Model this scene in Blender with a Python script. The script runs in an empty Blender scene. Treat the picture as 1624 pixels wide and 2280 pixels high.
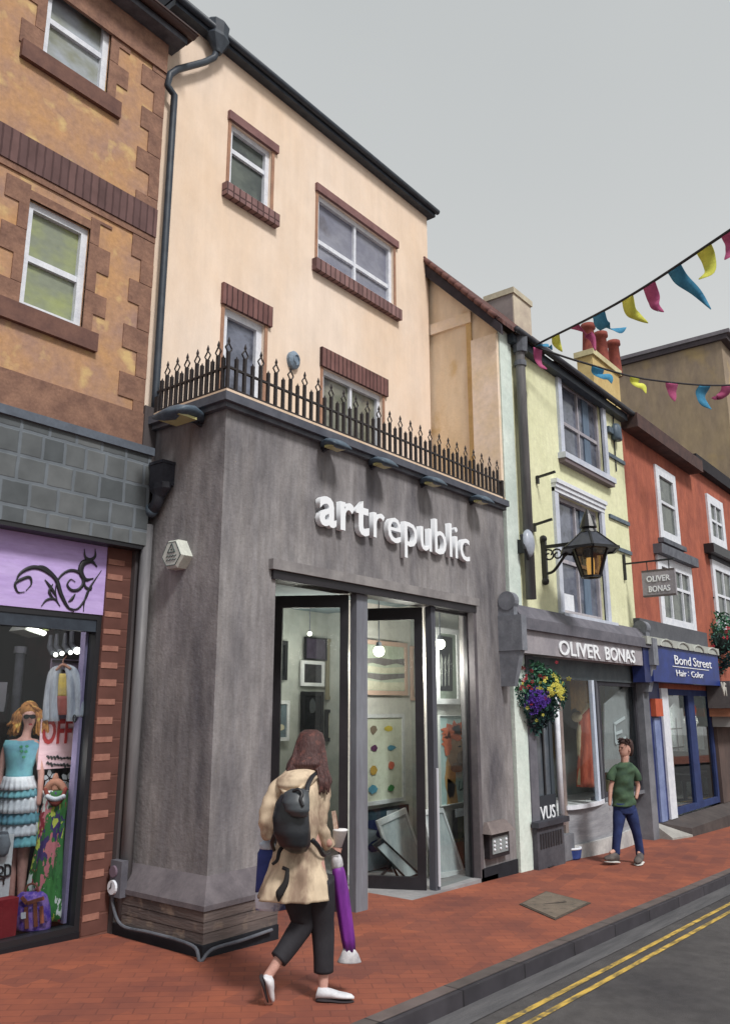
import bpy, math, random
from mathutils import Vector, Matrix
random.seed(7)
SC = bpy.context.scene; COL = SC.collection
# ------------------------------------------------------------------ camera
QW, QH, FQ = 1624.0, 2279.5, 1827.0
CX, CY = 812.0, 1140.0
PITCH = math.atan(435/FQ); YAW = math.atan((2300-CX)/math.hypot(FQ, 435))
CAM = Vector((0, 0, 1.8))
FH = Vector((math.cos(YAW), math.sin(YAW), 0)); RT = Vector((math.sin(YAW), -math.cos(YAW), 0)); ZZ = Vector((0, 0, 1))
FW = FH*math.cos(PITCH)+ZZ*math.sin(PITCH); UP = -FH*math.sin(PITCH)+ZZ*math.cos(PITCH)
cd = bpy.data.cameras.new('camera'); cam = bpy.data.objects.new('camera', cd); COL.objects.link(cam)
cd.sensor_fit = 'HORIZONTAL'; cd.sensor_width = 36; cd.lens = 36*FQ/QW; cd.clip_end = 3000; cd.clip_start = .05
m3 = Matrix((RT, UP, -FW)).transposed(); cam.matrix_world = Matrix.Translation(CAM) @ m3.to_4x4()
SC.camera = cam
# ------------------------------------------------------------------ world, sun, exposure
SUND = Vector((-0.20, -0.62, 0.76)).normalized()
w = bpy.data.worlds.new('World'); SC.world = w; w.use_nodes = True
nt = w.node_tree; nt.nodes.clear()
N = nt.nodes.new; L = nt.links.new
sky = N('ShaderNodeTexSky'); sky.sky_type = 'NISHITA'; sky.sun_disc = False
sky.sun_elevation = math.asin(SUND.z); sky.sun_rotation = math.atan2(SUND.x, SUND.y); sky.dust_density = 6; sky.air_density = 1.5
sc_ = N('ShaderNodeVectorMath'); sc_.operation = 'SCALE'; sc_.inputs['Scale'].default_value = .10
tc = N('ShaderNodeTexCoord'); nz = N('ShaderNodeTexNoise'); nz.inputs['Scale'].default_value = 1.6; nz.inputs['Detail'].default_value = 3
rp = N('ShaderNodeValToRGB'); rp.color_ramp.elements[0].color = (.445, .46, .455, 1); rp.color_ramp.elements[1].color = (.60, .60, .585, 1)
rp.color_ramp.elements[0].position = .15; rp.color_ramp.elements[1].position = .95
mx = N('ShaderNodeMixRGB'); mx.inputs[0].default_value = .9
bg = N('ShaderNodeBackground'); out = N('ShaderNodeOutputWorld')
L(sky.outputs[0], sc_.inputs[0]); L(tc.outputs['Generated'], nz.inputs['Vector']); spz = N('ShaderNodeSeparateXYZ'); L(tc.outputs['Generated'], spz.inputs[0])
mr = N('ShaderNodeMapRange'); mr.inputs[1].default_value = .80; mr.inputs[2].default_value = .12; mr.inputs[3].default_value = .1; mr.inputs[4].default_value = .95; L(spz.outputs[2], mr.inputs[0])
m1 = N('ShaderNodeMath'); m1.operation = 'MULTIPLY_ADD'; m1.inputs[1].default_value = .5; m1.inputs[2].default_value = -.25; L(nz.outputs[0], m1.inputs[0])
m2 = N('ShaderNodeMath'); m2.operation = 'ADD'; L(m1.outputs[0], m2.inputs[0]); L(mr.outputs[0], m2.inputs[1]); L(m2.outputs[0], rp.inputs[0])
L(sc_.outputs[0], mx.inputs[1]); L(rp.outputs[0], mx.inputs[2]); L(mx.outputs[0], bg.inputs[0]); bg.inputs[1].default_value = .98
L(bg.outputs[0], out.inputs[0])
sl = bpy.data.lights.new('sun', 'SUN'); sl.energy = 2.3; sl.angle = math.radians(11); sl.color = (1, .975, .945)
so = bpy.data.objects.new('sun', sl); COL.objects.link(so); so.rotation_euler = SUND.to_track_quat('Z', 'Y').to_euler(); so.location = (0, -5, 20)
SC.view_settings.view_transform = 'Standard'; SC.view_settings.look = 'None'; SC.view_settings.gamma = 1; SC.view_settings.exposure = 0.40
# ------------------------------------------------------------------ survey: bearings taken from the camera station onto real planes
def ray(u, v): return FW*FQ+RT*(u-CX)-UP*(v-CY)
def onY(u, v, Y): d = ray(u, v); return CAM+d*(Y/d.y)
def onX(u, v, X): d = ray(u, v); return CAM+d*(X/d.x)
SL = -0.03
def onG(u, v): d = ray(u, v); return CAM+d*(-1.8/(d.z-SL*d.x))
def gz(x): return SL*x
def atD(u, v, D): d = ray(u, v); return CAM+d*(D/d.dot(FH))      # at horizontal distance D
def R(Y, uL, uR, vT, vB):
    um, vm = (uL+uR)/2, (vT+vB)/2
    return [onY(uL, vm, Y).x, onY(uR, vm, Y).x, onY(um, vB, Y).z, onY(um, vT, Y).z]   # x0,x1,z0,z1
# ------------------------------------------------------------------ materials
def s2l(c): c /= 255; return c/12.92 if c <= .04045 else ((c+.055)/1.055)**2.4
def rgb(t, k=.14):
    c = [s2l(x) for x in t[:3]]; y = .3*c[0]+.59*c[1]+.11*c[2]; return (c[0]+(y-c[0])*k, c[1]+(y-c[1])*k, c[2]+(y-c[2])*k, 1)
MATS = {}
def mat(name, c, c2=None, rough=.85, scale=3.0, stretch=(1, 1, 1), lo=.35, hi=.65, c3=None, scale3=12, bump=0, bscale=60, bstretch=(1, 1, 1), spec=.3, metal=0, emit=None, detail=6, mottle=.13, streak=0):
    if name in MATS: return MATS[name]
    m = bpy.data.materials.new(name); MATS[name] = m; m.use_nodes = True
    t = m.node_tree; b = t.nodes['Principled BSDF']; n = t.nodes.new; l = t.links.new
    b.inputs['Roughness'].default_value = rough; b.inputs['Specular IOR Level'].default_value = spec; b.inputs['Metallic'].default_value = metal
    b.inputs['Base Color'].default_value = rgb(c)
    if c2 or c3 or bump:
        tc = n('ShaderNodeTexCoord')
    cur = None
    if c2:
        mp = n('ShaderNodeMapping'); mp.inputs['Scale'].default_value = stretch; l(tc.outputs['Object'], mp.inputs[0])
        z = n('ShaderNodeTexNoise'); z.inputs['Scale'].default_value = scale; z.inputs['Detail'].default_value = detail; z.inputs['Roughness'].default_value = .62; l(mp.outputs[0], z.inputs['Vector'])
        r = n('ShaderNodeValToRGB'); r.color_ramp.elements[0].position = lo; r.color_ramp.elements[1].position = hi
        r.color_ramp.elements[0].color = rgb(c); r.color_ramp.elements[1].color = rgb(c2); l(z.outputs[0], r.inputs[0]); cur = r.outputs[0]
        zf = n('ShaderNodeTexNoise'); zf.inputs['Scale'].default_value = scale*7; zf.inputs['Detail'].default_value = 6; zf.inputs['Roughness'].default_value = .7; l(mp.outputs[0], zf.inputs['Vector'])
        rf = n('ShaderNodeValToRGB'); rf.color_ramp.elements[0].position = .3; rf.color_ramp.elements[1].position = .7; rf.color_ramp.elements[0].color = (1-mottle, 1-mottle, 1-mottle, 1); rf.color_ramp.elements[1].color = (1+mottle*.6, 1+mottle*.6, 1+mottle*.6, 1)
        l(zf.outputs[0], rf.inputs[0]); mf_ = n('ShaderNodeMixRGB'); mf_.blend_type = 'MULTIPLY'; mf_.inputs[0].default_value = 1; l(cur, mf_.inputs[1]); l(rf.outputs[0], mf_.inputs[2]); cur = mf_.outputs[0]
        if streak:
            ms_ = n('ShaderNodeMapping'); ms_.inputs['Scale'].default_value = (5, 5, .28); l(tc.outputs['Object'], ms_.inputs[0])
            zs_ = n('ShaderNodeTexNoise'); zs_.inputs['Scale'].default_value = 2.2; zs_.inputs['Detail'].default_value = 8; zs_.inputs['Roughness'].default_value = .65; l(ms_.outputs[0], zs_.inputs['Vector'])
            rs_ = n('ShaderNodeValToRGB'); rs_.color_ramp.elements[0].position = .3; rs_.color_ramp.elements[1].position = .62; rs_.color_ramp.elements[0].color = (1-streak*1.6, 1-streak*1.8, 1-streak*2, 1); rs_.color_ramp.elements[1].color = (1+streak*.3,)*3+(1,)
            l(zs_.outputs[0], rs_.inputs[0]); mg_ = n('ShaderNodeMixRGB'); mg_.blend_type = 'MULTIPLY'; mg_.inputs[0].default_value = 1; l(cur, mg_.inputs[1]); l(rs_.outputs[0], mg_.inputs[2]); cur = mg_.outputs[0]
    if c3:
        z3 = n('ShaderNodeTexNoise'); z3.inputs['Scale'].default_value = scale3; z3.inputs['Detail'].default_value = 5; l(tc.outputs['Object'], z3.inputs['Vector'])
        r3 = n('ShaderNodeValToRGB'); r3.color_ramp.elements[0].position = .56; r3.color_ramp.elements[1].position = .68
        l(z3.outputs[0], r3.inputs[0]); mi = n('ShaderNodeMixRGB'); l(r3.outputs[0], mi.inputs[0]); mi.inputs[2].default_value = rgb(c3)
        if cur: l(cur, mi.inputs[1])
        else: mi.inputs[1].default_value = rgb(c)
        cur = mi.outputs[0]
    if cur: l(cur, b.inputs['Base Color'])
    if bump:
        mp = n('ShaderNodeMapping'); mp.inputs['Scale'].default_value = bstretch; l(tc.outputs['Object'], mp.inputs[0])
        z = n('ShaderNodeTexNoise'); z.inputs['Scale'].default_value = bscale; z.inputs['Detail'].default_value = 3; l(mp.outputs[0], z.inputs['Vector'])
        bp = n('ShaderNodeBump'); bp.inputs['Strength'].default_value = bump; bp.inputs['Distance'].default_value = .01; l(z.outputs[0], bp.inputs['Height']); l(bp.outputs[0], b.inputs['Normal'])
    if emit: b.inputs['Emission Color'].default_value = rgb(c); b.inputs['Emission Strength'].default_value = emit
    return m
def brickmat(name, c1, c2, mortar, bw, bh, ms=.012, rough=.9, axis='XZ', off=.5, noise=None, squash=1.0):
    if name in MATS: return MATS[name]
    m = bpy.data.materials.new(name); MATS[name] = m; m.use_nodes = True
    t = m.node_tree; b = t.nodes['Principled BSDF']; n = t.nodes.new; l = t.links.new
    b.inputs['Roughness'].default_value = rough; b.inputs['Specular IOR Level'].default_value = .2
    tc = n('ShaderNodeTexCoord'); sp = n('ShaderNodeSeparateXYZ'); cb = n('ShaderNodeCombineXYZ'); l(tc.outputs['Object'], sp.inputs[0])
    nz = n('ShaderNodeTexNoise'); nz.inputs['Scale'].default_value = 9; l(tc.outputs['Object'], nz.inputs['Vector'])
    ad = n('ShaderNodeVectorMath'); ad.operation = 'MULTIPLY_ADD'; ad.inputs[1].default_value = (.018, .018, .018)
    l(sp.outputs[axis[0]], cb.inputs[0]); l(sp.outputs[axis[1]], cb.inputs[1]); l(nz.outputs['Color'], ad.inputs[0]); l(cb.outputs[0], ad.inputs[2])
    br = n('ShaderNodeTexBrick'); br.offset = off; br.inputs['Scale'].default_value = 1; br.inputs['Brick Width'].default_value = bw; br.inputs['Row Height'].default_value = bh
    br.inputs['Mortar Size'].default_value = ms; br.inputs['Mortar Smooth'].default_value = .5; br.inputs['Color1'].default_value = rgb(c1); br.inputs['Color2'].default_value = rgb(c2); br.inputs['Mortar'].default_value = rgb(mortar)
    br.squash = squash; br.squash_frequency = 3
    l(ad.outputs[0], br.inputs['Vector'])
    z = n('ShaderNodeTexNoise'); z.inputs['Scale'].default_value = 5; z.inputs['Detail'].default_value = 8; l(tc.outputs['Object'], z.inputs['Vector'])
    mi = n('ShaderNodeMixRGB'); mi.blend_type = 'OVERLAY'; mi.inputs[0].default_value = .45; l(br.outputs[0], mi.inputs[1]); l(z.outputs[0], mi.inputs[2]); l(mi.outputs[0], b.inputs['Base Color'])
    bp = n('ShaderNodeBump'); bp.inputs['Strength'].default_value = .5; bp.inputs['Distance'].default_value = .01; bp.invert = True; l(br.outputs['Fac'], bp.inputs['Height']); l(bp.outputs[0], b.inputs['Normal'])
    return m
def glassmat(name='clear_glass', tint=(235, 240, 240), refl=.04, rough=.02):
    if name in MATS: return MATS[name]
    m = bpy.data.materials.new(name); MATS[name] = m; m.use_nodes = True; t = m.node_tree; t.nodes.clear(); n = t.nodes.new; l = t.links.new
    o = n('ShaderNodeOutputMaterial'); tr = n('ShaderNodeBsdfTransparent'); tr.inputs[0].default_value = rgb(tint); g = n('ShaderNodeBsdfGlossy'); g.inputs['Roughness'].default_value = rough
    mx = n('ShaderNodeMixShader'); fr = n('ShaderNodeLayerWeight'); fr.inputs[0].default_value = .25
    pw_ = n('ShaderNodeMath'); pw_.operation = 'POWER'; pw_.inputs[1].default_value = 3
    ad = n('ShaderNodeMath'); ad.operation = 'MULTIPLY_ADD'; ad.inputs[1].default_value = .5; ad.inputs[2].default_value = refl; ad.use_clamp = True
    l(fr.outputs['Facing'], pw_.inputs[0]); l(pw_.outputs[0], ad.inputs[0]); l(ad.outputs[0], mx.inputs[0]); l(tr.outputs[0], mx.inputs[1]); l(g.outputs[0], mx.inputs[2]); l(mx.outputs[0], o.inputs[0])
    return m
GLASS = glassmat()
M_peach = None
def wallmat_peach():
    m = mat('peach_render', (236, 216, 198), (230, 194, 154), lo=.36, hi=.76, scale=.35, stretch=(1, 1, .6), detail=9, streak=.03, mottle=.09, bump=.35, bscale=40, bstretch=(3, 3, .6), rough=.95, spec=.1)
    return m
PEACH = wallmat_peach()
GREY = mat('grey_render', (160, 156, 157), (92, 90, 97), scale=1.5, stretch=(1, 1, .32), lo=.32, hi=.68, mottle=.28, streak=.10, bump=.5, bscale=30, bstretch=(1, 1, 1), rough=.92, spec=.2, detail=12)
PLINTH = mat('plinth_stone', (112, 99, 95), (78, 70, 70), scale=2.2, stretch=(.5, .5, 5), c3=(128, 112, 100), scale3=8, bump=.6, bscale=14, bstretch=(.6, .6, 5))
PLCAP = mat('plinth_cap', (112, 105, 110), (92, 86, 92), scale=5)
BLACK = mat('black_iron', (34, 35, 40), rough=.45, spec=.5)
IRON = mat('railing_iron', (40, 38, 42), (58, 52, 52), scale=30, rough=.6)
WHITE = mat('white_paint', (226, 230, 238), (205, 210, 222), scale=9, rough=.5, spec=.4)
SLATEBLUE = mat('slate_blue_metal', (58, 68, 80), (44, 52, 64), scale=8, rough=.5, spec=.4)
LEAD = mat('lead_grey', (104, 108, 118), (78, 82, 92), scale=6, rough=.7)
DKGREY = mat('dark_grey_paint', (66, 68, 78), (50, 50, 58), scale=3, rough=.6)
FRBLK = mat('black_frame', (42, 38, 44), (30, 28, 34), scale=3, rough=.5, spec=.4)
POST = mat('grey_post', (128, 132, 142), (108, 110, 120), scale=3, stretch=(2, 2, .3), rough=.6)
QUOIN = mat('brown_brick', (152, 112, 90), (122, 88, 74), scale=5, mottle=.22, bump=.5, bscale=25)
DKBRICK = brickmat('dark_soldier_brick', (112, 84, 82), (98, 74, 74), (84, 62, 62), .085, .6, .012, off=0)
SILLBR = brickmat('tile_creasing', (142, 108, 106), (120, 90, 90), (84, 62, 62), .1, .9, .014, off=0)
FLINT = mat('flint_wall', (196, 146, 92), (164, 128, 112), scale=2.2, lo=.34, hi=.66, c3=(206, 172, 110), scale3=4, detail=10, mottle=.2, bump=.4, bscale=22)
PILBR = brickmat('red_brick_pillar', (104, 66, 58), (92, 60, 54), (110, 72, 62), 3.0, .165, .01, off=0)
SLATE = brickmat('slate_blocks', (104, 108, 110), (80, 86, 90), (104, 112, 120), .27, .225, .02, squash=.8)
PAVE = None
# ------------------------------------------------------------------ mesh builder
ORG = {}
class MB:
    def __init__(s): s.v = []; s.f = []; s.m = []; s.cur = 0
    def add(s, vs, fs):
        b = len(s.v); s.v += [Vector(p) for p in vs]
        for f in fs: s.f.append([b+i for i in f]); s.m.append(s.cur)
    def box(s, x0, y0, z0, x1, y1, z1):
        if x1 < x0: x0, x1 = x1, x0
        if y1 < y0: y0, y1 = y1, y0
        if z1 < z0: z0, z1 = z1, z0
        s.add([(x0, y0, z0), (x1, y0, z0), (x1, y1, z0), (x0, y1, z0), (x0, y0, z1), (x1, y0, z1), (x1, y1, z1), (x0, y1, z1)],
              [(0, 3, 2, 1), (4, 5, 6, 7), (0, 1, 5, 4), (1, 2, 6, 5), (2, 3, 7, 6), (3, 0, 4, 7)]); return s
    def hexa(s, p8): s.add(p8, [(0, 3, 2, 1), (4, 5, 6, 7), (0, 1, 5, 4), (1, 2, 6, 5), (2, 3, 7, 6), (3, 0, 4, 7)]); return s
    def bar(s, a, b, wx, wy, up=(0, 0, 1)):
        a, b = Vector(a), Vector(b); d = (b-a).normalized(); u = Vector(up)
        if abs(d.dot(u)) > .95: u = Vector((0, 1, 0))
        x = d.cross(u).normalized()*wx/2; y = x.cross(d).normalized()*wy/2
        s.hexa([a-x-y, a+x-y, a+x+y, a-x+y, b-x-y, b+x-y, b+x+y, b-x+y]); return s
    def poly(s, pts, ext):      # planar polygon extruded by vector ext
        e = Vector(ext); n = len(pts); pts = [Vector(p) for p in pts]
        s.add(pts+[p+e for p in pts], [tuple(range(n)), tuple(range(2*n-1, n-1, -1))]+[(i, (i+1) % n, n+(i+1) % n, n+i) for i in range(n)]); return s
    def loft(s, rings, n=16, cap=True, fold=0, nf=7, ph=0):
        vs = []
        for k, (c, ax, ay) in enumerate(rings):
            c, ax, ay = Vector(c), Vector(ax), Vector(ay)
            for i in range(n):
                a = 2*math.pi*i/n; g = 1+fold*(k/len(rings))*math.sin(nf*a+ph+k*.35)
                vs.append(c+ax*math.cos(a)*g+ay*math.sin(a)*g)
        fs = []
        for k in range(len(rings)-1):
            for i in range(n):
                j = (i+1) % n; fs.append((k*n+i, k*n+j, (k+1)*n+j, (k+1)*n+i))
        if cap: fs.append(tuple(range(n-1, -1, -1))); q = (len(rings)-1)*n; fs.append(tuple(range(q, q+n)))
        s.add(vs, fs); return s
    def tube(s, pts, r, n=10, cap=True, flat=1.0, ref=(0, 0, 1)):
        pts = [Vector(p) for p in pts]; rs = r if isinstance(r, (list, tuple)) else [r]*len(pts); rings = []; px = None
        for i, p in enumerate(pts):
            d = (pts[min(i+1, len(pts)-1)]-pts[max(i-1, 0)]).normalized()
            if px is None:
                u = Vector(ref)
                if abs(d.dot(u)) > .95: u = Vector((0, 1, .1))
                px = d.cross(u).normalized()
            px = (px-d*px.dot(d)).normalized(); py = d.cross(px)
            rings.append((p, px*rs[i], py*rs[i]*flat))
        return s.loft(rings, n, cap)
    def ball(s, c, r, n=10, sx=1, sy=1, sz=1):
        c = Vector(c); rings = []
        for k in range(n+1):
            t = math.pi*k/n; rr = max(math.sin(t), .02)*r
            rings.append((c+Vector((0, 0, math.cos(t)*r*sz)), (rr*sx, 0, 0), (0, rr*sy, 0)))
        return s.loft(rings, n+2)
    def build(s, name, m, parent=None, loc=None, smooth=False):
        me = bpy.data.meshes.new(name); o = bpy.data.objects.new(name, me); COL.objects.link(o)
        if parent is not None: org = ORG[parent.name]; o.parent = parent
        else: org = Vector(loc) if loc is not None else Vector((0, 0, 0)); o.location = org
        ORG[o.name] = org
        me.from_pydata([tuple(p-org) for p in s.v], [], s.f)
        for x in (m if isinstance(m, (list, tuple)) else [m]): me.materials.append(x)
        for p, k in zip(me.polygons, s.m): p.material_index = k; p.use_smooth = smooth
        me.update(); return o
def cr(pts, k=6):               # Catmull-Rom through points
    P = [Vector(p) for p in pts]; P = [P[0]*2-P[1]]+P+[P[-1]*2-P[-2]]; o = []
    for i in range(1, len(P)-2):
        for j in range(k):
            t = j/k; a, b, c, d = P[i-1:i+3]
            o.append(.5*((2*b)+(c-a)*t+(2*a-5*b+4*c-d)*t*t+(3*b-a-3*c+d)*t**3))
    o.append(P[-2]); return o
def thing(name, label, cat, loc, group=None):
    o = bpy.data.objects.new(name, None); o.empty_display_size = .1; COL.objects.link(o); o.location = loc; ORG[o.name] = Vector(loc)
    o['label'] = label; o['category'] = cat
    if group: o['group'] = group
    return o
def tag(o, label, cat, group=None):
    o['label'] = label; o['category'] = cat
    if group: o['group'] = group
    return o
def struct(o): o['kind'] = 'structure'; return o
def wallY(mb, x0, x1, z0, z1, y0, y1, holes=(), zb=None):
    """slab between y0 (street face) and y1 with rectangular holes (x0,x1,z0,z1)"""
    xs = sorted(set([x0, x1]+[min(max(h[i], x0), x1) for h in holes for i in (0, 1)])); zs = sorted(set([z0, z1]+[min(max(h[i], z0), z1) for h in holes for i in (2, 3)]))
    nx, nz_ = len(xs)-1, len(zs)-1
    def solid(i, k):
        if i < 0 or k < 0 or i >= nx or k >= nz_: return False
        cx_, cz_ = (xs[i]+xs[i+1])/2, (zs[k]+zs[k+1])/2
        return not any(h[0] < cx_ < h[1] and h[2] < cz_ < h[3] for h in holes)
    for i in range(nx):
        for k in range(nz_):
            if not solid(i, k): continue
            a, b, c, d = xs[i], xs[i+1], zs[k], zs[k+1]
            mb.add([(a, y0, c), (b, y0, c), (b, y0, d), (a, y0, d)], [(0, 1, 2, 3)]); mb.add([(a, y1, c), (b, y1, c), (b, y1, d), (a, y1, d)], [(3, 2, 1, 0)])
            if not solid(i-1, k): mb.add([(a, y0, c), (a, y0, d), (a, y1, d), (a, y1, c)], [(0, 1, 2, 3)])
            if not solid(i+1, k): mb.add([(b, y0, c), (b, y1, c), (b, y1, d), (b, y0, d)], [(0, 1, 2, 3)])
            if not solid(i, k-1): mb.add([(a, y0, c), (a, y1, c), (b, y1, c), (b, y0, c)], [(0, 1, 2, 3)])
            if not solid(i, k+1): mb.add([(a, y0, d), (b, y0, d), (b, y1, d), (a, y1, d)], [(0, 1, 2, 3)])
    return mb
def frameY(mb, x0, x1, z0, z1, y, wd, dp): # rectangular ring frame, street face at y
    mb.box(x0, y, z0, x0+wd, y+dp, z1); mb.box(x1-wd, y, z0, x1, y+dp, z1); mb.box(x0+wd, y, z0, x1-wd, y+dp, z0+wd); mb.box(x0+wd, y, z1-wd, x1-wd, y+dp, z1); return mb
def text(body, h, m, ext=.01, name='lettering', parent=None, M=None, org=None, xs=1.0, bold=0.0, width=None):
    cu = bpy.data.curves.new(name, 'FONT'); cu.body = body; cu.size = 1; cu.extrude = ext/max(h, .001); cu.offset = bold; cu.resolution_u = 3
    to = bpy.data.objects.new('t', cu); COL.objects.link(to); dg = bpy.context.evaluated_depsgraph_get(); dg.update()
    me = bpy.data.meshes.new_from_object(to.evaluated_get(dg)); bpy.data.objects.remove(to); 
    w0 = max([v.co.x for v in me.vertices]+[.01])
    if width: xs = width/(w0*h)
    for v in me.vertices: v.co = M @ Vector((v.co.x*h*xs, v.co.y*h, v.co.z*h))
    o = bpy.data.objects.new(name, me); COL.objects.link(o)
    if parent is not None: org = ORG[parent.name]; o.parent = parent
    else: org = Vector(org or (0, 0, 0)); o.location = org
    ORG[o.name] = org
    for v in me.vertices: v.co -= org
    me.materials.clear(); me.materials.append(m); return o, w0*h*xs
def MF(p, ex=(1, 0, 0), ey=(0, 0, 1)):      # text frame: origin, baseline direction, up direction
    ex, ey = Vector(ex).normalized(), Vector(ey).normalized(); ez = ex.cross(ey)
    return Matrix.Translation(Vector(p)) @ Matrix((ex, ey, ez)).transposed().to_4x4()
def lamp(parent, p, energy, color=(1, .93, .82), r=.05, kind='POINT', tgt=None, name='bulb_or_fill_light'):
    l = bpy.data.lights.new(name, kind); l.energy = energy; l.color = color; l.shadow_soft_size = r
    o = bpy.data.objects.new(name, l); COL.objects.link(o); o.parent = parent; o.location = Vector(p)-ORG[parent.name]; ORG[o.name] = Vector(p)
    if kind == 'SPOT': l.spot_size = 1.9; l.spot_blend = .6; o.rotation_euler = (Vector(tgt)-Vector(p)).to_track_quat('-Z', 'Y').to_euler()
    return o
# ------------------------------------------------------------------ ground
def pavemat():
    m = bpy.data.materials.new('red_brick_paving'); m.use_nodes = True; t = m.node_tree; b = t.nodes['Principled BSDF']; n = t.nodes.new; l = t.links.new
    b.inputs['Roughness'].default_value = .85; b.inputs['Specular IOR Level'].default_value = .25
    tc = n('ShaderNodeTexCoord'); mp = n('ShaderNodeMapping'); mp.inputs['Rotation'].default_value = (0, 0, math.radians(45)); l(tc.outputs['Object'], mp.inputs[0])
    br = n('ShaderNodeTexBrick'); br.inputs['Scale'].default_value = 1; br.inputs['Brick Width'].default_value = .23; br.inputs['Row Height'].default_value = .115; br.inputs['Mortar Size'].default_value = .006; br.inputs['Mortar Smooth'].default_value = .4
    br.inputs['Color1'].default_value = rgb((152, 80, 58)); br.inputs['Color2'].default_value = rgb((126, 66, 54)); br.inputs['Mortar'].default_value = rgb((96, 54, 48)); l(mp.outputs[0], br.inputs['Vector'])
    # larger darker patches of wear
    z = n('ShaderNodeTexNoise'); z.inputs['Scale'].default_value = 1.1; z.inputs['Detail'].default_value = 9; z.inputs['Roughness'].default_value = .65; l(tc.outputs['Object'], z.inputs['Vector'])
    r = n('ShaderNodeValToRGB'); r.color_ramp.elements[0].position = .36; r.color_ramp.elements[1].position = .7; r.color_ramp.elements[0].color = rgb((170, 90, 54)); r.color_ramp.elements[1].color = rgb((102, 58, 52)); l(z.outputs[0], r.inputs[0])
    mi = n('ShaderNodeMixRGB'); mi.inputs[0].default_value = .5; l(br.outputs[0], mi.inputs[1]); l(r.outputs[0], mi.inputs[2])
    # scattered darker bricks
    br2 = n('ShaderNodeTexBrick'); br2.inputs['Scale'].default_value = 1; br2.inputs['Brick Width'].default_value = .46; br2.inputs['Row Height'].default_value = .2; br2.inputs['Mortar Size'].default_value = 0; br2.inputs['Bias'].default_value = -.35
    br2.inputs['Color1'].default_value = (0, 0, 0, 1); br2.inputs['Color2'].default_value = (1, 1, 1, 1)
    mp2 = n('ShaderNodeMapping'); mp2.inputs['Rotation'].default_value = (0, 0, math.radians(-12)); l(tc.outputs['Object'], mp2.inputs[0]); l(mp2.outputs[0], br2.inputs['Vector'])
    mu = n('ShaderNodeMath'); mu.operation = 'MULTIPLY'; mu.inputs[1].default_value = .7; l(br2.outputs[0], mu.inputs[0])
    m2 = n('ShaderNodeMixRGB'); l(mu.outputs[0], m2.inputs[0]); l(mi.outputs[0], m2.inputs[1]); m2.inputs[2].default_value = rgb((96, 58, 56)); l(m2.outputs[0], b.inputs['Base Color'])
    bp = n('ShaderNodeBump'); bp.inputs['Strength'].default_value = .25; bp.inputs['Distance'].default_value = .004; bp.invert = True; l(br.outputs['Fac'], bp.inputs['Height']); l(bp.outputs[0], b.inputs['Normal'])
    return m
PAVE = pavemat()
ASPH = mat('asphalt', (88, 85, 85), (64, 62, 65), scale=1.0, lo=.3, hi=.7, mottle=.25, bump=.5, bscale=160, rough=.9)
GUTT = mat('gutter_concrete', (98, 97, 100), (76, 76, 80), scale=2.5, stretch=(.4, 4, 1), bump=.4, bscale=60)
KERB = brickmat('granite_kerb', (104, 92, 90), (90, 82, 80), (62, 56, 56), .92, .5, .012, axis='XY', off=0)
KERBF = brickmat('kerb_face', (70, 66, 72), (58, 56, 62), (40, 38, 42), .92, 5, .012, axis='XZ', off=0)
YEL = mat('yellow_line_paint', (206, 168, 48), (132, 112, 56), scale=6, lo=.42, hi=.6, stretch=(.8, 3, 1), c3=(92, 86, 70), scale3=9)
def sheet(x0, x1, y0, y1, dz, name, m, seg=1):
    mb = MB()
    for i in range(seg):
        a = x0+(x1-x0)*i/seg; b = x0+(x1-x0)*(i+1)/seg
        mb.add([(a, y0, gz(a)+dz), (b, y0, gz(b)+dz), (b, y1, gz(b)+dz), (a, y1, gz(a)+dz)], [(0, 1, 2, 3)])
    return struct(mb.build(name, m))
sheet(-600, 1500, -900, 1500, -.16, 'ground', mat('pale_reflected_ground', (150, 148, 144), (128, 126, 124), scale=.4))  # unseen beyond the street; colour paled so the shop glass reflects lighter
sheet(-12, 140, 3.64, 7.2, 0, 'pavement', PAVE)
sheet(-12, 140, 3.52, 3.64, 0.003, 'kerb', KERB)
kf = MB(); kf.hexa([(-12, 3.47, gz(-12)-.3), (140, 3.47, gz(140)-.3), (140, 3.52, gz(140)-.3), (-12, 3.52, gz(-12)-.3), (-12, 3.475, gz(-12)-.0), (140, 3.475, gz(140)-.0), (140, 3.519, gz(140)+.0), (-12, 3.519, gz(-12)+.0)]); struct(kf.build('kerb_face', KERBF))
sheet(-12, 140, -6, 3.475, -.11, 'road', ASPH)
sheet(-12, 140, 3.26, 3.474, -.104, 'gutter', GUTT)
sheet(-12, 140, 3.08, 3.13, -.105, 'road_marking', YEL)
sheet(-12, 140, 2.95, 3.0, -.105, 'road_marking', YEL)
sheet(-12, 140, -12, -6, 0.02, 'far_pavement', PAVE)
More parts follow.
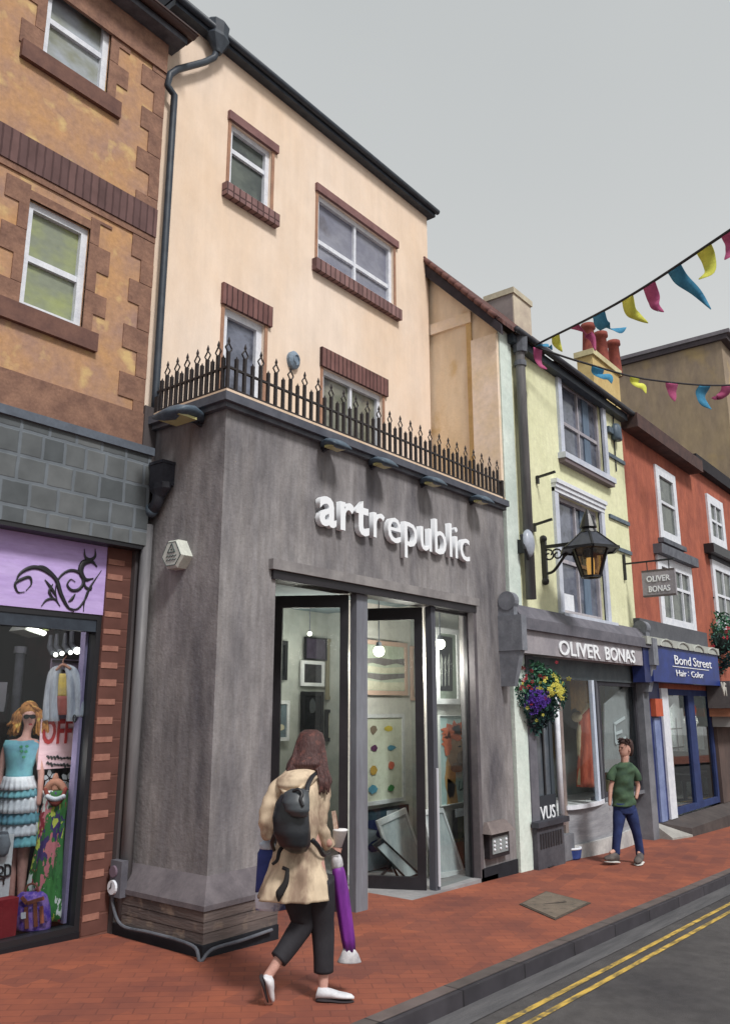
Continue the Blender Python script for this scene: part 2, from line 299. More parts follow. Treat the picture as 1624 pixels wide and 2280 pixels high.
# manhole cover
p4 = [onG(*p) for p in ((1155, 2015), (1235, 2050), (1315, 2012), (1215, 1986))]
mc = thing('inspection_cover', 'worn grey brown square inspection cover set flush in the red paving', 'manhole cover', sum(p4, Vector())/4)
c0 = sum(p4, Vector())/4
mb = MB(); mb.poly([p+Vector((0, 0, .002)) for p in p4], (0, 0, .006)); mb.build('frame', mat('cover_frame', (92, 80, 70), (70, 62, 58), scale=9), mc)
mb = MB(); mb.poly([c0+(p-c0)*.92+Vector((0, 0, .009)) for p in p4], (0, 0, .004)); mb.build('lid', mat('cover_lid', (122, 108, 94), (100, 90, 80), scale=4, c3=(84, 76, 70), scale3=14, bump=.4, bscale=70), mc)
mb = MB(); mb.bar(c0+Vector((-.13, .07, .014)), c0+Vector((.15, -.08, .014)), .025, .004); mb.build('handle_slot', mat('slot', (70, 62, 58)), mc)
# ------------------------------------------------------------------ windows
def panemat(name, a, b_, c=None, scale=2.2, st=(1, 1, 1.6), rough=.12):  # mottled colours painted in place of reflections and what shows behind the glass
    m = mat(name, a, b_, c3=c, scale3=scale*1.4, scale=scale, stretch=st, rough=rough, spec=.55, lo=.38, hi=.62, detail=3); return m
def sash(parent, x0, x1, z0, z1, y, pane, fm=None, fw=.068, mull=0, meet=.5, hasbar=True, y_in=.1, sillm=None):
    """white sash window set y_in behind the street face y; parts: window (> pane, sash_bar)"""
    fm = fm or WHITE
    yy = y+y_in; mb = MB(); frameY(mb, x0, x1, z0, z1, yy, fw, .08); wdw = mb.build('window', fm, parent)
    mb = MB(); zm = z0+(z1-z0)*meet
    if hasbar: mb.box(x0+fw, yy+.012, zm-.03, x1-fw, yy+.075, zm+.03)
    for i in range(mull):
        xm = x0+(x1-x0)*(i+1)/(mull+1); mb.box(xm-.022, yy+.009, z0+fw, xm+.022, yy+.072, z1-fw)
    if mb.v: mb.build('sash_bar', fm, wdw)
    mb = MB(); mb.box(x0+fw, yy+.05, z0+fw, x1-fw, yy+.058, z1-fw); mb.build('pane', pane, wdw)
    return wdw
P_GREEN = panemat('pane_green_painted_reflection', (132, 140, 120), (150, 160, 100), (92, 100, 104), 2.0)
P_GREY = panemat('pane_grey_painted_sky', (136, 140, 124), (160, 168, 178), (112, 118, 112), 2.0)
P_DARK = panemat('pane_dark', (70, 78, 76), (96, 104, 96), (58, 62, 66), 2.2)
P_BLUE = panemat('pane_blue_grey', (118, 120, 138), (140, 142, 156), (96, 92, 100), 1.4)
P_SLATE = panemat('pane_slate', (82, 88, 104), (112, 118, 136), (54, 56, 66), 2.6)
P_OLIVE = panemat('pane_olive', (104, 108, 92), (134, 132, 118), (84, 80, 78), 2.2)
# ================================================================== LEFT BRICK HOUSE
YL = 6.7
bh = thing('brick_house', 'ochre flint and brown brick building with white sash windows above the purple shop sign', 'building', (4.0, YL, gz(4)))
W2 = R(YL, 50, 194, 470, 710); W1 = R(YL, 98, 248, -15, 172)
ZF = 4.29; ZT = 9.15
mb = wallY(MB(), 0.6, 4.8, ZF+.0, ZT, YL, YL+.35, [W1, W2]); mb.build('wall', FLINT, bh)
mb = MB(); mb.box(4.5, YL+.355, 3.35, 4.8, 12, ZT); mb.box(.6, YL+.355, ZF, 4.49, YL+.5, ZF+.15); mb.build('party_wall', FLINT, bh)
# quoins at the right edge and round the windows
mb = MB(); z = ZF+.02; k = 0
while z < ZT-.2:
    h = .26; wd = .15 if k % 2 else .30; wd += random.uniform(-.03, .03)
    mb.box(4.8-wd, YL-.012-.004*(k % 2), z, 4.806, YL+.02, z+h-.004); z += h; k += 1
mb.build('quoin', QUOIN, bh)
def winquoins(W):
    mb = MB(); x0, x1, z0, z1 = W
    for side in (0, 1):
        z = z0-.02; k = side
        while z < z1+.12:
            h = random.uniform(.22, .3); h = min(h, z1+.14-z); wd = .10 if k % 2 else .24
            if side: mb.box(x1, YL-.012-.003*(k % 2), z, x1+wd, YL+.02, z+h-.003)
            else: mb.box(x0-wd, YL-.012-.003*(k % 2), z, x0, YL+.02, z+h-.003)
            z += h; k += 1
    mb.box(x0-.1, YL-.010, z1, x1+.1, YL+.02, z1+.09); mb.build('window_surround', QUOIN, bh)
    mb = MB(); mb.box(x0-.22, YL-.05, z0-.19, x1+.16, YL+.1, z0-.0); mb.build('sill', mat('brown_sill', (122, 86, 74), (100, 70, 64), scale=6), bh)
winquoins(W1); winquoins(W2)
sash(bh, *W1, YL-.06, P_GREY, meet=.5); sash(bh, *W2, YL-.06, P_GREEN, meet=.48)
for b, zz0, zz1, m in ((0, onY(170, 432, YL).z-.03, onY(170, 388, YL).z+.09, DKBRICK), (1, ZF+.0, ZF+.42, QUOIN)):
    mb = MB(); mb.box(.6, YL-.03, zz0, 4.803, YL+.01, zz1); mb.build('brick_band', m, bh)
    if b == 0:
        mb = MB(); mb.box(.6, YL-.018, zz0-.07, 4.802, YL+.01, zz0-.002); mb.build('string_course', QUOIN, bh)
# eaves: soffit board, gutter, roof
EZ = onY(395, 78, YL-.2).z
mb = MB(); mb.box(.6, YL-.2, EZ-.02, 4.93, YL+.3, EZ+.06); mb.box(.6, YL-.02, ZT-.0, 4.8, YL+.3, EZ-.02); mb.build('soffit', LEAD, bh)
mb = MB(); mb.box(.6, YL-.035, ZT-.35, 4.8, YL-.002, EZ-.03); mb.build('eaves_course', QUOIN, bh)
mb = MB(); mb.tube([(.6, YL-.26, EZ+.09), (4.98, YL-.26, EZ+.09)], .055, 12); mb.build('gutter', mat('brown_gutter', (74, 54, 52), rough=.5), bh, smooth=True)
mb = MB(); mb.poly([(.6, YL-.32, EZ+.08), (.6, YL+3, EZ+3.1), (.6, YL+3, EZ+2.9), (.6, YL-.1, EZ+.07)], (4.4, 0, 0)); mb.build('roof', mat('brown_roof_tiles', (92, 64, 58), (72, 52, 50), scale=9, bump=.5, bscale=20), bh)
# slate fascia
YF = YL-.16
mb = MB(); mb.box(.6, YF, 3.33, 4.83, YL+.3, ZF-.05); mb.build('slate_fascia', SLATE, bh)
mb = MB(); mb.box(.6, YF-.03, ZF-.05, 4.84, YL+.2, ZF+.03); mb.build('fascia_flashing', mat('lead_flashing', (98, 108, 122), (84, 92, 104), scale=5), bh)
mb = MB(); mb.box(.6, YF+.01, 3.29, 4.80, YL+.3, 3.33-.002); mb.build('fascia_underside', BLACK, bh)
# purple shop sign with scrolls
PX1 = onY(240, 1290, YL+.02).x; zs0 = onY(110, 1358, YL+.02).z
sg = thing('shop_sign', 'lilac shop sign panel with black scrollwork under the slate fascia', 'sign', (3.8, YL, zs0))
mb = MB(); mb.box(.6, YL+.02, zs0, PX1, YL+.12, 3.29); mb.build('panel', mat('lilac_paint', (196, 172, 232), (176, 146, 216), scale=1.6, stretch=(.6, 1, 3), lo=.4, hi=.7), sg)
def curl(pts, r): 
    r *= 1.15; q = cr([onY(a, b, YL+.012) for a, b in pts], 6); n = len(q); rr = [max(.004, r*math.sin(math.pi*min(max((i+1)/(n+1), .08), .92))) for i in range(n)]
    return q, rr
mb = MB()
for pts, r in (([(62, 1310), (72, 1292), (62, 1283), (45, 1300), (38, 1318), (60, 1270), (95, 1262), (125, 1290), (135, 1320), (150, 1350), (165, 1362)][5:], .018),
               ([(58, 1315), (70, 1300), (66, 1285), (48, 1290), (34, 1300), (40, 1318), (55, 1318)], .012), ([(34, 1300), (44, 1278), (68, 1264), (92, 1266), (118, 1284), (130, 1306)], .016),
               ([(128, 1340), (124, 1310), (134, 1284), (156, 1270), (178, 1276), (186, 1296), (176, 1312), (160, 1314), (150, 1302), (158, 1290), (168, 1296)], .014),
               ([(216, 1262), (204, 1250), (186, 1254), (180, 1272), (190, 1290), (208, 1288)], .026), ([(188, 1288), (190, 1306), (202, 1312), (204, 1300)], .012),
               ([(226, 1270), (208, 1296), (196, 1316), (188, 1340), (186, 1362)], .010), ([(150, 1352), (172, 1356), (192, 1330), (204, 1300)], .009),
               ([(92, 1350), (104, 1336), (122, 1334), (134, 1350)], .010), ([(118, 1300), (110, 1318), (122, 1336)], .012), ([(100, 1290), (116, 1312), (126, 1330)], .013), ([(168, 1322), (160, 1334), (152, 1340)], .013),
               ([(188, 1222), (190, 1240), (202, 1246), (212, 1238), (212, 1222)], .014)):
    q, rr = curl(pts, r); mb.tube(q, rr, 6, flat=.35, ref=(0, 1, 0))
mb.build('scrollwork', BLACK, sg, smooth=True)
# brick pillar right of the shop window
mb = MB(); mb.box(onY(203, 1700, YL).x+.02, YL, -.35, 4.79, YL+.3, 3.29); random.seed(4); mb.cur = 1; xa_ = onY(203, 1700, YL).x+.025
for i in range(20):
    z_ = -.0+i*.165+random.uniform(-.012, .012); mb.box(xa_, YL-.006, z_, xa_+random.uniform(.16, .19), YL+.02, z_+random.uniform(.045, .065))
mb.build('pillar', [PILBR, mat('pale_brick', (168, 116, 98), (146, 96, 82), scale=9)], bh)
pillx0 = onY(203, 1700, YL).x+.02
mb = MB(); mb.box(PX1, YL+.001, 3.0, pillx0, YL+.2, 3.29)
# shop window frame
fx1 = pillx0; zb = onY(110, 2075, YL).z
ws = MB(); frameY(ws, .6, fx1, zb-.06, zs0, YL+.03, .05, .12); wsf = ws.build('shop_window_frame', BLACK, bh)
mb = MB(); mb.box(.6, YL+.02, -.35, fx1, YL+.3, zb-.06); mb.build('stall_riser', mat('black_stall_board', (30, 30, 36), rough=.5), bh)
mb = MB(); mb.box(.6, YL+.04, zs0-.16, fx1-.05, YL+.14, zs0-.05); mb.build('blind_box', SLATEBLUE, bh)
mb = MB(); mb.box(fx1-.085, YL+.14, zb, fx1-.055, YL+.22, zs0-.05); mb.build('lilac_reveal', mat('lilac_reveal', (150, 138, 178), (128, 118, 160), scale=3), bh)
mb = MB(); mb.box(.65, YL+.1, zb-.01, fx1-.05, YL+.108, zs0-.05); mb.build('pane', glassmat('shop_glass', (230, 234, 236), .03), wsf)
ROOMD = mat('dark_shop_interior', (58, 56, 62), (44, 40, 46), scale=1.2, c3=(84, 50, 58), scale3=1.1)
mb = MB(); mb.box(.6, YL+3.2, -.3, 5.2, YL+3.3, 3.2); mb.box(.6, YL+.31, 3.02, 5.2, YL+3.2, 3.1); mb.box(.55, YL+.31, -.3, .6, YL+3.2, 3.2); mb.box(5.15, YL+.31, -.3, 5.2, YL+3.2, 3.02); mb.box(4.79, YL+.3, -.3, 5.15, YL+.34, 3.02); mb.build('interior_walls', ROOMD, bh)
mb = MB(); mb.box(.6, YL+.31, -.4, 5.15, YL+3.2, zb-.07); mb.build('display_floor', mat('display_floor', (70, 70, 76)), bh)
# ------------------------------------------------------------------ figures
SKIN = mat('skin', (206, 156, 140), (188, 138, 124), scale=12, rough=.6)
class Fig:
    """figure posed on vertical plane at horizontal distance D from the camera station; off = metres further away"""
    def __init__(s, D): s.D = D; s.k = D/FQ*1.0
    def B(s, u, v, off=0): return atD(u, v, s.D+off)
    def w(s, px): return px*s.D/(FQ/math.cos(0))*1.02
    def ring(s, u, v, hw, dep, off=0, tw=0):
        ax = (RT*math.cos(tw)+FH*math.sin(tw))*s.w(hw); ay = (FH*math.cos(tw)-RT*math.sin(tw))*dep
        return (s.B(u, v, off), ax, ay)
    def rings(s, rows, k=4):
        P = []
        for i in range(len(rows)-1):
            for j in range(k):
                t = j/k; t2 = t; P.append([a+(b-a)*t2 for a, b in zip(rows[i], rows[i+1])])
        P.append(list(rows[-1])); return [s.ring(*p) for p in P]
    def limb(s, mb, pts, n=12, flat=1.0, k=5):       # pts: (u,v,off,radius_m)
        P = cr([s.B(a, b, o) for a, b, o, r in pts], k); rr = []
        rs = [p[3] for p in pts]
        for i in range(len(pts)-1):
            for j in range(k): rr.append(rs[i]+(rs[i+1]-rs[i])*j/k)
        rr.append(rs[-1]); mb.tube(P, rr, n, flat=flat, ref=tuple(FH)); return mb
def body_mesh(name, chains, m, parent, sub=2, extra=None):
    """one continuous skinned body: chains share vertices by name; chains = list of [(key, Vector, radius)]"""
    vs, idx, rad, es = [], {}, [], []
    for ch in chains:
        last = None
        for key, p, r in ch:
            if key not in idx: idx[key] = len(vs); vs.append(Vector(p)); rad.append(r)
            i = idx[key]
            if last is not None: es.append((last, i))
            last = i
    org = ORG[parent.name]; me = bpy.data.meshes.new(name); me.from_pydata([tuple(p-org) for p in vs], es, [])
    o = bpy.data.objects.new(name, me); COL.objects.link(o); o.parent = parent; ORG[o.name] = org
    md = o.modifiers.new('skin', 'SKIN'); md.use_smooth_shade = True
    sk = me.skin_vertices[0].data
    for i, r in enumerate(rad): sk[i].radius = r if isinstance(r, tuple) else (r, r)
    sk[0].use_root = True
    ms = o.modifiers.new('sub', 'SUBSURF'); ms.levels = sub; ms.render_levels = sub
    dg = bpy.context.evaluated_depsgraph_get(); dg.update(); m2 = bpy.data.meshes.new_from_object(o.evaluated_get(dg)); o.modifiers.clear(); o.data = m2
    if extra:
        import bmesh
        bm = bmesh.new(); bm.from_mesh(m2); vv = [bm.verts.new(p-org) for p in extra.v]
        for f in extra.f: bm.faces.new([vv[i] for i in f])
        bm.to_mesh(m2); bm.free()
    m2.materials.clear(); m2.materials.append(m)
    for p in m2.polygons: p.use_smooth = True; p.material_index = 0
    return o
def hand_chains(pre, wrist, palm_dir, side_dir, curl_dir, s=1.0, curl=.6):
    """palm + five fingers; directions are unit vectors"""
    d, sd, cdv = Vector(palm_dir).normalized(), Vector(side_dir).normalized(), Vector(curl_dir).normalized()
    w_ = Vector(wrist); out = []; pk = w_+d*.045*s
    out.append([(pre+'w', w_, .024*s), (pre+'p', pk, (.030*s, .020*s))])
    for i, (sx, ln) in enumerate(((-.030, .070), (-.010, .080), (.010, .075), (.028, .060))):
        kn = pk+d*.040*s+sd*sx*s; m1 = kn+(d*(1-curl*.5)+cdv*curl)*ln*.5*s; m2 = m1+(d*(.6-curl*.5)+cdv*(curl+.3))*ln*.4*s
        out.append([(pre+'p', pk, .03*s), (pre+'k%d' % i, kn, .0105*s), (pre+'m%d' % i, m1, .0088*s), (pre+'t%d' % i, m2, .0075*s)])
    b = w_+d*.03*s-sd*.03*s; out.append([(pre+'w', w_, .02*s), (pre+'tb', b, .014*s), (pre+'tm', b+(d*.8-sd*.5+cdv*.3)*.035*s, .011*s), (pre+'tt', b+(d*1.3-sd*.5+cdv*.8)*.052*s, .009*s)])
    return out
def shoe(mb, heel, toe, up, wdt, h):
    heel, toe, up = Vector(heel), Vector(toe), Vector(up).normalized(); d = toe-heel; ln = d.length; d.normalize(); sd = d.cross(up).normalized(); rings = []
    for t, wf, hf in ((-.02, .35, .35), (.04, .75, .95), (.2, .9, 1.0), (.4, .85, .85), (.6, 1.0, .62), (.8, .95, .5), (.93, .65, .4), (1.0, .22, .22)):
        c = heel+d*ln*t+up*(h*hf*.5); rings.append((c, sd*wdt*.5*wf, up*h*.5*hf))
    mb.loft(rings, 14); return mb
# ------------------------------------------------------------------ things in the lilac shop
F = Fig(onY(45, 1800, YL+.55).xy.dot(FH.xy)); YM = YL+.55
mq = thing('mannequin', 'mannequin with ginger hair, black sunglasses and tiered turquoise and white dress in the lilac shop', 'mannequin', F.B(45, 2030))
def fb(u, v, o=0): return F.B(u, v, o)
body_mesh('body', [
    [('pel', fb(42, 1800), .10), ('wst', fb(42, 1727), .085), ('chs', fb(50, 1670), .095), ('nkb', fb(58, 1643), .045), ('nk', fb(62, 1622), .038), ('jaw', fb(66, 1612, -.01), .052), ('hd', fb(65, 1594), .072), ('top', fb(64, 1578), .05)],
    [('chs', fb(50, 1670), .095), ('shR', fb(84, 1652), .042), ('elR', fb(92, 1728, .02), .030), ('haR', fb(86, 1795, -.02), .022)],
    [('chs', fb(50, 1670), .095), ('shL', fb(16, 1654), .042), ('elL', fb(0, 1725, .02), .030), ('haL', fb(-4, 1790), .022)],
    [('pel', fb(42, 1800), .10), ('hpR', fb(56, 1850), .075), ('knR', fb(50, 1925), .048), ('anR', fb(46, 2005), .03), ('toR', fb(50, 2022, -.12), .022)],
    [('pel', fb(42, 1800), .10), ('hpL', fb(28, 1850), .075), ('knL', fb(26, 1925), .048), ('anL', fb(24, 2005), .03), ('toL', fb(24, 2022, -.12), .022)]]
    + hand_chains('haR', fb(86, 1795, -.02), (fb(80, 1822)-fb(86, 1795)), RT, -RT, .8, .5), mat('mannequin_skin', (214, 160, 148), (196, 140, 128), scale=6, rough=.45), mq)
hair = MB()
for i in range(170):
    t = random.random(); a = random.uniform(-1.0, 1.0); base = fb(65+14*a, 1566+10*abs(a), random.uniform(-.05, .09)*(1-abs(a)*.3))
    e = 1628+random.uniform(-14, 12); sx = 15*a+ (16 if a > 0 else -16)*random.uniform(.7, 1.5)
    if abs(a) < .45 and random.random() < .8: e = 1590; 
    back = .10 if abs(a) < .45 else random.uniform(-.03, .08)
    pts = cr([base, fb(65+sx*.8, 1585, back*.6), fb(65+sx+random.uniform(-3, 3), 1605, back), fb(62+sx*1.15+random.uniform(-5, 4), e, back)], 4)
    hair.tube(pts, [.010+.004*math.sin(j*1.3) for j in range(len(pts))], 5)
hair.ball(fb(65, 1582, .03), .085, 10, 1, 1, 1.05)
hair.build('hair', mat('ginger_hair', (206, 138, 52), (150, 90, 42), scale=22, lo=.3, hi=.7, c3=(232, 192, 80), scale3=18), mq, smooth=True)
mb = MB()
for sx in (59, 73): mb.loft([(fb(sx, 1596, -.085), RT*.028, ZZ*.02), (fb(sx, 1596, -.07), RT*.03, ZZ*.022)], 14)
mb.bar(fb(55, 1593, -.078), fb(78, 1593, -.078), .008, .01); mb.build('sunglasses', mat('sunglass_black', (14, 14, 18), rough=.15, spec=.7), mq)
mb = MB(); mb.loft([(fb(68, 1613, -.066), RT*.016, ZZ*.007), (fb(68, 1613, -.055), RT*.018, ZZ*.009)], 10); mb.build('lips', mat('lips', (168, 60, 66)), mq)
TURQ = mat('turquoise_cloth', (112, 190, 200), (96, 150, 176), scale=2.6, lo=.4, hi=.6)
mb = MB(); mb.loft(F.rings([(50, 1648, 36, .05), (50, 1660, 40, .1), (48, 1680, 34, .115), (44, 1710, 27, .1), (42, 1730, 27, .1)], 3), 24, fold=.02, nf=9); mb.build('bodice', TURQ, mq, smooth=True)
mb = MB()
for u, v in ((47, 1663), (60, 1662), (48, 1673), (58, 1674), (53, 1686)): mb.ball(fb(u, v, -.125), .018, 6, 1, .4, .7)
mb.build('green_beads', mat('green_bead', (34, 132, 92), rough=.4), mq)
for i, (a, b, wa, wb, m) in enumerate(((1728, 1755, 29, 36, WHITE), (1755, 1772, 36, 38, TURQ), (1772, 1806, 38, 39, WHITE), (1806, 1830, 39, 41, TURQ), (1830, 1856, 41, 42, WHITE), (1856, 1880, 42, 43, TURQ))):
    mb = MB(); mb.loft([F.ring(42, a, wa, .150), F.ring(42, a+(b-a)*.35, wa+(wb-wa)*.3, .158), F.ring(42, a+(b-a)*.7, wa+(wb-wa)*.7, .168), F.ring(42, b+1, wb+.6, .178)], 110, fold=.075, nf=19, ph=i*.4); mb.build('skirt_tier', m, mq, smooth=True)
# flower helper: five petals on plane facing the street
def flower(mb, c, r, n=5, nrm=(0, -1, 0)):
    c = Vector(c); nrm = Vector(nrm); a0 = random.random()*6; ex = nrm.cross(ZZ).normalized(); ey = ex.cross(nrm)
    for i in range(n):
        a = a0+2*math.pi*i/n; d = ex*math.cos(a)+ey*math.sin(a); s_ = ex*-math.sin(a)+ey*math.cos(a)
        mb.poly([c+d*r*.15, c+d*r*.55-s_*r*.3, c+d*r-s_*r*.12, c+d*r+s_*r*.12, c+d*r*.55+s_*r*.3], nrm*.006)
YD = YL+.30
F2 = Fig(onY(120, 1900, YD).xy.dot(FH.xy))
gd = thing('summer_dress', 'long green, red and pink flowered dress hanging on a stand beside the mannequin', 'dress', F2.B(100, 2045))
mb = MB(); mb.loft(F2.rings([(124, 1760, 27, .05), (124, 1790, 25, .09), (118, 1815, 26, .1), (112, 1880, 28, .12), (104, 1960, 36, .14), (100, 2046, 42, .15)], 4), 60, fold=.12, nf=9)
def floral():
    m = bpy.data.materials.new('floral_print'); m.use_nodes = True; t = m.node_tree; b = t.nodes['Principled BSDF']; n = t.nodes.new; l = t.links.new
    tc = n('ShaderNodeTexCoord'); mp = n('ShaderNodeMapping'); mp.inputs['Scale'].default_value = (7, 7, 3.2); vo = n('ShaderNodeTexVoronoi'); vo.inputs['Scale'].default_value = 1.6; vo.inputs['Randomness'].default_value = 1
    nz = n('ShaderNodeTexNoise'); nz.inputs['Scale'].default_value = 4; ad = n('ShaderNodeVectorMath'); ad.operation = 'MULTIPLY_ADD'; ad.inputs[1].default_value = (1.4, 1.4, 1.4)
    l(tc.outputs['Object'], mp.inputs[0]); l(mp.outputs[0], nz.inputs['Vector']); l(nz.outputs['Color'], ad.inputs[0]); l(mp.outputs[0], ad.inputs[2]); l(ad.outputs[0], vo.inputs['Vector'])
    r = n('ShaderNodeValToRGB'); r.color_ramp.interpolation = 'CONSTANT'; el = r.color_ramp.elements
    cols = [(0, (52, 128, 56)), (.3, (60, 140, 60)), (.42, (216, 120, 130)), (.55, (204, 214, 50)), (.66, (160, 30, 48)), (.78, (46, 110, 50)), (.88, (74, 52, 120)), (.95, (224, 230, 226))]
    el[0].color = rgb(cols[0][1]); el[1].position = cols[1][0]; el[1].color = rgb(cols[1][1])
    for p, c in cols[2:]: e = el.new(p); e.color = rgb(c)
    sp = n('ShaderNodeSeparateColor'); l(vo.outputs['Color'], sp.inputs[0]); l(sp.outputs[0], r.inputs[0]); l(r.outputs[0], b.inputs['Base Color']); b.inputs['Roughness'].default_value = .8
    return m
mb.build('skirt', floral(), gd, smooth=True)
mb = MB(); F2.limb(mb, [(100, 1757, -.05, .016), (112, 1782, -.10, .02), (124, 1790, -.12, .024), (136, 1780, -.10, .02), (147, 1755, -.04, .016)]); mb.build('neckline', mat('rust_cloth', (150, 60, 44), (120, 48, 40), scale=10), gd, smooth=True)
mb = MB(); 
for i in range(9): mb.ball(F2.B(106+i*4.4, 1774+6*math.sin(i/8*math.pi), -.125), .022, 6)
mb.build('lace_trim', WHITE, gd, smooth=True)
mb = MB(); F2.limb(mb, [(124, 1760, 0, .035), (124, 1745, 0, .03), (124, 1730, 0, .028), (126, 1722, 0, .012)]); F2.limb(mb, [(102, 1760, 0, .03), (112, 1748, 0, .035), (124, 1742, 0, .04), (136, 1748, 0, .035), (145, 1762, 0, .03)])
mb.build('stand', mat('tan_bust', (188, 128, 104), (166, 110, 90), scale=9), gd, smooth=True)
blk = thing('black_floral_cloth', 'black cloth printed with white flowers hanging behind the flowered dress', 'cloth', onY(135, 2048, YD+.20))
x0, x1, z0, z1 = R(YD+.20, 92, 171, 1711, 2046)
mb = MB(); n = 40; vs = []; fs = []
for i in range(n+1):
    x = x0+(x1-x0)*i/n; y = YD+.20+.02*math.sin(i*.9)
    vs += [(x, y, z0), (x, y, z1)]
    if i: fs.append((2*i-2, 2*i, 2*i+1, 2*i-1))
mb.add(vs, fs); mb.build('drape', mat('black_cloth', (22, 22, 28)), blk, smooth=True)
mb = MB(); random.seed(3)
for u, v, r in ((110, 1733, .075), (150, 1738, .08)): flower(mb, onY(u, v, YD+.17), r)
for i in range(26): 
    v = 1770+i*10.5; flower(mb, onY(random.uniform(148, 166)-(v-1770)*.06, v, YD+.17), random.uniform(.02, .035), 4)
mb.build('white_flower_print', WHITE, blk)
# handbag
bgD = Fig(onY(70, 2030, YL+.26).xy.dot(FH.xy))
hb = thing('handbag', 'purple patterned bag with brown straps on the floor of the lilac shop window', 'bag', bgD.B(72, 2072))
mb = MB(); mb.loft(bgD.rings([(72, 1986, 22, .03), (72, 1994, 30, .06), (73, 2020, 35, .075), (74, 2060, 36, .08), (74, 2070, 33, .075)], 3), 28); mb.build('bag_body', mat('purple_pattern', (88, 62, 178), (150, 112, 196), scale=14, lo=.42, hi=.55, c3=(50, 44, 90), scale3=11), hb, smooth=True)
BRL = mat('brown_leather', (150, 84, 60), (116, 64, 50), scale=9, rough=.5)
mb = MB(); bgD.limb(mb, [(56, 1992, 0, .009), (60, 1974, 0, .009), (72, 1968, 0, .009), (82, 1974, 0, .009), (86, 1990, 0, .009)], 8); mb.build('handle', BRL, hb, smooth=True)
mb = MB()
for a, b in (((48, 1998), (60, 2012)), ((60, 2012), (98, 2000)), ((78, 2008), (80, 2064)), ((58, 2020), (60, 2068)), ((92, 2018), (94, 2056))): mb.bar(bgD.B(*a, -.085), bgD.B(*b, -.09), .03, .012, FH)
mb.build('strap', BRL, hb)
mb = MB(); mb.bar(bgD.B(52, 2032, -.095), bgD.B(52, 2046, -.097), .04, .006, FH); mb.build('price_tag', WHITE, hb)
rb = thing('display_block', 'plain dark red display block at the left of the lilac shop window floor', 'block', onY(15, 2090, YL+.2)); x0, x1, z0, z1 = R(YL+.2, -25, 38, 2005, 2090)
mb = MB(); mb.box(x0, YL+.2, z0, x1, YL+.32, z1); mb.build('block_body', mat('dark_red_board', (160, 26, 44), (140, 22, 38), scale=4), rb)
wp = thing('window_poster', 'white poster with loose black handwriting low in the lilac shop window', 'poster', onY(8, 2004, YL+.24)); x0, x1, z0, z1 = R(YL+.36, -30, 25, 1862, 2002)
mb = MB(); mb.box(x0, YL+.36, z0, x1, YL+.37, z1); mb.build('sheet', mat('white_card', (226, 228, 232), (208, 212, 218), scale=5), wp)
mb = MB()
for pts in ([(0, 1930), (6, 1932), (6, 1942), (0, 1946)], [(10, 1926), (22, 1928), (22, 1948), (12, 1950), (12, 1928)], [(-2, 1950), (10, 1952), (22, 1948)], [(8, 1952), (8, 1970)], [(0, 1958), (12, 1956)]):
    mb.tube(cr([onY(a, b, YL+.352) for a, b in pts], 4), .008, 6)
mb.build('handwriting', BLACK, wp)
gb = thing('grey_bag', 'small grey cloth bag held beside the mannequin at the window edge', 'bag', onY(8, 1905, YL+.3)); FG = Fig(onY(8, 1880, YL+.32).xy.dot(FH.xy))
mb = MB(); mb.loft(FG.rings([(6, 1856, 12, .03), (6, 1880, 16, .05), (5, 1900, 12, .04), (4, 1908, 6, .02)], 3), 20, fold=.06); mb.build('bag_body', mat('grey_cloth', (130, 136, 146), (104, 110, 120), scale=8), gb, smooth=True)
mb = MB(); mb.loft(FG.rings([(6, 1857, 12.5, .032), (6, 1852, 10, .028)], 1), 20); mb.build('bag_rim', mat('grey_cloth_dark', (92, 96, 106)), gb)
# jacket on hanger
YJ = YL+.30; FJ = Fig(onY(140, 1545, YJ).xy.dot(FH.xy))
jk = thing('hanging_jacket', 'pale grey jacket over a yellow and rust top hanging above the OFF poster', 'jacket', FJ.B(140, 1608))
JM = mat('pale_grey_cloth', (186, 192, 204), (142, 146, 162), scale=7, stretch=(2, 2, .6))
for pts, r0 in (([(132, 1487, 0, .03), (118, 1500, 0, .045), (110, 1540, 0, .045), (106, 1580, 0, .045), (106, 1604, 0, .05)], 0), ([(146, 1485, 0, .03), (164, 1498, 0, .045), (172, 1535, 0, .045), (176, 1570, 0, .045), (174, 1596, 0, .05)], 0)):
    mb = MB(); FJ.limb(mb, pts, 14, .7); mb.build('sleeve', JM, jk, smooth=True)
for a, b in ((124, 120), (158, 160)):
    mb = MB(); mb.loft(FJ.rings([(140+(a-140)*.6, 1484, 7, .03), (a, 1510, 9, .05), (b, 1560, 10, .05), (b, 1606, 11, .05)], 4), 18, fold=.12, nf=5); mb.build('jacket_front', JM, jk, smooth=True)
mb = MB(); mb.loft(FJ.rings([(142, 1500, 12, .03), (142, 1530, 13, .04), (141, 1552, 13, .04)], 3), 18, fold=.06); mb.build('yellow_top', mat('yellow_cloth', (206, 176, 50), (176, 152, 96), scale=8), jk, smooth=True)
mb = MB(); mb.loft(FJ.rings([(141, 1550, 13.5, .042), (141, 1575, 13, .042), (141, 1592, 11, .04)], 3), 18, fold=.06); mb.build('rust_top', mat('rust_cloth2', (160, 84, 76), (138, 70, 66), scale=8), jk, smooth=True)
mb = MB(); FJ.limb(mb, [(125, 1493, -.03, .012), (140, 1480, -.03, .014), (158, 1490, -.03, .012)]); FJ.limb(mb, [(141, 1480, 0, .008), (141, 1470, 0, .006), (146, 1464, 0, .005), (148, 1460, 0, .005)]); mb.build('hanger', mat('wood_hanger', (176, 124, 104)), jk, smooth=True)
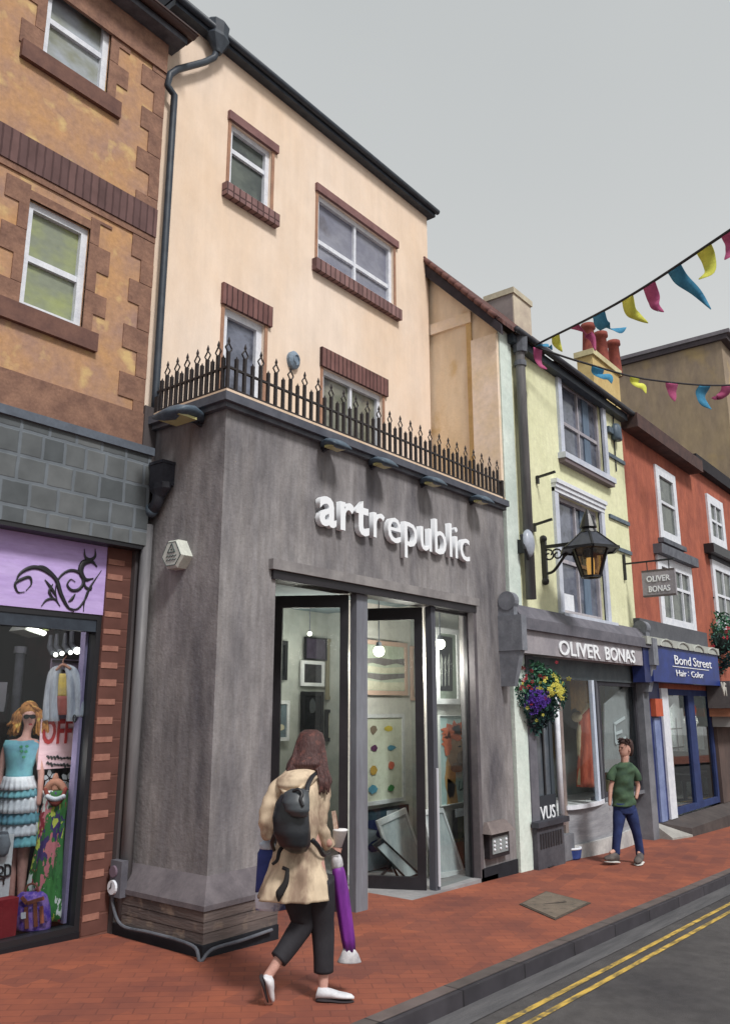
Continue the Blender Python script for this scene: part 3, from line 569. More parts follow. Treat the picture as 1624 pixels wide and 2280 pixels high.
mb = MB(); q = [FJ.B(166+3*math.cos(a), 1600+8*math.sin(a), -.05) for a in [i*.6 for i in range(11)]]; mb.tube(q, .006, 6); mb.build('cuff_cord', BLACK, jk)
# OFF poster
op = thing('sale_poster', 'pink sale poster lettered OFF in red below the hanging jacket', 'poster', onY(130, 1711, YD+.14)); x0, x1, z0, z1 = R(YD+.12, 88, 174, 1600, 1711)
mb = MB(); mb.box(x0, YD+.12, z0, x1, YD+.13, z1); mb.build('sheet', mat('pink_card', (238, 204, 214), (216, 164, 178), scale=1.7, stretch=(.5, 1, 2.5)), op)
a = onY(92, 1656, YD+.11); b = onY(158, 1656, YD+.11)
text('OFF', .30, mat('red_letter', (176, 36, 40)), .004, 'lettering', op, MF((a.x, YD+.112, onY(120, 1655, YD+.11).z)), width=b.x-a.x, bold=.02)
mb = MB(); random.seed(5)
for row, vv in ((0, 1688), (1, 1704)):
    for i in range(8):
        u = 104+i*7.2; mb.tube(cr([onY(u, vv-2+i*.6, YD+.113), onY(u+2, vv-5+random.uniform(-2, 2)+i*.6, YD+.113), onY(u+5, vv+random.uniform(-2, 3)+i*.6, YD+.113)], 3), .009, 5)
mb.build('small_print', BLACK, op)
# back slatted lilac board behind jacket
mb = MB(); x0, x1, z0, z1 = R(YD+.42, 110, 182, 1468, 1600)
sb_ = thing('slat_board', 'lilac slatted display board behind the hanging jacket', 'display board', ((x0+x1)/2, YD+.42, z0))
mb.box(x0, YD+.42, z0, x1, YD+.44, z1); mb.build('board', mat('lilac_board', (150, 136, 160), (120, 104, 126), scale=3), sb_)
mb = MB()
for i in range(6): zz = z1-.03-i*.09; mb.box(x0, YD+.41, zz, x1, YD+.419, zz+.02)
mb.build('slot', mat('dark_slot', (50, 36, 46)), sb_)
# lights
GLOW = mat('lit_bulb', (255, 250, 235), emit=5)
YS = YL+.8
for i, (u, v) in enumerate(((124, 1458), (138, 1455), (157, 1453), (172, 1449))):
    p = onY(u, v, YS); t = thing('spot_lamp', ['leftmost', 'second from left', 'third from left', 'rightmost and largest'][i]+' small lit spot lamp above the hanging jacket in the lilac shop', 'spot lamp', p, 'small spot lamps in the lilac shop')
    mb = MB(); mb.ball(p, .022+.014*(i == 3), 8); mb.build('bulb', GLOW, t, smooth=True)
    mb = MB(); mb.tube([p+Vector((0, .05, .02)), p+Vector((0, .12, .08)), p+Vector((0, .12, .2+.2*(i == 3)))], [.03, .028, .015], 10); mb.build('lamp_body', LEAD, t)
tl = thing('ceiling_light', 'rectangular lit ceiling light panel high inside the lilac shop', 'ceiling light', onY(80, 1400, YL+1.2))
pc = onY(80, 1402, YL+1.2); mb = MB(); mb.hexa([onY(u, v, YL+1.2)+Vector((0, o, 0)) for o, (u, v) in ((0, (54, 1402)), (0, (98, 1417)), (.3, (98, 1417)), (.3, (54, 1402)), (0, (62, 1391)), (0, (104, 1406)), (.3, (104, 1406)), (.3, (62, 1391)))]); mb.build('housing', mat('light_housing', (206, 212, 206)), tl)
mb = MB()
for i in range(5): mb.ball(onY(64+i*8, 1398+i*3, YL+1.2)+Vector((0, -.02, 0)), .022, 6)
mb.build('bulb', GLOW, tl); 
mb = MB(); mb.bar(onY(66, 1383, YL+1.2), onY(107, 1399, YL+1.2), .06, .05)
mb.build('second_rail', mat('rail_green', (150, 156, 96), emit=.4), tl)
lamp(tl, (3.6, YL+.40, 2.75), 30, r=.25); lamp(tl, (4.2, YL+.22, 1.35), 3.5, r=.2)  # ceiling light moved off its fitting, plus an added low fill for the poster
sp = thing('shop_column', 'thin pale grey column standing inside the lilac shop', 'column', onY(32, 1640, YL+1.5)); mb = MB(); mb.tube([onY(28, 1660, YL+1.5), onY(46, 1448, YL+1.5)], [.05, .045], 12); mb.build('shaft', LEAD, sp, smooth=True); mb = MB(); mb.tube([onY(45, 1455, YL+1.5), onY(47, 1440, YL+1.5)], [.065, .065], 12); mb.build('capital', POST, sp)
sl_ = thing('grey_card', 'plain grey card leaning at the far left inside the lilac shop', 'card', onY(8, 1585, YL+1.3)); mb = MB(); mb.poly([onY(u, v, YL+1.3) for u, v in ((-20, 1519), (17, 1519), (10, 1585), (-20, 1585))], (0, .02, 0)); mb.build('card', mat('pale_grey_card', (150, 152, 160)), sl_)
mb = MB(); mb.bar(onY(17, 1545, YL+1.31), onY(8, 1590, YL+1.31), .02, .02); mb.build('edge', BLACK, sl_)
# ================================================================== GALLERY (grey shopfront, peach upper floors)
YG, XG0, XG1, YP = 5.6, 4.95, 10.27, 6.78
ga = thing('gallery_building', 'tall peach building above a dark grey corner shopfront with open folding doors', 'building', (7.6, YG, gz(7.6)))
ZL = 4.56                                                       # underside of ledge
OX0, OX1, OZ = onY(603, 1700, YG).x, onY(1062, 1700, YG).x, 3.10
mb = wallY(MB(), XG0, XG1, gz(XG0)-.3, ZL, YG, YG+.22, [(OX0, OX1, -2, OZ)]); mb.build('shopfront_wall', GREY, ga)
mb = MB(); mb.box(XG0, YG+.22, -.4, XG0+.25, YL+.0, ZL); mb.build('side_wall', GREY, ga)
mb = MB(); mb.box(4.796, YL-.05, -.6, XG0-.002, YL+.05, ZL+.24); mb.build('recess_wall', mat('recess_grey_brown', (92, 84, 84), (64, 60, 64), scale=2, stretch=(3, 3, .3)), ga)
# raised corner pilaster strip & lintel hood
mb = MB(); mb.box(OX0-.10, YG-.06, OZ+.0, OX1+.08, YG, OZ+.10); mb.build('lintel_hood', mat('hood_grey', (150, 146, 146), (122, 118, 120), scale=3), ga)
mb = MB(); mb.box(OX0-.06, YG-.03, OZ-.09, OX1+.04, YG+.2, OZ-.003); mb.build('lintel', FRBLK, ga)
# ledge
mb = MB()
def lring(mb, e, z0, z1, y1=None):
    mb.box(XG0-e, YG-e, z0, XG1, YG+.25, z1); mb.box(XG0-e, YG+.25, z0, XG0+.2, YL-.02, z1)
lring(mb, .06, ZL, ZL+.045); mb.build('ledge_moulding', LEAD, ga)
mb = MB(); lring(mb, .11, ZL+.045, ZL+.13); mb.build('ledge', mat('ledge_grey', (92, 95, 106), (72, 76, 88), scale=4), ga)
mb = MB(); lring(mb, .05, ZL+.13, ZL+.185); mb.build('ledge_coping', mat('ledge_coping', (226, 200, 176), (214, 184, 150), scale=4), ga)
mb = MB(); mb.box(XG0+.2, YG+.25, ZL+.04, XG1, YP, ZL+.12); mb.build('terrace', LEAD, ga)
# plinth with grooves
mb = MB(); px0 = 4.79
def plin(mb, e, z0, z1, x1=OX0):
    mb.hexa([(XG0-e, YG-e, z0), (x1, YG-e, z0), (x1, YG, z0), (XG0-e, YG, z0), (XG0-e, YG-e, z1), (x1, YG-e, z1), (x1, YG, z1), (XG0-e, YG, z1)]); mb.box(XG0-e, YG, z0, XG0, YL-.02, z1)
zc = .43
def bevel(mb, e0, e1, z0, z1, x1=OX0):
    mb.add([(XG0-e0, YG-e0, z0), (x1, YG-e0, z0), (x1, YG-e1, z1), (XG0-e1, YG-e1, z1)], [(0, 1, 2, 3)]); mb.add([(XG0-e0, YL-.02, z0), (XG0-e0, YG-e0, z0), (XG0-e1, YG-e1, z1), (XG0-e1, YL-.02, z1)], [(0, 1, 2, 3)]); mb.add([(x1, YG-e0, z0), (x1, YG, z0), (x1, YG, z1), (x1, YG-e1, z1)], [(0, 1, 2, 3)])
bevel(mb, .15, 0, .24, zc); plin(mb, .15, .20, .24); mb.build('plinth_cap', PLCAP, ga)
mb = MB(); z = -.05
for i in range(3): plin(mb, .13+.003*i, z, z+.078); plin(mb, .122, z+.078, z+.0834); z += .0834
mb.build('plinth', PLINTH, ga)
mb = MB(); plin(mb, .145, -.5, -.052); mb.build('plinth_base', mat('plinth_base', (36, 38, 46), (28, 30, 38), scale=6), ga)
mb = MB(); mb.box(OX1, YG-.02, -.6, XG1, YG, gz(9.8)+.16); mb.build('plinth_base', MATS['plinth_base'], ga)
# upper wall
A = R(YP, 511, 603, 300, 440); B = R(YP, 707, 876, 492, 625); A = [onY(511, 345, YP).x, onY(602, 400, YP).x, onY(555, 442, YP).z, onY(557, 302, YP).z]
B = [onY(706, 510, YP).x, onY(875, 615, YP).x, onY(785, 628, YP).z, onY(795, 492, YP).z]
Cw = [onY(497, 730, YP).x, onY(586, 790, YP).x, ZL+.3, onY(543, 702, YP).z]; D = [onY(717, 870, YP).x, onY(850, 930, YP).x, ZL+.3, onY(785, 850, YP).z]
ZE = onY(730, 285, YP-.12).z
mb = wallY(MB(), 4.8, 10.22, ZL, ZE-.02, YP, YP+.3, [A, B, Cw, D]); mb.build('upper_wall', PEACH, ga)
mb = MB(); mb.box(9.9, YP+.3, ZL, 10.22, 13, ZE-.02); mb.box(4.8, YP+.3, ZL, 5.0, 13, ZE-.02); mb.build('end_wall', PEACH, ga)
sash(ga, *A, YP, P_DARK, meet=.62, y_in=.04); wb = sash(ga, *B, YP, P_BLUE, mull=1, meet=.33, y_in=.04, fw=.07)
sash(ga, *Cw, YP, P_SLATE, hasbar=False, y_in=.04, fw=.09); sash(ga, *D, YP, P_OLIVE, hasbar=False, mull=1, y_in=.04, fw=.07)
for W, m, up_ in ((A, SILLBR, 0), (B, SILLBR, 0), (Cw, DKBRICK, 1), (D, DKBRICK, 1)):
    h = .17 if up_ else .12
    for xa, xb in ((W[0]-.045, W[0]-.001), (W[1]+.001, W[1]+.05)):
        mb = MB(); mb.box(xa, YP-.015, W[2]-(0 if up_ else .03), xb, YP+.03, W[3]+.001); mb.build('side_reveal', mat('warm_brown_reveal', (176, 132, 104), (150, 112, 92), scale=6), ga)
    LM = brickmat('lintel_bricks', (128, 90, 86), (110, 76, 74), (72, 50, 50), .085, .8, .013, off=0) if up_ else mat('lintel_plain', (136, 98, 96), (120, 84, 84), scale=6)
    mb = MB(); mb.box(W[0]-.06, YP-.045, W[3]+(.002), W[1]+.10, YP+.04, W[3]+h+.1*(up_)); mb.build('brick_lintel', LM, ga)
    if not up_:
        mb = MB(); mb.box(W[0]-.1, YP-.09, W[2]-.20, W[1]+.1, YP+.04, W[2]-.03); mb.build('sill', SILLBR, ga)
        mb = MB(); mb.box(W[0]-.05, YP-.06, W[2]-.028, W[1]+.02, YP+.04, W[2]-.002); mb.build('sill_board', WHITE, ga)
# eaves: dark fascia/gutter and roof
mb = MB(); mb.box(4.85, YP-.12, ZE-.02, 10.30, YP+.3, ZE+.07); mb.build('eaves_fascia', SLATEBLUE, ga)
mb = MB(); mb.tube([(4.3, YP-.15, ZE+.07), (10.33, YP-.15, ZE+.07)], .045, 10); mb.build('gutter', SLATEBLUE, ga, smooth=True)
mb = MB(); mb.poly([(4.85, YP-.12, ZE+.11), (4.85, YP+4, ZE+2.5), (4.85, YP+4, ZE+2.3), (4.85, YP+.1, ZE+.10)], (5.45, 0, 0)); mb.build('roof', mat('slate_roof', (60, 66, 74), (48, 54, 62), scale=6), ga)
# hopper head and downpipe
def pw(u, v, d=.10): return onY(u, v, YP-d)
mb = MB(); p = pw(485, 88, .12)
mb.loft([(p+Vector((0, 0, .24)), (.13, 0, 0), (0, .08, 0)), (p+Vector((0, 0, .2)), (.16, 0, 0), (0, .11, 0)), (p+Vector((0, 0, .05)), (.14, 0, 0), (0, .1, 0)), (p+Vector((0, 0, .0)), (.17, 0, 0), (0, .11, 0)), (p+Vector((0, 0, -.16)), (.07, 0, 0), (0, .06, 0)), (p+Vector((0, 0, -.2)), (.05, 0, 0), (0, .05, 0))], 8); mb.build('hopper_head', SLATEBLUE, ga)
mb = MB(); mb.tube([p+Vector((0, .0, -.15))]+[pw(476, 128), pw(455, 138), pw(395, 154), pw(378, 166), pw(372, 190)]+[(4.93, YP-.10, z) for z in (8.6, 8, 7, 6, 5, 4.8)], .040, 10); mb.build('downpipe', SLATEBLUE, ga, smooth=True)
# interior shell
INT = mat('gallery_wall', (182, 184, 176), (156, 162, 158), scale=.9)
mb = MB(); mb.box(XG0+.26, 8.6, -.5, XG1, 8.75, 3.3); mb.box(XG0+.26, 5.83, -.5, XG0+.4, 8.6, 3.3); mb.box(9.88, 5.83, -.5, 10.0, 8.6, 3.3); mb.build('interior_wall', INT, ga)
mb = MB(); mb.box(XG0+.26, 5.83, 3.25, 9.9, 8.75, 3.35); mb.build('ceiling', mat('gallery_ceiling', (120, 136, 140), (104, 122, 128), scale=1), ga)
mb = MB(); mb.box(XG0+.3, YG-.02, -.6, 9.74, 8.6, gz(7.2)-.02); mb.build('floor', mat('grey_step', (150, 148, 150), (126, 126, 130), scale=2), ga)
# fixed pane and door leaves
def leaf(name, a, b, z0, z1, fw, th, m, edge=None, inner=None):
    """glazed leaf between plan points a and b"""
    a, b = Vector((a[0], a[1], 0)), Vector((b[0], b[1], 0)); d = (b-a).normalized(); n_ = Vector((d.y, -d.x, 0))*th/2; W_ = (b-a).length
    def bx(mb, s0, s1, za, zb_): 
        P = []
        for zz in (za, zb_): P += [a+d*s0-n_+ZZ*zz, a+d*s1-n_+ZZ*zz, a+d*s1+n_+ZZ*zz, a+d*s0+n_+ZZ*zz]
        mb.hexa(P)
    mb = MB(); bx(mb, 0, fw, z0, z1); bx(mb, W_-fw, W_, z0, z1); bx(mb, fw, W_-fw, z0, z0+fw*1.5); bx(mb, fw, W_-fw, z1-fw*1.5, z1); o = mb.build(name, m, ga)
    n_ *= .12; mb = MB(); bx(mb, fw, W_-fw, z0+fw*1.5, z1-fw*1.5); mb.build('pane', GLASS, o); return o
ZD0 = gz(7)-.0
H1, H2 = (6.93, 5.72), (8.38, 5.74)
f1 = (6.50, 6.42); f2 = (7.98, 6.50)
leaf('folding_door', f1, H1, ZD0, 3.0, .09, .05, FRBLK); leaf('folding_door', f2, H2, ZD0-.04, 3.0, .10, .05, FRBLK)
mb = MB(); x_ = H1[0]+.03; mb.box(x_, YG+.03, gz(x_)-.05, x_+.19, YG+.12, 3.01); mb.build('door_post', POST, ga)
mb = MB(); x_ = H1[0]+.23; mb.box(x_, YG+.06, gz(x_)-.05, x_+.03, YG+.12, 3.01); mb.build('door_edge_strip', mat('pale_edge_strip', (200, 206, 204), (170, 180, 184), scale=7), ga)
mb = MB(); x_ = H2[0]+.03; mb.box(x_, YG+.03, gz(x_)-.05, x_+.04, YG+.12, 3.01); mb.box(x_+.045, YG+.03, gz(x_)-.05, x_+.092, YG+.12, 3.01); mb.build('door_post', mat('dark_post', (92, 94, 104), (76, 78, 88), scale=3, stretch=(2, 2, .3)), ga)
mb = MB(); mb.tube([(H2[0]+.07, YG+.012, gz(8)+.05), (H2[0]+.07, YG+.012, 1.1)], .018, 8); mb.build('door_bolt_rod', mat('steel', (190, 194, 204), rough=.35), ga)
leaf('fixed_window', (H2[0]+.125, YG+.1), (OX1-.02, YG+.1), gz(9)-.04, 3.0, .022, .04, FRBLK)
mb = MB(); mb.box(OX1-.022, YG-.02, gz(9.5)-.1, OX1+.05, YG+.15, 3.05); mb.build('jamb', mat('jamb_grey', (98, 92, 96), (80, 76, 82), scale=3), ga)
mb = MB(); mb.box(H2[0]+.15, YG-.01, -.6, OX1+.03, YG+.17, gz(9)-.045); mb.build('threshold', MATS['plinth_base'], ga)
# display partitions inside carrying pictures
PART = mat('display_panel', (214, 212, 204), (196, 194, 188), scale=1.2)
YA, YB_, YC_ = 6.12, 6.95, 8.55
xa0, xb0, xb1 = onY(950, 1700, YA).x, onY(778, 1700, YB_).x, onY(962, 1700, YB_).x
mb = MB(); mb.box(xa0+.02, YA+.03, -.4, 9.87, YA+.09, 3.2); mb.box(xb0, YB_+.03, -.4, xb1+.25, YB_+.09, 3.2); mb.build('display_partition', PART, ga)
# ---- pictures
GOLDF = mat('pale_wood_frame', (196, 164, 146)); WHF = mat('white_frame', (222, 222, 224), (200, 202, 206), scale=10); BLF = mat('black_picture_frame', (26, 28, 34), rough=.4)
def flat(mb, pts, y, t=.004): mb.poly([(p[0], y, p[1]) for p in pts], (0, t, 0))
def picture(label, Y, uL, uR, vT, vB, fm, fw, bgm, art=(), mount=None, group=None, cat='picture'):
    x0, x1, z0, z1 = R(Y, uL, uR, vT, vB); t = thing('picture', label, cat, ((x0+x1)/2, Y, z0), group); Y0 = Y-.04
    mb = MB(); frameY(mb, x0, x1, z0, z1, Y0, fw, .04); mb.build('frame', fm, t)
    mb = MB(); mb.box(x0+fw, Y0+.02, z0+fw, x1-fw, Y0+.035, z1-fw); mb.build('canvas', bgm, t)
    ix0, ix1, iz0, iz1 = x0+fw, x1-fw, z0+fw, z1-fw
    for k, (m, shapes) in enumerate(art):
        mb = MB()
        for sh in shapes: flat(mb, [(ix0+(ix1-ix0)*a, iz0+(iz1-iz0)*b) for a, b in sh], Y0+.014-.0015*k, .003)
        mb.build('painted_area', m, t)
    return t
def blob(cx_, cz_, rx, rz, n=12, j=.12, seed=0):
    rd = random.Random(seed); return [(cx_+rx*math.cos(2*math.pi*i/n)*(1+rd.uniform(-j, j)), cz_+rz*math.sin(2*math.pi*i/n)*(1+rd.uniform(-j, j))) for i in range(n)]
def C(name, *c): return mat(name, c, tuple(max(0, x-18) for x in c), scale=9)
picture('black framed dark picture beside the doorway edge on the deep wall', YC_, 596, 636, 1426, 1514, BLF, .06, C('near_black', 30, 34, 40))
picture('dusky purple picture highest on the rear wall behind the open door', YC_, 676, 724, 1420, 1470, BLF, .02, C('dusk_purple', 78, 70, 88))
picture('small grey picture with white mount below the dusky purple one', YC_, 668, 718, 1472, 1528, WHF, .05, C('charcoal_art', 62, 62, 66))
picture('tall black picture just above the head of the walking woman', YC_, 668, 716, 1540, 1636, BLF, .06, C('near_black', 30, 34, 40), [(C('mid_grey_art', 84, 88, 92), [blob(.5, .7, .2, .22, seed=4)])])
picture('greenish ochre picture at the right of the rear wall', YC_, 724, 754, 1424, 1558, mat('olive_frame', (130, 124, 100)), .05, C('ochre_art', 150, 148, 116), [(C('dark_green_art', 58, 74, 68), [blob(.62, .72, .16, .09, seed=1), blob(.6, .42, .14, .08, seed=2), blob(.45, .15, .2, .05, seed=3)])])
picture('cloudy landscape picture in a pale wood frame above the coloured patches picture', YB_, 800, 902, 1428, 1548, GOLDF, .06, C('pale_green_art', 186, 196, 176),
        [(C('cloud_grey', 128, 122, 122), [[(0, .55), (.2, .6), (.5, .55), (.8, .62), (1, .58), (1, .74), (.7, .7), (.4, .72), (0, .68)], [(0, .28), (.4, .22), (1, .3), (1, .4), (.5, .36), (0, .38)]]), (C('cream_art', 208, 204, 180), [[(0, .4), (.5, .38), (1, .42), (1, .55), (.5, .5), (0, .54)], [(0, .02), (1, .02), (1, .2), (.5, .18), (0, .22)]])])
PCOL = [(140, 120, 100), (232, 208, 40), (104, 40, 96), (90, 160, 186), (206, 162, 40), (226, 110, 78), (84, 162, 190), (62, 140, 72)]
rd = random.Random(9); art = []
for i, c in enumerate(PCOL):
    cx_, cz_ = .28+.42*(i % 2)+rd.uniform(-.04, .04), .86-.235*(i//2)+rd.uniform(-.03, .03); art.append((C('patch_%d_paint' % i, *c), [blob(cx_, cz_, rd.uniform(.07, .12), rd.uniform(.035, .055), 7, .25, i+20)]))
picture('pale picture of scattered coloured patches behind the open glass door', YB_, 797, 896, 1590, 1790, WHF, .05, C('pale_sage', 224, 226, 204), art)
picture('dark blue picture low on the partition behind the leaning white frames', YB_, 800, 905, 1798, 1935, BLF, .02, C('mist_blue_art', 150, 158, 168), [(C('deep_blue_art', 44, 56, 104), [blob(.35, .78, .25, .12, seed=5), blob(.45, .6, .15, .1, seed=6), blob(.3, .4, .2, .1, seed=7)]), (C('teal_dark_art', 60, 84, 100), [[(0, .86), (1, .8), (1, 1), (0, 1)]])])
picture('picture of black vertical strokes on grey in a white frame above the animal portrait', YA, 966, 1018, 1400, 1568, WHF, .07, C('sage_grey_art', 128, 140, 128), [(BLF, [[(0, .12), (.75, .12), (.8, .95), (0, .95)]]), (C('smoke_strokes', 118, 122, 118), [[(.1, .2), (.16, .18), (.22, .6), (.12, .7)], [(.3, .18), (.36, .2), (.4, .66), (.32, .6)], [(.5, .2), (.56, .2), (.62, .7), (.52, .62)]])])
lion = [(C('lion_ochre', 196, 150, 84), [blob(.30, .30, .16, .24, 16, .15, 41), [(.18, 0), (.5, 0), (.45, .2), (.2, .3)]]),
        (C('lion_fur', 172, 136, 104), [blob(.46, .58, .25, .19, 18, .08, 42)]), (C('mane_orange', 214, 104, 56), [blob(.40, .82, .30, .10, 30, .32, 31), blob(.22, .68, .14, .12, 24, .3, 32), blob(.58, .84, .18, .07, 26, .35, 33)]),
        (C('lion_grey', 140, 118, 102), [blob(.66, .50, .17, .09, 16, .08, 43), blob(.5, .40, .2, .06, 14, .1, 44)]), (BLF, [blob(.81, .53, .045, .03, 8, .2, 3), blob(.58, .64, .05, .010, 8, .2, 5), blob(.74, .66, .03, .008, 8, .2, 6)]),
        (C('teal_scribble', 50, 96, 92), [[(.5, .14), (.52, .14), (.56, .24), (.54, .24)], [(.6, .13), (.62, .13), (.66, .24), (.64, .24)], [(.7, .13), (.72, .13), (.78, .24), (.76, .24)], [(.55, .13), (.94, .18), (.94, .20), (.55, .15)]])]
picture('painted animal head with orange mane on pale teal in the right window', YA, 974, 1050, 1592, 1790, mat('thin_white_edge', (210, 214, 212)), .012, C('pale_teal_art', 182, 208, 204), lion)
picture('dark olive picture with black frame and white ticket at the lower right window corner', YA, 1008, 1052, 1800, 1932, BLF, .05, C('olive_dark_art', 96, 100, 62), [(C('olive_mid_art', 66, 70, 52), [[(0, 0), (1, 0), (1, .5), (.5, .6), (0, .4)]])])
picture('small cream picture with black frame low on the rear wall beside the walking woman', YC_, 722, 750, 1580, 1650, BLF, .05, C('cream_art2', 206, 198, 170), [(C('charcoal_art', 62, 62, 66), [blob(.5, .45, .22, .2, seed=51)])])
picture('narrow blue grey picture in a white frame low at the doorway edge', YC_, 604, 640, 1560, 1650, WHF, .05, C('blue_grey_art', 108, 124, 134), [(C('cream_art2', 206, 198, 170), [blob(.5, .3, .3, .1, seed=52)])])
picture('slim portrait picture in a pale wood frame at the right edge of the partition', YB_, 912, 938, 1440, 1560, GOLDF, .04, C('rose_art', 176, 128, 122), [(C('near_black', 30, 34, 40), [blob(.5, .5, .2, .2, seed=53)])])
def leaning(label, Y, px_, fm, inner, fwpx, dep=.14):
    P = [onY(u, v, Y) for u, v in px_]; t = thing('leaning_frame', label, 'picture frame', (P[0]+P[1])/2); zb = min(p.z for p in P); zt = max(p.z for p in P)
    P = [p+Vector((0, dep*(p.z-zb)/(zt-zb), 0)) for p in P]; c = sum(P, Vector())/4; mb = MB()
    I = [c+(p-c)*(1-fwpx) for p in P]
    for i in range(4): mb.hexa([P[i], P[(i+1) % 4], I[(i+1) % 4], I[i]]+[q+Vector((0, -.03, 0)) for q in (P[i], P[(i+1) % 4], I[(i+1) % 4], I[i])])
    mb.build('frame', fm, t); mb = MB(); mb.poly([p+Vector((0, -.012, 0)) for p in I], (0, .008, 0)); mb.build('print', inner, t); return t, I
PRW = mat('faded_print', (196, 202, 204), (164, 172, 178), scale=6, stretch=(1, 1, .4))
leaning('large white frame leaning behind the small easel board in the doorway', 6.62, ((884, 1960), (955, 1965), (918, 1800), (852, 1830)), WHF, PRW, .16)
t, I = leaning('tall white frame leaning at a slant inside the right window', 5.98, ((967, 1957), (1032, 1946), (1002, 1800), (958, 1806)), WHF, PRW, .14)
t, I = leaning('small narrow white board propped diagonally on black easel legs', 6.3, ((906, 1962), (936, 1950), (862, 1868), (840, 1882)), BLF, PRW, .16, .1)
mb = MB(); a = onY(880, 1922, 6.36); mb.bar(onY(838, 1962, 6.42), onY(872, 1924, 6.40), .03, .02, FH); mb.bar(onY(872, 1924, 6.40), onY(888, 1960, 6.42), .03, .02, FH); mb.build('easel_leg', BLF, t)
for lab, Y, u, v in (('white price card beside the leaning frame behind the open door', YB_-.05, 874, 1812), ('white price card pinned beside the dark olive picture', YA-.05, 1027, 1808)):
    x0, x1, z0, z1 = R(Y, u-13, u+11, v-8, v+10); mb = MB(); mb.box(x0, Y, z0, x1, Y+.008, z1); o = mb.build('price_card', WHITE, None, (x0, Y, z0)); tag(o, lab, 'card')
bt = R(6.05, 724, 752, 1780, 1990)
# gallery lamps (lit in the painting)
for i, (u, v, Y, lab) in enumerate(((611, 1442, 8.2, 'lit spot lamp over the black picture by the doorway edge'), (689, 1411, 8.2, 'tiny lit spot lamp above the dusky purple picture'), (843, 1450, 6.6, 'lit spot lamp in front of the cloudy landscape picture'), (979, 1434, 5.95, 'large lit spot lamp over the black strokes picture'))):
    p = onY(u, v, Y); t = thing('gallery_spot_lamp', lab, 'spot lamp', p, 'spot lamps inside the gallery'); r = (.085, .035, .075, .07)[i]
    mb = MB(); mb.ball(p, r, 9); mb.build('bulb', mat('lit_bulb_warm', (255, 248, 228), emit=3.2), t, smooth=True)
    mb = MB(); mb.tube([p+Vector((0, .0, r*.8)), p+Vector((0, .0, r*1.6))], [r*.6, r*.4], 10); mb.tube([p+Vector((0, 0, r*1.5)), (p.x, p.y, 3.25)], .008, 6); mb.build('lamp_cord', LEAD, t)
    lamp(t, (p.x, p.y-(.45 if i < 3 else .10), p.z-(.15 if i < 3 else .3)), (30, 16, 34, 20)[i], r=.12)
# lettering
SW = mat('white_sign_letter', (232, 236, 242), rough=.5); SHD = mat('letter_side', (50, 52, 60))
asg = thing('shop_sign', 'raised white lowercase letters reading artrepublic on the grey wall', 'sign', (7.6, YG, 3.6))
xl, xr = onY(708, 1145, YG-.06).x, onY(1042, 1210, YG-.06).x; zbse = (onY(735, 1174, YG-.06).z+onY(1020, 1243, YG-.06).z)/2
word = 'artrepublic'; hs = .64; wid = []
tmp = []
for ki, ch in enumerate(word):
    o, w_ = text(ch, hs, SW, .032, 'letter', asg, MF((0, 0, 0)), bold=(.02 if ki < 3 else .0)); tmp.append(o); wid.append(w_)
tot = sum(wid); gap = ((xr-xl)-tot*1.0)/(len(word)-1); kx = 1.0
if gap > .07: kx = ((xr-xl)-.065*(len(word)-1))/tot; gap = .065
x_ = xl
for o, w_ in zip(tmp, wid):
    for v in o.data.vertices:
        q = v.co+ORG[asg.name]; v.co = Vector((x_+q.x*kx, YG-.045+q.y, zbse+q.z))-ORG[asg.name]
    x_ += w_*kx+gap
# railing
ra = thing('railing', 'black iron balcony railing with diamond tipped spikes round the grey ledge', 'railing', (XG0, YG, ZL+.13))
ZR = ZL+.20
def spike(x, y, tall, along):
    mb = MB(); h = .50 if tall else .33; r = .015
    mb.box(x-r, y-r, ZR-.03, x+r, y+r, ZR+h-(.13 if tall else .0)+.0)
    if tall:
        e = Vector(along); zt = ZR+h-.13; q = .042; c = Vector((x, y, zt+.04))
        for a, b in (((0, -.055), (q, 0)), ((q, 0), (0, .055)), ((0, .055), (-q, 0)), ((-q, 0), (0, -.055))): mb.bar(c+e*a[0]+ZZ*a[1], c+e*b[0]+ZZ*b[1], .012, .012, (.3, .3, .9))
        mb.tube([c+ZZ*.05, c+ZZ*.075, c+ZZ*.12], [.009, .016, .002], 6)
    else: mb.tube([(x, y, ZR+h), (x, y, ZR+h+.03)], [.013, .002], 6)
    return mb.build('spike', IRON, ra)
y = YL-.12; k = 0; ptall = None; pshort = None
while y > YG: spike(XG0-.02, y, k % 2 == 1, (0, 1, 0)); y -= .0775; k += 1
x = XG0-.02; k = 0; proto = {}
while x < 10.2:
    tl_ = k % 2 == 0
    if tl_ not in proto: proto[tl_] = (spike(x, YG-.02, tl_, (1, 0, 0)), x)
    else: o, x00 = proto[tl_]; c = o.copy(); COL.objects.link(c); c.parent = ra; c.location = (x-x00, 0, 0); ORG[c.name] = ORG[ra.name]
    x += .108; k += 1
for zz in (ZR-.005, ZR+.21):
    mb = MB(); mb.box(XG0-.038, YG-.034, zz, 10.24, YG-.006, zz+.018); mb.box(XG0-.034, YG-.006, zz, XG0-.006, YL-.02, zz+.018); mb.build('rail', IRON, ra)
mb = MB(); mb.box(10.2, YG-.05, ZR-.05, 10.24, YG+.01, ZR+.24); mb.box(XG0-.05, YL-.1, ZR-.02, XG0+.01, YL-.03, ZR+.16); mb.build('end_bracket', IRON, ra)
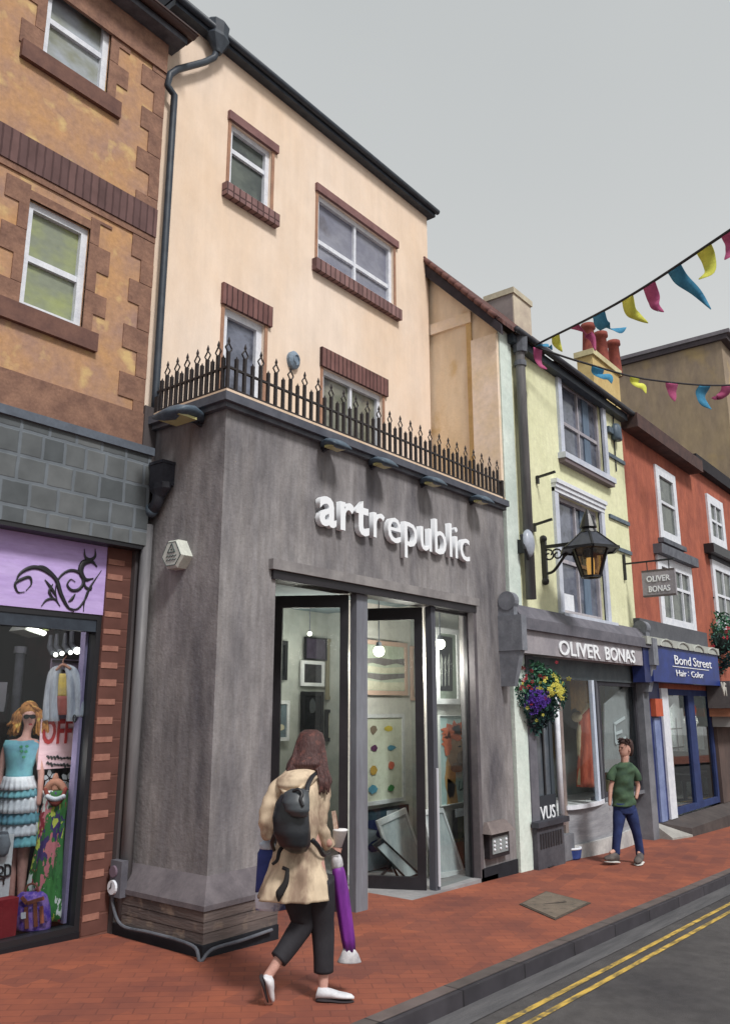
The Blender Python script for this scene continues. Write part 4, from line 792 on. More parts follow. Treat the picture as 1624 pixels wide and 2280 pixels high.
# floodlights under the ledge
FLM = mat('floodlight_steel', (92, 110, 126), (66, 82, 98), scale=9, rough=.45)
def flood(p, d, lab, big=1.0):
    p = Vector(p); d = Vector(d); s = d.cross(ZZ); t = thing('floodlight', lab, 'floodlight', p, 'floodlights under the ledge'); mb = MB()
    rings = []
    for a, wd, hh, dz in ((0, .05, .03, 0), (.06, .11, .04, .005), (.16, .16, .055, .0), (.26, .17, .05, -.03), (.31, .15, .03, -.06)):
        rings.append((p+d*a*big+ZZ*dz, s*wd*big, (ZZ*.9+d*.2)*hh*big))
    mb.loft(rings, 12); mb.build('housing', FLM, t, smooth=True)
    mb = MB(); c = p+d*.2*big-ZZ*.052*big; mb.hexa([c+s*a*big+d*b*big+ZZ*z_ for z_ in (-.012, .012) for a, b in ((-.11, -.08), (.11, -.08), (.11, .08), (-.11, .08))]); mb.build('lens', mat('lens_glass', (196, 190, 120), rough=.2, spec=.6), t)
    mb = MB(); mb.bar(p-d*.04, p+d*.06, .07, .09); mb.bar(p-d*.02-ZZ*.06, p+d*.1-ZZ*.02, .03, .03); mb.build('bracket', DKGREY, t)
pf = onX(432, 908, XG0-.10); flood((XG0-.02, pf.y, ZL-.035), (-1, 0, 0), 'largest floodlight on the side wall round the corner of the grey shop', 1.35)
for (u, v), lab in (((742, 995), 'floodlight above the first letter of the white shop name'), ((848, 1045), 'floodlight above the letters re of the white shop name'), ((960, 1093), 'floodlight above the letters bl of the white shop name'), ((1068, 1140), 'floodlight at the far right end of the grey shop ledge')):
    p = onY(u, v-12, YG-.15); flood((p.x, YG-.0, ZL-.02), (0, -1, 0), lab, .95)
# alarm box on side wall
c = onX(394, 1232, XG0-.06); ab = thing('alarm_box', 'pale hexagonal alarm box with a triangle emblem on the dark side wall', 'alarm box', c)
H = [(355, 1250), (378, 1200), (398, 1200), (430, 1218), (432, 1250), (405, 1272), (378, 1270)]
Hx = [(-.17, -.04), (-.08, .12), (.06, .12), (.16, -.04), (.07, -.15), (-.08, -.15)]
def hx(s, X): return [Vector((X, c.y-a*s, c.z+b*s)) for a, b in Hx]
mb = MB(); mb.poly(hx(1.0, XG0-.10), (.10, 0, 0)); a_, b_ = hx(1, XG0-.101), hx(.8, XG0-.125)
mb.add(a_+b_, [(i, (i+1) % 6, 6+(i+1) % 6, 6+i) for i in range(6)]+[(5+6, 4+6, 3+6, 2+6, 1+6, 6)]); mb.build('case', mat('alarm_plastic', (206, 210, 200), (188, 192, 184), scale=7, rough=.45), ab)
mb = MB(); X = XG0-.128; TP = [Vector((X, c.y-a, c.z+b)) for a, b in ((-.055, .0), (.0, .085), (.05, .0))]
for i in range(3): mb.bar(TP[i], TP[(i+1) % 3], .008, .008, (1, 0, 0))
mb.ball((X, c.y, c.z+.028), .010, 6)
for r_ in (-.035, -.07):
    mb.tube(cr([Vector((X, c.y+.07-.02*i, c.z+r_+(.006 if i % 2 else -.006))) for i in range(8)], 3), .004, 5)
for i in range(6): q = hx(.82, XG0-.124); mb.bar(q[i], q[(i+1) % 6], .006, .006, (1, 0, 0))
mb.build('emblem', mat('emblem_grey', (84, 98, 98)), ab)
# drain hopper and pipe on side wall
XS = XG0-.09; hp = thing('drain_pipe', 'dark drainpipe with square hopper bending across the grey side wall', 'drainpipe', onX(330, 1170, XS))
def ps(u, v, d=.09): return onX(u, v, XG0-d)
p = ps(358, 1062); mb = MB(); mb.box(XG0-.15, p.y-.10, p.z-.09, XG0-.003, p.y+.10, p.z+.12); mb.box(XG0-.16, p.y-.11, p.z+.121, XG0-.003, p.y+.11, p.z+.15); mb.build('hopper', mat('pipe_black', (46, 48, 58), (60, 62, 72), scale=8, rough=.5), hp)
mb = MB(); mb.loft([(p+Vector((0, 0, -.07)), (.075, 0, 0), (0, .14, 0)), (p+Vector((0, 0, -.13)), (.075, 0, 0), (0, .14, 0)), (p+Vector((0, 0, -.2)), (.05, 0, 0), (0, .06, 0))], 8); mb.build('hopper_throat', MATS['pipe_black'], hp)
PG = mat('pipe_grey', (122, 120, 122), (92, 92, 96), scale=3, stretch=(3, 3, .3), rough=.5)
mb = MB(); mb.tube(cr([ps(355, 1090), ps(350, 1118), ps(338, 1136), ps(318, 1152), ps(303, 1166), ps(298, 1185)], 5), .058, 12); mb.build('bend', MATS['pipe_black'], hp, smooth=True)
for u, v, u2, v2 in ((340, 1132, 332, 1142), (312, 1156, 305, 1163)):
    mb = MB(); mb.tube([ps(u, v), ps(u2, v2)], .068, 12); mb.build('collar', FLM, hp, smooth=True)
pe = ps(298, 1180); mb = MB(); mb.tube([(XG0-.09, min(pe.y, YL-.12), pe.z+.02), (XG0-.09, min(pe.y, YL-.12), -.16)], .055, 12); mb.build('straight_pipe', PG, hp, smooth=True)
# meter box with cable
c = ps(254, 1962, .20); mt = thing('meter_box', 'grey box with a round white dial low on the corner of the grey shop', 'meter box', c); XM = XG0-.135
mb = MB(); mb.box(XM-.07, c.y-.10, c.z-.13, XM, c.y+.06, c.z+.17); mb.build('case', mat('meter_case', (100, 100, 110), (84, 84, 94), scale=6), mt)
def disc(mb, cen, r, X, t=.01, n=16): mb.loft([(Vector((X, cen[0], cen[1])), (0, r, 0), (0, 0, r)), (Vector((X-t, cen[0], cen[1])), (0, r*.95, 0), (0, 0, r*.95))], n)
mb = MB(); disc(mb, (c.y-.0, c.z-.05), .062, XM-.071, .02); mb.build('dial', WHITE, mt); mb = MB(); mb.bar((XM-.094, c.y, c.z-.05), (XM-.094, c.y, c.z-.01), .008, .004, (1, 0, 0)); mb.bar((XM-.094, c.y, c.z-.05), (XM-.094, c.y+.025, c.z-.06), .008, .004, (1, 0, 0)); mb.build('dial_hand', BLACK, mt)
mb = MB(); disc(mb, (c.y-.0, c.z+.08), .05, XM-.071, .018); mb.build('socket', mat('mauve_socket', (110, 92, 108)), mt)
cb = MB(); g = lambda x, y, h: Vector((x, y, gz(x)+h)); xq = XG0-.17
cb.tube(cr([Vector((xq, c.y+.04, c.z-.1)), Vector((xq-.01, c.y+.03, .12)), g(xq, c.y-.1, .10), g(xq, 6.1, .10), g(xq, 5.75, .10), g(xq-.01, 5.5, .08), g(xq-.03, 5.41, -.0), g(xq+.08, 5.40, .07), g(5.2, 5.41, .08), g(5.55, 5.42, .10)], 5), .014, 8)
tag(cb.build('cable', LEAD, None, g(xq, 5.5, 0)), 'grey cable running from the meter box round the foot of the grey plinth', 'cable')
# vent hood box on right pier
x0, x1, z0, z1 = R(YG-.06, 1086, 1130, 1852, 1908); vb = thing('wall_vent', 'small hooded wall box with a pale speckled panel low on the right pier', 'wall box', ((x0+x1)/2, YG, z0))
mb = MB(); mb.box(x0, YG-.08, z0, x1, YG-.0, z1); mb.build('case', FRBLK, vb)
mb = MB(); mb.hexa([(x0-.06, YG-.15, z1+.002), (x1+.06, YG-.15, z1+.002), (x1+.06, YG-.001, z1+.002), (x0-.06, YG-.001, z1+.002), (x0+.02, YG-.04, z1+.13), (x1-.02, YG-.04, z1+.13), (x1-.02, YG-.001, z1+.13), (x0+.02, YG-.001, z1+.13)]); mb.build('hood', mat('hood_brown', (126, 114, 112), (104, 94, 94), scale=5), vb)
mb = MB(); mb.box(x0+.06, YG-.09, z0+.05, x1-.05, YG-.081, z1-.05); mb.cur = 1
for i in range(9): 
    q = Vector((x0+.1+(x1-x0-.2)*((i % 3)/2), YG-.092, z0+.1+(z1-z0-.2)*(i//3)/2)); mb.ball(q, .018, 5)
mb.build('panel', [mat('pale_panel', (142, 150, 152), (126, 134, 138), scale=8), WHITE], vb)
# small blue grey wall fitting on peach wall
p = onY(656, 801, YP-.05); mb = MB(); mb.loft([(p+Vector((0, .05, 0)), (.10, 0, 0), (0, 0, .12)), (p+Vector((0, 0, 0)), (.10, 0, 0), (0, 0, .12)), (p+Vector((0, -.03, 0)), (.06, 0, 0), (0, 0, .08))], 14)
mb.tube(cr([p+Vector((.05*math.cos(a), -.035, .06*math.sin(a))) for a in (0, 1.2, 2.4, 3.6, 4.6)], 3), .012, 6)
tag(mb.build('wall_fitting', mat('blue_grey_plastic', (132, 150, 168), (108, 128, 148), scale=12), None, p), 'small round blue grey fitting on the peach wall above the railing', 'wall fitting')
# ================================================================== YELLOW HOUSE (shop below)
YY = 5.6; XY0 = 10.30
ye = thing('yellow_house', 'pale yellow rendered house with a grey shopfront and brown tiled roof', 'building', (13, YY, gz(13)))
XY1 = onY(1408, 1300, YY).x; ZYE = 7.45
PALEY = mat('pale_yellow_render', (228, 229, 188), (214, 216, 172), scale=1.3, streak=.04, lo=.35, hi=.7, bump=.4, bscale=26, rough=.95, spec=.1)
MINT = mat('white_green_render', (216, 228, 220), (198, 214, 206), scale=1.6, bump=.4, bscale=26, rough=.95)
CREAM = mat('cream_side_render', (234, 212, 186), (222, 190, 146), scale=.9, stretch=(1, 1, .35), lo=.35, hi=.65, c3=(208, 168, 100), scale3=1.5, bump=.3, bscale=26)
XS1 = onY(1155, 1300, YY).x                                      # right edge of the pale strip
E_ = [onY(1247, 925, YY).x, onY(1340, 985, YY).x, onY(1295, 1034, YY).z, onY(1295, 872, YY).z]
F_ = [onY(1243, 1225, YY).x, onY(1340, 1260, YY).x, onY(1290, 1372, YY).z, onY(1290, 1122, YY).z]
ZSF = onY(1300, 1432, YY-.25).z; ZST = onY(1300, 1400, YY-.25).z
mb = wallY(MB(), XS1, XY1, ZSF-.1, ZYE, YY, YY+.3, [E_, F_]); mb.build('front_wall', PALEY, ye)
mb = MB(); mb.box(XY0+.02, YY-.03, -.9, XS1, YY+.28, ZYE); mb.build('pale_pilaster', MINT, ye)
ZRG = 9.15; YRG = YY+(ZRG-ZYE)/1.12
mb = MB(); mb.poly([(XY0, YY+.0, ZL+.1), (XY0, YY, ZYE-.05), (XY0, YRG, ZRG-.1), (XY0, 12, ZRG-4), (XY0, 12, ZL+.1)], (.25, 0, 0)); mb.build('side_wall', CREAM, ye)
# raised bands on side wall: front pilaster and cross beam
mb = MB(); mb.box(XY0-.07, YY-.02, ZL+.15, XY0-.002, YY+.42, ZYE-.12); mb.build('corner_pilaster', mat('peach_pilaster', (238, 216, 198), (230, 204, 168), scale=2), ye)
zbm = onX(1030, 712, XY0-.04).z
mb = MB(); mb.box(XY0-.05, YY+.42, zbm-.08, XY0-.002, YP-.0, zbm+.10); mb.build('cross_beam', MATS['peach_pilaster'], ye)
mb = MB(); mb.box(XY0-.03, YY+.43, ZL+.15, XY0-.002, YY+.52, zbm-.08); mb.build('side_pier', mat('ochre_pier_paint', (214, 178, 116), (200, 160, 98), scale=3), ye)  # narrow raised strip in a deeper ochre than the wall
# roof with verge
TILE = brickmat('brown_tiles', (112, 76, 70), (92, 64, 62), (60, 44, 46), .16, .12, .012, axis='XZ')
def rz(y): return ZYE+.03+(y-(YY-.18))*1.12
mb = MB(); y0, y1 = YY-.18, YRG; mb.poly([(XY0-.14, y0, rz(y0)), (XY0-.14, y1, rz(y1)), (XY0-.14, y1, rz(y1)-.15), (XY0-.14, y0, rz(y0)-.07)], (XY1-XY0+.18, 0, 0))
mb.poly([(XY0-.14, y1, rz(y1)), (XY0-.14, 12.4, ZRG-5), (XY0-.14, 12.4, ZRG-5.2), (XY0-.14, y1, rz(y1)-.15)], (XY1-XY0+.18, 0, 0)); mb.build('roof', TILE, ye)
mb = MB(); mb.poly([(XY0-.16, y0+.02, rz(y0)-.24), (XY0-.16, y1, rz(y1)-.36), (XY0-.16, y1, rz(y1)-.14), (XY0-.16, y0+.02, rz(y0)-.07)], (.06, 0, 0)); mb.build('verge_board', mat('dark_verge', (58, 52, 60), (46, 42, 50), scale=5), ye)
mb = MB(); y = y0+.1; k = 0
while y < YY+2.3: mb.tube([(XY0-.17, y, rz(y)-.045), (XY0-.17, y+.1, rz(y+.1)-.045)], .042, 8); y += .115
mb.build('verge_tiles', mat('verge_tile_brown', (122, 82, 76), (100, 68, 66), scale=11), ye, smooth=True)
mb = MB(); mb.tube([(XY0-.12, YRG-.0, ZRG+.28), (XY0+.0, YRG, ZRG+.28)], .1, 8); 
mb.build('ridge_end', DKGREY, ye)
mb = MB(); mb.box(XS1-.1, YY-.14, ZYE-.16, XY1, YY+.0-.002, ZYE-.02); mb.build('eaves_board', SLATEBLUE, ye)
mb = MB(); mb.tube([(XS1-.15, YY-.22, ZYE+.0), (XY1+.12, YY-.22, ZYE+.0)], .05, 10); mb.build('gutter', DKGREY, ye, smooth=True)
mb = MB(); xp = XS1+.12; mb.tube([(xp, YY-.16, ZYE-.05), (xp, YY-.12, ZYE-.3), (xp, YY-.12, ZSF+.55)], .075, 12); mb.build('downpipe', PG, ye, smooth=True)
mb = MB(); mb.tube([(xp, YY-.13, ZYE-.02), (xp, YY-.13, ZYE-.28)], [.13, .11], 8); mb.tube([(xp, YY-.12, ZYE-.42), (xp, YY-.12, ZYE-.5)], .095, 10); mb.build('pipe_hopper', LEAD, ye)
mb = MB(); mb.tube([(xp+.13, YY-.08, ZYE-.75), (xp+.14, YY-.08, ZYE-.9), (xp+.13, YY-.08, ZYE-1.1), (xp+.14, YY-.08, ZYE-1.45)], [.04, .06, .05, .03], 8); mb.build('cable_bundle', BLACK, ye)
# windows of the yellow house
PT = mat('painted_surround', (200, 206, 220), (180, 188, 206), scale=5, rough=.7)
for W, zt in ((E_, .34), (F_, .22)):
    mb = MB(); a = .14; mb.box(W[0]-a, YY-.05, W[2]-.02, W[0], YY+.02, W[3]+.12); mb.build('surround', PT, ye); mb = MB(); mb.box(W[1], YY-.05, W[2]-.02, W[1]+a, YY+.02, W[3]+.12); mb.build('surround', PT, ye)
    mb = MB(); 
    for i in range(3): mb.box(W[0]-a-.01*i, YY-.06-.025*i, W[3]+.0+.07*i+(.002 if i == 0 else 0), W[1]+a+.01*i, YY+.02, W[3]+.068+.07*i)
    mb.build('cornice', WHITE, ye)
    mb = MB(); mb.box(W[0]-.2, YY-.14, W[2]-.12, W[1]+.2, YY+.02, W[2]-.022); mb.build('sill', PT, ye)
    mb = MB(); mb.box(W[0]-.18, YY-.12, W[2]-.19, W[1]+.16, YY-.0, W[2]-.122); mb.build('sill_underside', mat('grey_brown_sill', (112, 100, 104)), ye)
    wd = sash(ye, *W, YY, P_SLATE, fm=mat('muntin_grey', (176, 170, 176), (150, 148, 160), scale=6), mull=1, meet=.45, y_in=.06, fw=.07)
    mb = MB(); mb.box(W[1]-.62, YY+.06+.030, W[2]+.07, W[1]-.36, YY+.06+.048, W[3]-.07); mb.build('curtain', mat('blue_grey_curtain', (104, 124, 146), (86, 104, 126), scale=6, stretch=(6, 6, .5)), wd)
mb = MB(); mb.box(F_[0]+.1, YY+.07, F_[2]+.07, F_[0]+.62, YY+.088, F_[2]+.34); mb.build('white_blind', WHITE, ye)
# dark string lines at right of wall
for u0, v0, u1, v1 in ((1350, 1012, 1400, 1036), (1356, 1152, 1408, 1168), (1358, 1218, 1408, 1232)):
    a, b = onY(u0, v0, YY-.02), onY(u1, v1, YY-.02); mb = MB(); mb.bar((a.x, YY-.02, (a.z+b.z)/2), (min(b.x, XY1-.02), YY-.02, (a.z+b.z)/2), .04, .07); mb.build('string_strip', FLM, ye)
# shopfront: fascia, corbels
FX0, FX1 = onY(1160, 1410, YY-.25).x, onY(1440, 1450, YY-.25).x
OG = mat('grey_fascia', (164, 158, 164), (140, 136, 144), scale=3); OGD = mat('slate_shopfront', (124, 126, 134), (96, 100, 108), scale=2.5)
zf0, zf1 = onY(1300, 1468, YY-.25).z, onY(1300, 1422, YY-.25).z
mb = MB(); mb.box(FX0, YY-.25, zf0, FX1, YY+.0-.002, zf1); mb.build('fascia', OG, ye)
mb = MB(); mb.box(FX0-.05, YY-.31, zf1, FX1, YY-.0, zf1+.16); mb.hexa([(FX0-.02, YY-.28, zf1+.161), (FX1, YY-.28, zf1+.161), (FX1, YY-.003, zf1+.161), (FX0-.02, YY-.003, zf1+.161), (FX0, YY-.12, zf1+.36), (FX1, YY-.12, zf1+.36), (FX1, YY-.003, zf1+.36), (FX0, YY-.003, zf1+.36)]); mb.build('cornice', mat('cornice_dark', (112, 110, 120), (92, 92, 102), scale=4), ye)
for x0_, x1_ in ((FX0-.20, FX0-.053), (FX1+.001, FX1+.24)):
    mb = MB(); mb.box(x0_, YY-.36, zf0+.02, x1_, YY+.0, zf1+.18)
    mb.box(x0_+.02, YY-.24, zf1+.18, x1_-.02, YY, zf1+.38); mb.loft([(Vector((x0_+.01, YY-.14, zf1+.38)), (0, .13, 0), (0, 0, .13)), (Vector((x1_-.01, YY-.14, zf1+.38)), (0, .13, 0), (0, 0, .13))], 18)
    mb.hexa([(x0_+.03, YY-.2, zf0-.45), (x1_-.03, YY-.2, zf0-.45), (x1_-.03, YY, zf0-.45), (x0_+.03, YY, zf0-.45), (x0_+.01, YY-.32, zf0+.018), (x1_-.01, YY-.32, zf0+.018), (x1_-.01, YY, zf0+.018), (x0_+.01, YY, zf0+.018)]); mb.build('corbel', mat('corbel_grey', (134, 138, 148), (108, 112, 122), scale=5), ye)
ot = thing('shop_sign', 'white capitals OLIVER BONAS on the grey fascia of the yellow house', 'sign', (13, YY-.26, zf0))
a, b = onY(1242, 1436, YY-.26), onY(1412, 1466, YY-.26)
wo_ = b.x-a.x; text('OLIVER', .30, SW, .008, 'lettering', ot, MF((a.x, YY-.262, (zf0+zf1)/2-.13)), width=wo_*.50, bold=.012); text('BONAS', .30, SW, .008, 'lettering', ot, MF((a.x+wo_*.56, YY-.262, (zf0+zf1)/2-.13)), width=wo_*.44, bold=.012)
# opening in the ground floor
gxo0 = XS1+.22
mb = MB(); mb.box(XS1+.0, YY-.05, -.9, gxo0, YY+.25, zf0-.0); mb.build('left_pier', mat('grey_pier', (112, 112, 122), (92, 92, 102), scale=3), ye)
XR0 = onY(1400, 1650, YY).x
mb = MB(); mb.box(XR0+.55, YY-.10, -1, XY1+.10, YY+.25, zf0); mb.build('right_pier', OGD, ye)
mb = MB(); mb.box(gxo0, YY+.0, zf0-.3, XR0+.55, YY+.2, zf0-.0); mb.build('header', mat('green_grey_header', (98, 108, 114), (82, 92, 98), scale=3), ye)
# door (left) and bay
dx0, dx1 = onY(1194, 1650, YY).x, onY(1236, 1650, YY).x
gzl = gz(11.4)
DG = mat('dark_teal_door', (66, 76, 86), (54, 62, 70), scale=2, stretch=(2, 2, .4))
mb = MB(); frameY(mb, dx0, dx1, gzl+.35, zf0-.3, YY+.05, .10, .08); dr = mb.build('door', DG, ye)
mb = MB(); mb.box(dx0+.1, YY+.07, gzl+.85, dx1-.1, YY+.078, zf0-.4); mb.build('pane', panemat('door_glass_dark', (78, 88, 98), (96, 102, 110), None, 1.5), dr)
mb = MB(); mb.box((dx0+dx1)/2-.02, YY+.045, gzl+.9, (dx0+dx1)/2+.02, YY+.068, zf0-.4); mb.build('door_bar', BLACK, dr)
mb = MB(); mb.box(dx0+.02, YY+.03, gzl+.50, dx1-.02, YY+.049, gzl+.92); mb.build('letter_panel', mat('dark_letter_panel', (50, 54, 62)), dr)
text('VUS', .26, SW, .004, 'lettering', dr, MF((dx0+.06, YY+.024, gzl+.60)), width=(dx1-dx0)-.14, bold=.01)
mb = MB(); mb.box(dx0-.05, YY-.06, gzl+.0, dx1+.32, YY+.25, gzl+.35); mb.build('door_step', OGD, ye)
mb = MB(); x0, x1, z0, z1 = R(YY-.09, 1192, 1252, 1836, 1892); mb.box(x0, YY-.11, gz(11.2)-.1, x1, YY-.06, z1+.0); gr = mb.build('grille', mat('grille_frame', (84, 84, 92), (66, 66, 74), scale=5), ye)
mb = MB()
for i in range(9): xx = x0+.1+(x1-x0-.2)*i/8; mb.box(xx-.022, YY-.118, z0+.04, xx+.022, YY-.111, z1-.09)
mb.build('slot', BLACK, gr)
mb = MB(); mb.box(x0-.04, YY-.16, z1, x1+.1, YY-.05, z1+.07); mb.build('step_lip', DKGREY, gr)
# white mullion between door and bay
mb = MB(); xm = onY(1240, 1680, YY).x; mb.tube([(xm, YY-.02, gz(xm)+.5), (xm, YY-.02, zf0-.4)], .045, 8); mb.build('white_mullion', WHITE, ye, smooth=True)
# curved bay window
bx0, bx1 = onY(1256, 1680, YY).x, onY(1402, 1680, YY).x; bcx = (bx0+bx1)/2; bhw = (bx1-bx0)/2; bul = .12
def bay(s): return Vector((bcx+bhw*math.sin(s*1.25)/math.sin(1.25), YY+.05-bul*(math.cos(s*1.25)-math.cos(1.25))/(1-math.cos(1.25)), 0))
NB = 18; P = [bay(-1+2*i/NB) for i in range(NB+1)]
def baystrip(mb, z0, z1, off=0., t=.05):
    for i in range(NB):
        a, b = P[i]-Vector((0, off, 0)), P[i+1]-Vector((0, off, 0)); mb.hexa([a+ZZ*z0, b+ZZ*z0, b+ZZ*z0+Vector((0, t, 0)), a+ZZ*z0+Vector((0, t, 0)), a+ZZ*z1, b+ZZ*z1, b+ZZ*z1+Vector((0, t, 0)), a+ZZ*z1+Vector((0, t, 0))])
zg = gz(13.3); zb1 = zg+.78
mb = MB(); baystrip(mb, zg-.2, zg+.22, .05); mb.build('bay_base', mat('bay_stone', (190, 190, 188), (156, 156, 158), scale=4), ye)
mb = MB(); baystrip(mb, zg+.221, zb1-.06, .0); mb.build('bay_panel', mat('bay_grey', (158, 160, 166), (126, 128, 136), scale=3, stretch=(.5, .5, 3)), ye)
bxg = onY(1338, 1680, YY).x; bcx = (bx0+bxg)/2; bhw = (bxg-bx0)/2; bul = .12; P = [bay(-1+2*i/NB) for i in range(NB+1)]
mb = MB(); baystrip(mb, zb1-.058, zb1, .05); mb.build('bay_sill', WHITE, ye)
mb = MB(); Q = [p+Vector((0, .02, 0)) for p in P]; mb.add([p+ZZ*(zb1+.002) for p in Q]+[p+ZZ*(zf0-.3) for p in Q], [(i, i+1, NB+2+i, NB+1+i) for i in range(NB)]); mb.build('bay_glass', glassmat('bay_glass', (235, 240, 240), .06), ye, smooth=True)
for s, wd, m in ((-1.0, .05, mat('taupe_mullion', (142, 128, 122), (122, 110, 108), scale=4)), (.38, .045, mat('pale_blue_mullion', (178, 192, 214), (196, 206, 222), scale=6)), (.72, .03, MATS['dark_post']), (1.0, .06, OGD)):
    q = bay(s); mb = MB(); mb.box(q.x-wd, q.y-.03, zb1+.001 if abs(s) < 1 else zg, q.x+wd, q.y+.03, zf0-.3); mb.build('bay_mullion', m, ye)
mb = MB(); mb.box(bxg+.05, YY-.0, zb1-.058, XR0+.55, YY+.25, zb1); mb.build('side_sill', OGD, ye)
mb = MB(); frameY(mb, bxg+.07, XR0+.55, zb1+.001, zf0-.3, YY+.02, .07, .07); sp_ = mb.build('side_window', mat('dark_side_frame', (62, 62, 70), (50, 50, 58), scale=4), ye)
mb = MB(); mb.box(bxg+.14, YY+.06, zb1+.07, XR0+.48, YY+.066, zf0-.37); mb.build('pane', GLASS, sp_)
# inside of the bay shop
INO = mat('shop_interior_grey', (176, 182, 178), (140, 150, 150), scale=.8, c3=(150, 128, 86), scale3=1.0)
mb = MB(); mb.box(gxo0, YY+1.1, -1, XY1, YY+1.2, zf0); mb.box(XY1-.1, YY+.25, -1, XY1, YY+1.1, zf0); mb.box(gxo0, YY+.25, zf0-.04, XY1-.1, YY+1.1, zf0); mb.build('interior_wall', INO, ye)
mb = MB(); mb.box(gxo0, YY+.22, -1, XY1-.1, YY+1.1, zb1-.1); mb.build('window_bed', mat('pale_window_bed', (236, 237, 238), (216, 218, 222), scale=3), ye)
YC = YY+.45
def rbox(name, label, cat, Y, uL, uR, vT, vB, m, t=.05):
    x0, x1, z0, z1 = R(Y, uL, uR, vT, vB); mb = MB(); mb.box(x0, Y, z0, x1, Y+t, z1); o = mb.build(name, m, None, (x0, Y, z0)); return tag(o, label, cat)
hp2 = thing('cloth_banner', 'ochre cloth panel hanging at the top of the bay window', 'panel', onY(1286, 1560, YC)); x0, x1, z0, z1 = R(YC, 1268, 1312, 1478, 1584); mb = MB(); n = 24; vs = []; fs = []
for i in range(n+1):
    x = x0+(x1-x0)*i/n; yy = YC+.025*math.sin(i*1.1); zz = z0+.05*math.sin(i*.35); vs += [(x, yy, zz), (x, yy, z1)]; fs += [(2*i-2, 2*i, 2*i+1, 2*i-1)] if i else []
mb.add(vs, fs); mb.build('cloth', mat('ochre_cloth', (208, 164, 100), (176, 144, 100), scale=5), hp2, smooth=True)
mb = MB(); mb.tube([(x0-.05, YC, z1), (x1+.05, YC, z1)], .02, 8); mb.build('rail', BLACK, hp2)
FO = Fig(onY(1305, 1650, YC).xy.dot(FH.xy))
rc = thing('display_garment', 'orange red garment on a cream dress form in the bay window', 'garment', FO.B(1308, 1760))
ORG_C = mat('orange_red_cloth', (232, 112, 74), (190, 76, 52), scale=6, stretch=(3, 3, .5))
mb = MB(); mb.loft(FO.rings([(1314, 1572, 10, .05), (1308, 1600, 21, .1), (1307, 1660, 19, .11), (1308, 1700, 21, .12), (1310, 1752, 23, .13)], 4), 40, fold=.13, nf=7); mb.build('garment', ORG_C, rc, smooth=True)
mb = MB(); FO.limb(mb, [(1296, 1604, 0, .07), (1290, 1640, 0, .06), (1292, 1700, 0, .05), (1290, 1748, 0, .05)]); mb.build('cream_scarf', mat('cream_cloth', (236, 218, 176), (214, 194, 150), scale=8), rc, smooth=True)
mb = MB(); mb.ball(FO.B(1284, 1597), .10, 8, 1, 1, .9); FO.limb(mb, [(1286, 1597, 0, .05), (1312, 1570, 0, .06)]); mb.build('collar', MATS['cream_cloth'], rc, smooth=True)
mb = MB(); x0, x1, z0, z1 = R(YC+.2, 1334, 1346, 1490, 1830)
yp = thing('window_banner', 'narrow ochre banner with green and red blots beside the pale mullion', 'banner', (x0, YC+.2, z0)); mb.box(x0, YC+.2, z0, x1+.15, YC+.22, z1); mb.build('banner_cloth', mat('ochre_banner', (172, 152, 92), (150, 132, 84), scale=4), yp)
for i, (u, v, c) in enumerate(((1342, 1600, (110, 136, 90)), (1343, 1640, (112, 140, 92)), (1342, 1668, (206, 110, 78)), (1344, 1720, (160, 62, 44)))):
    mb = MB(); mb.ball(onY(u, v, YC+.19), .08, 7, 1, .15, 1.6); mb.build('blot', mat('blot_%d' % i, c), yp, smooth=True)
wb_ = thing('window_card', 'pale slanted card with a white letter E in the right of the bay window', 'card', onY(1365, 1740, YY+.16))
mb = MB(); mb.poly([onY(u, v, YY+.16) for u, v in ((1345, 1720), (1345, 1568), (1400, 1518), (1400, 1720))][::-1], (0, .02, 0)); mb.build('card', mat('pale_grey_card2', (176, 176, 178), (160, 160, 164), scale=3), wb_)
mb = MB()
for a, b in (((1367, 1612), (1370, 1655)), ((1366, 1613), (1390, 1598)), ((1370, 1634), (1384, 1628)), ((1370, 1655), (1392, 1643))): mb.bar(onY(*a, YY+.14), onY(*b, YY+.14), .05, .01, (0, 1, 0))
mb.build('letter', SW, wb_)
# dark downstand in right of shop
# ---- wall lantern
BXL = onY(1208, 1240, YY-.02).x
lt = thing('wall_lantern', 'black iron street lantern with amber glass on a scrolled bracket', 'lantern', onY(1208, 1240, YY))
pl = onX(1312, 1230, BXL); zc_ = onX(1312, 1215, BXL).z; za = onX(1230, 1216, BXL).z
Yl = pl.y
LI = mat('lantern_iron', (26, 26, 30), rough=.4, spec=.5)
zt_, zb_ = onX(1312, 1222, BXL).z, onX(1310, 1285, BXL).z; rt, rb_ = .34, .14
zcone = onX(1312, 1186, BXL).z; ztop = onX(1312, 1150, BXL).z
def hexr(r, z, n=6, ph=.5): return [Vector((BXL+r*math.cos(2*math.pi*(i+ph)/n), Yl+r*math.sin(2*math.pi*(i+ph)/n), z)) for i in range(n)]
a, b = hexr(rt*.82, zt_), hexr(rb_, zb_)
mb = MB()
for i in range(6): mb.bar(a[i], b[i], .03, .03); mb.bar(b[i], b[(i+1) % 6], .03, .03); mb.bar(a[i], a[(i+1) % 6], .035, .035)
mb.build('cage', LI, lt)
mb = MB(); mb.add([v+(Vector((BXL, Yl, v.z))-v)*.03 for v in a+b], [(i, (i+1) % 6, 6+(i+1) % 6, 6+i) for i in range(6)]); mb.build('glass', glassmat('amber_glass', (222, 196, 154), .08), lt)
mb = MB(); r1, r2, r3 = hexr(rt+.10, zt_-.02), hexr(.13, zcone), hexr(.08, zcone+.04)
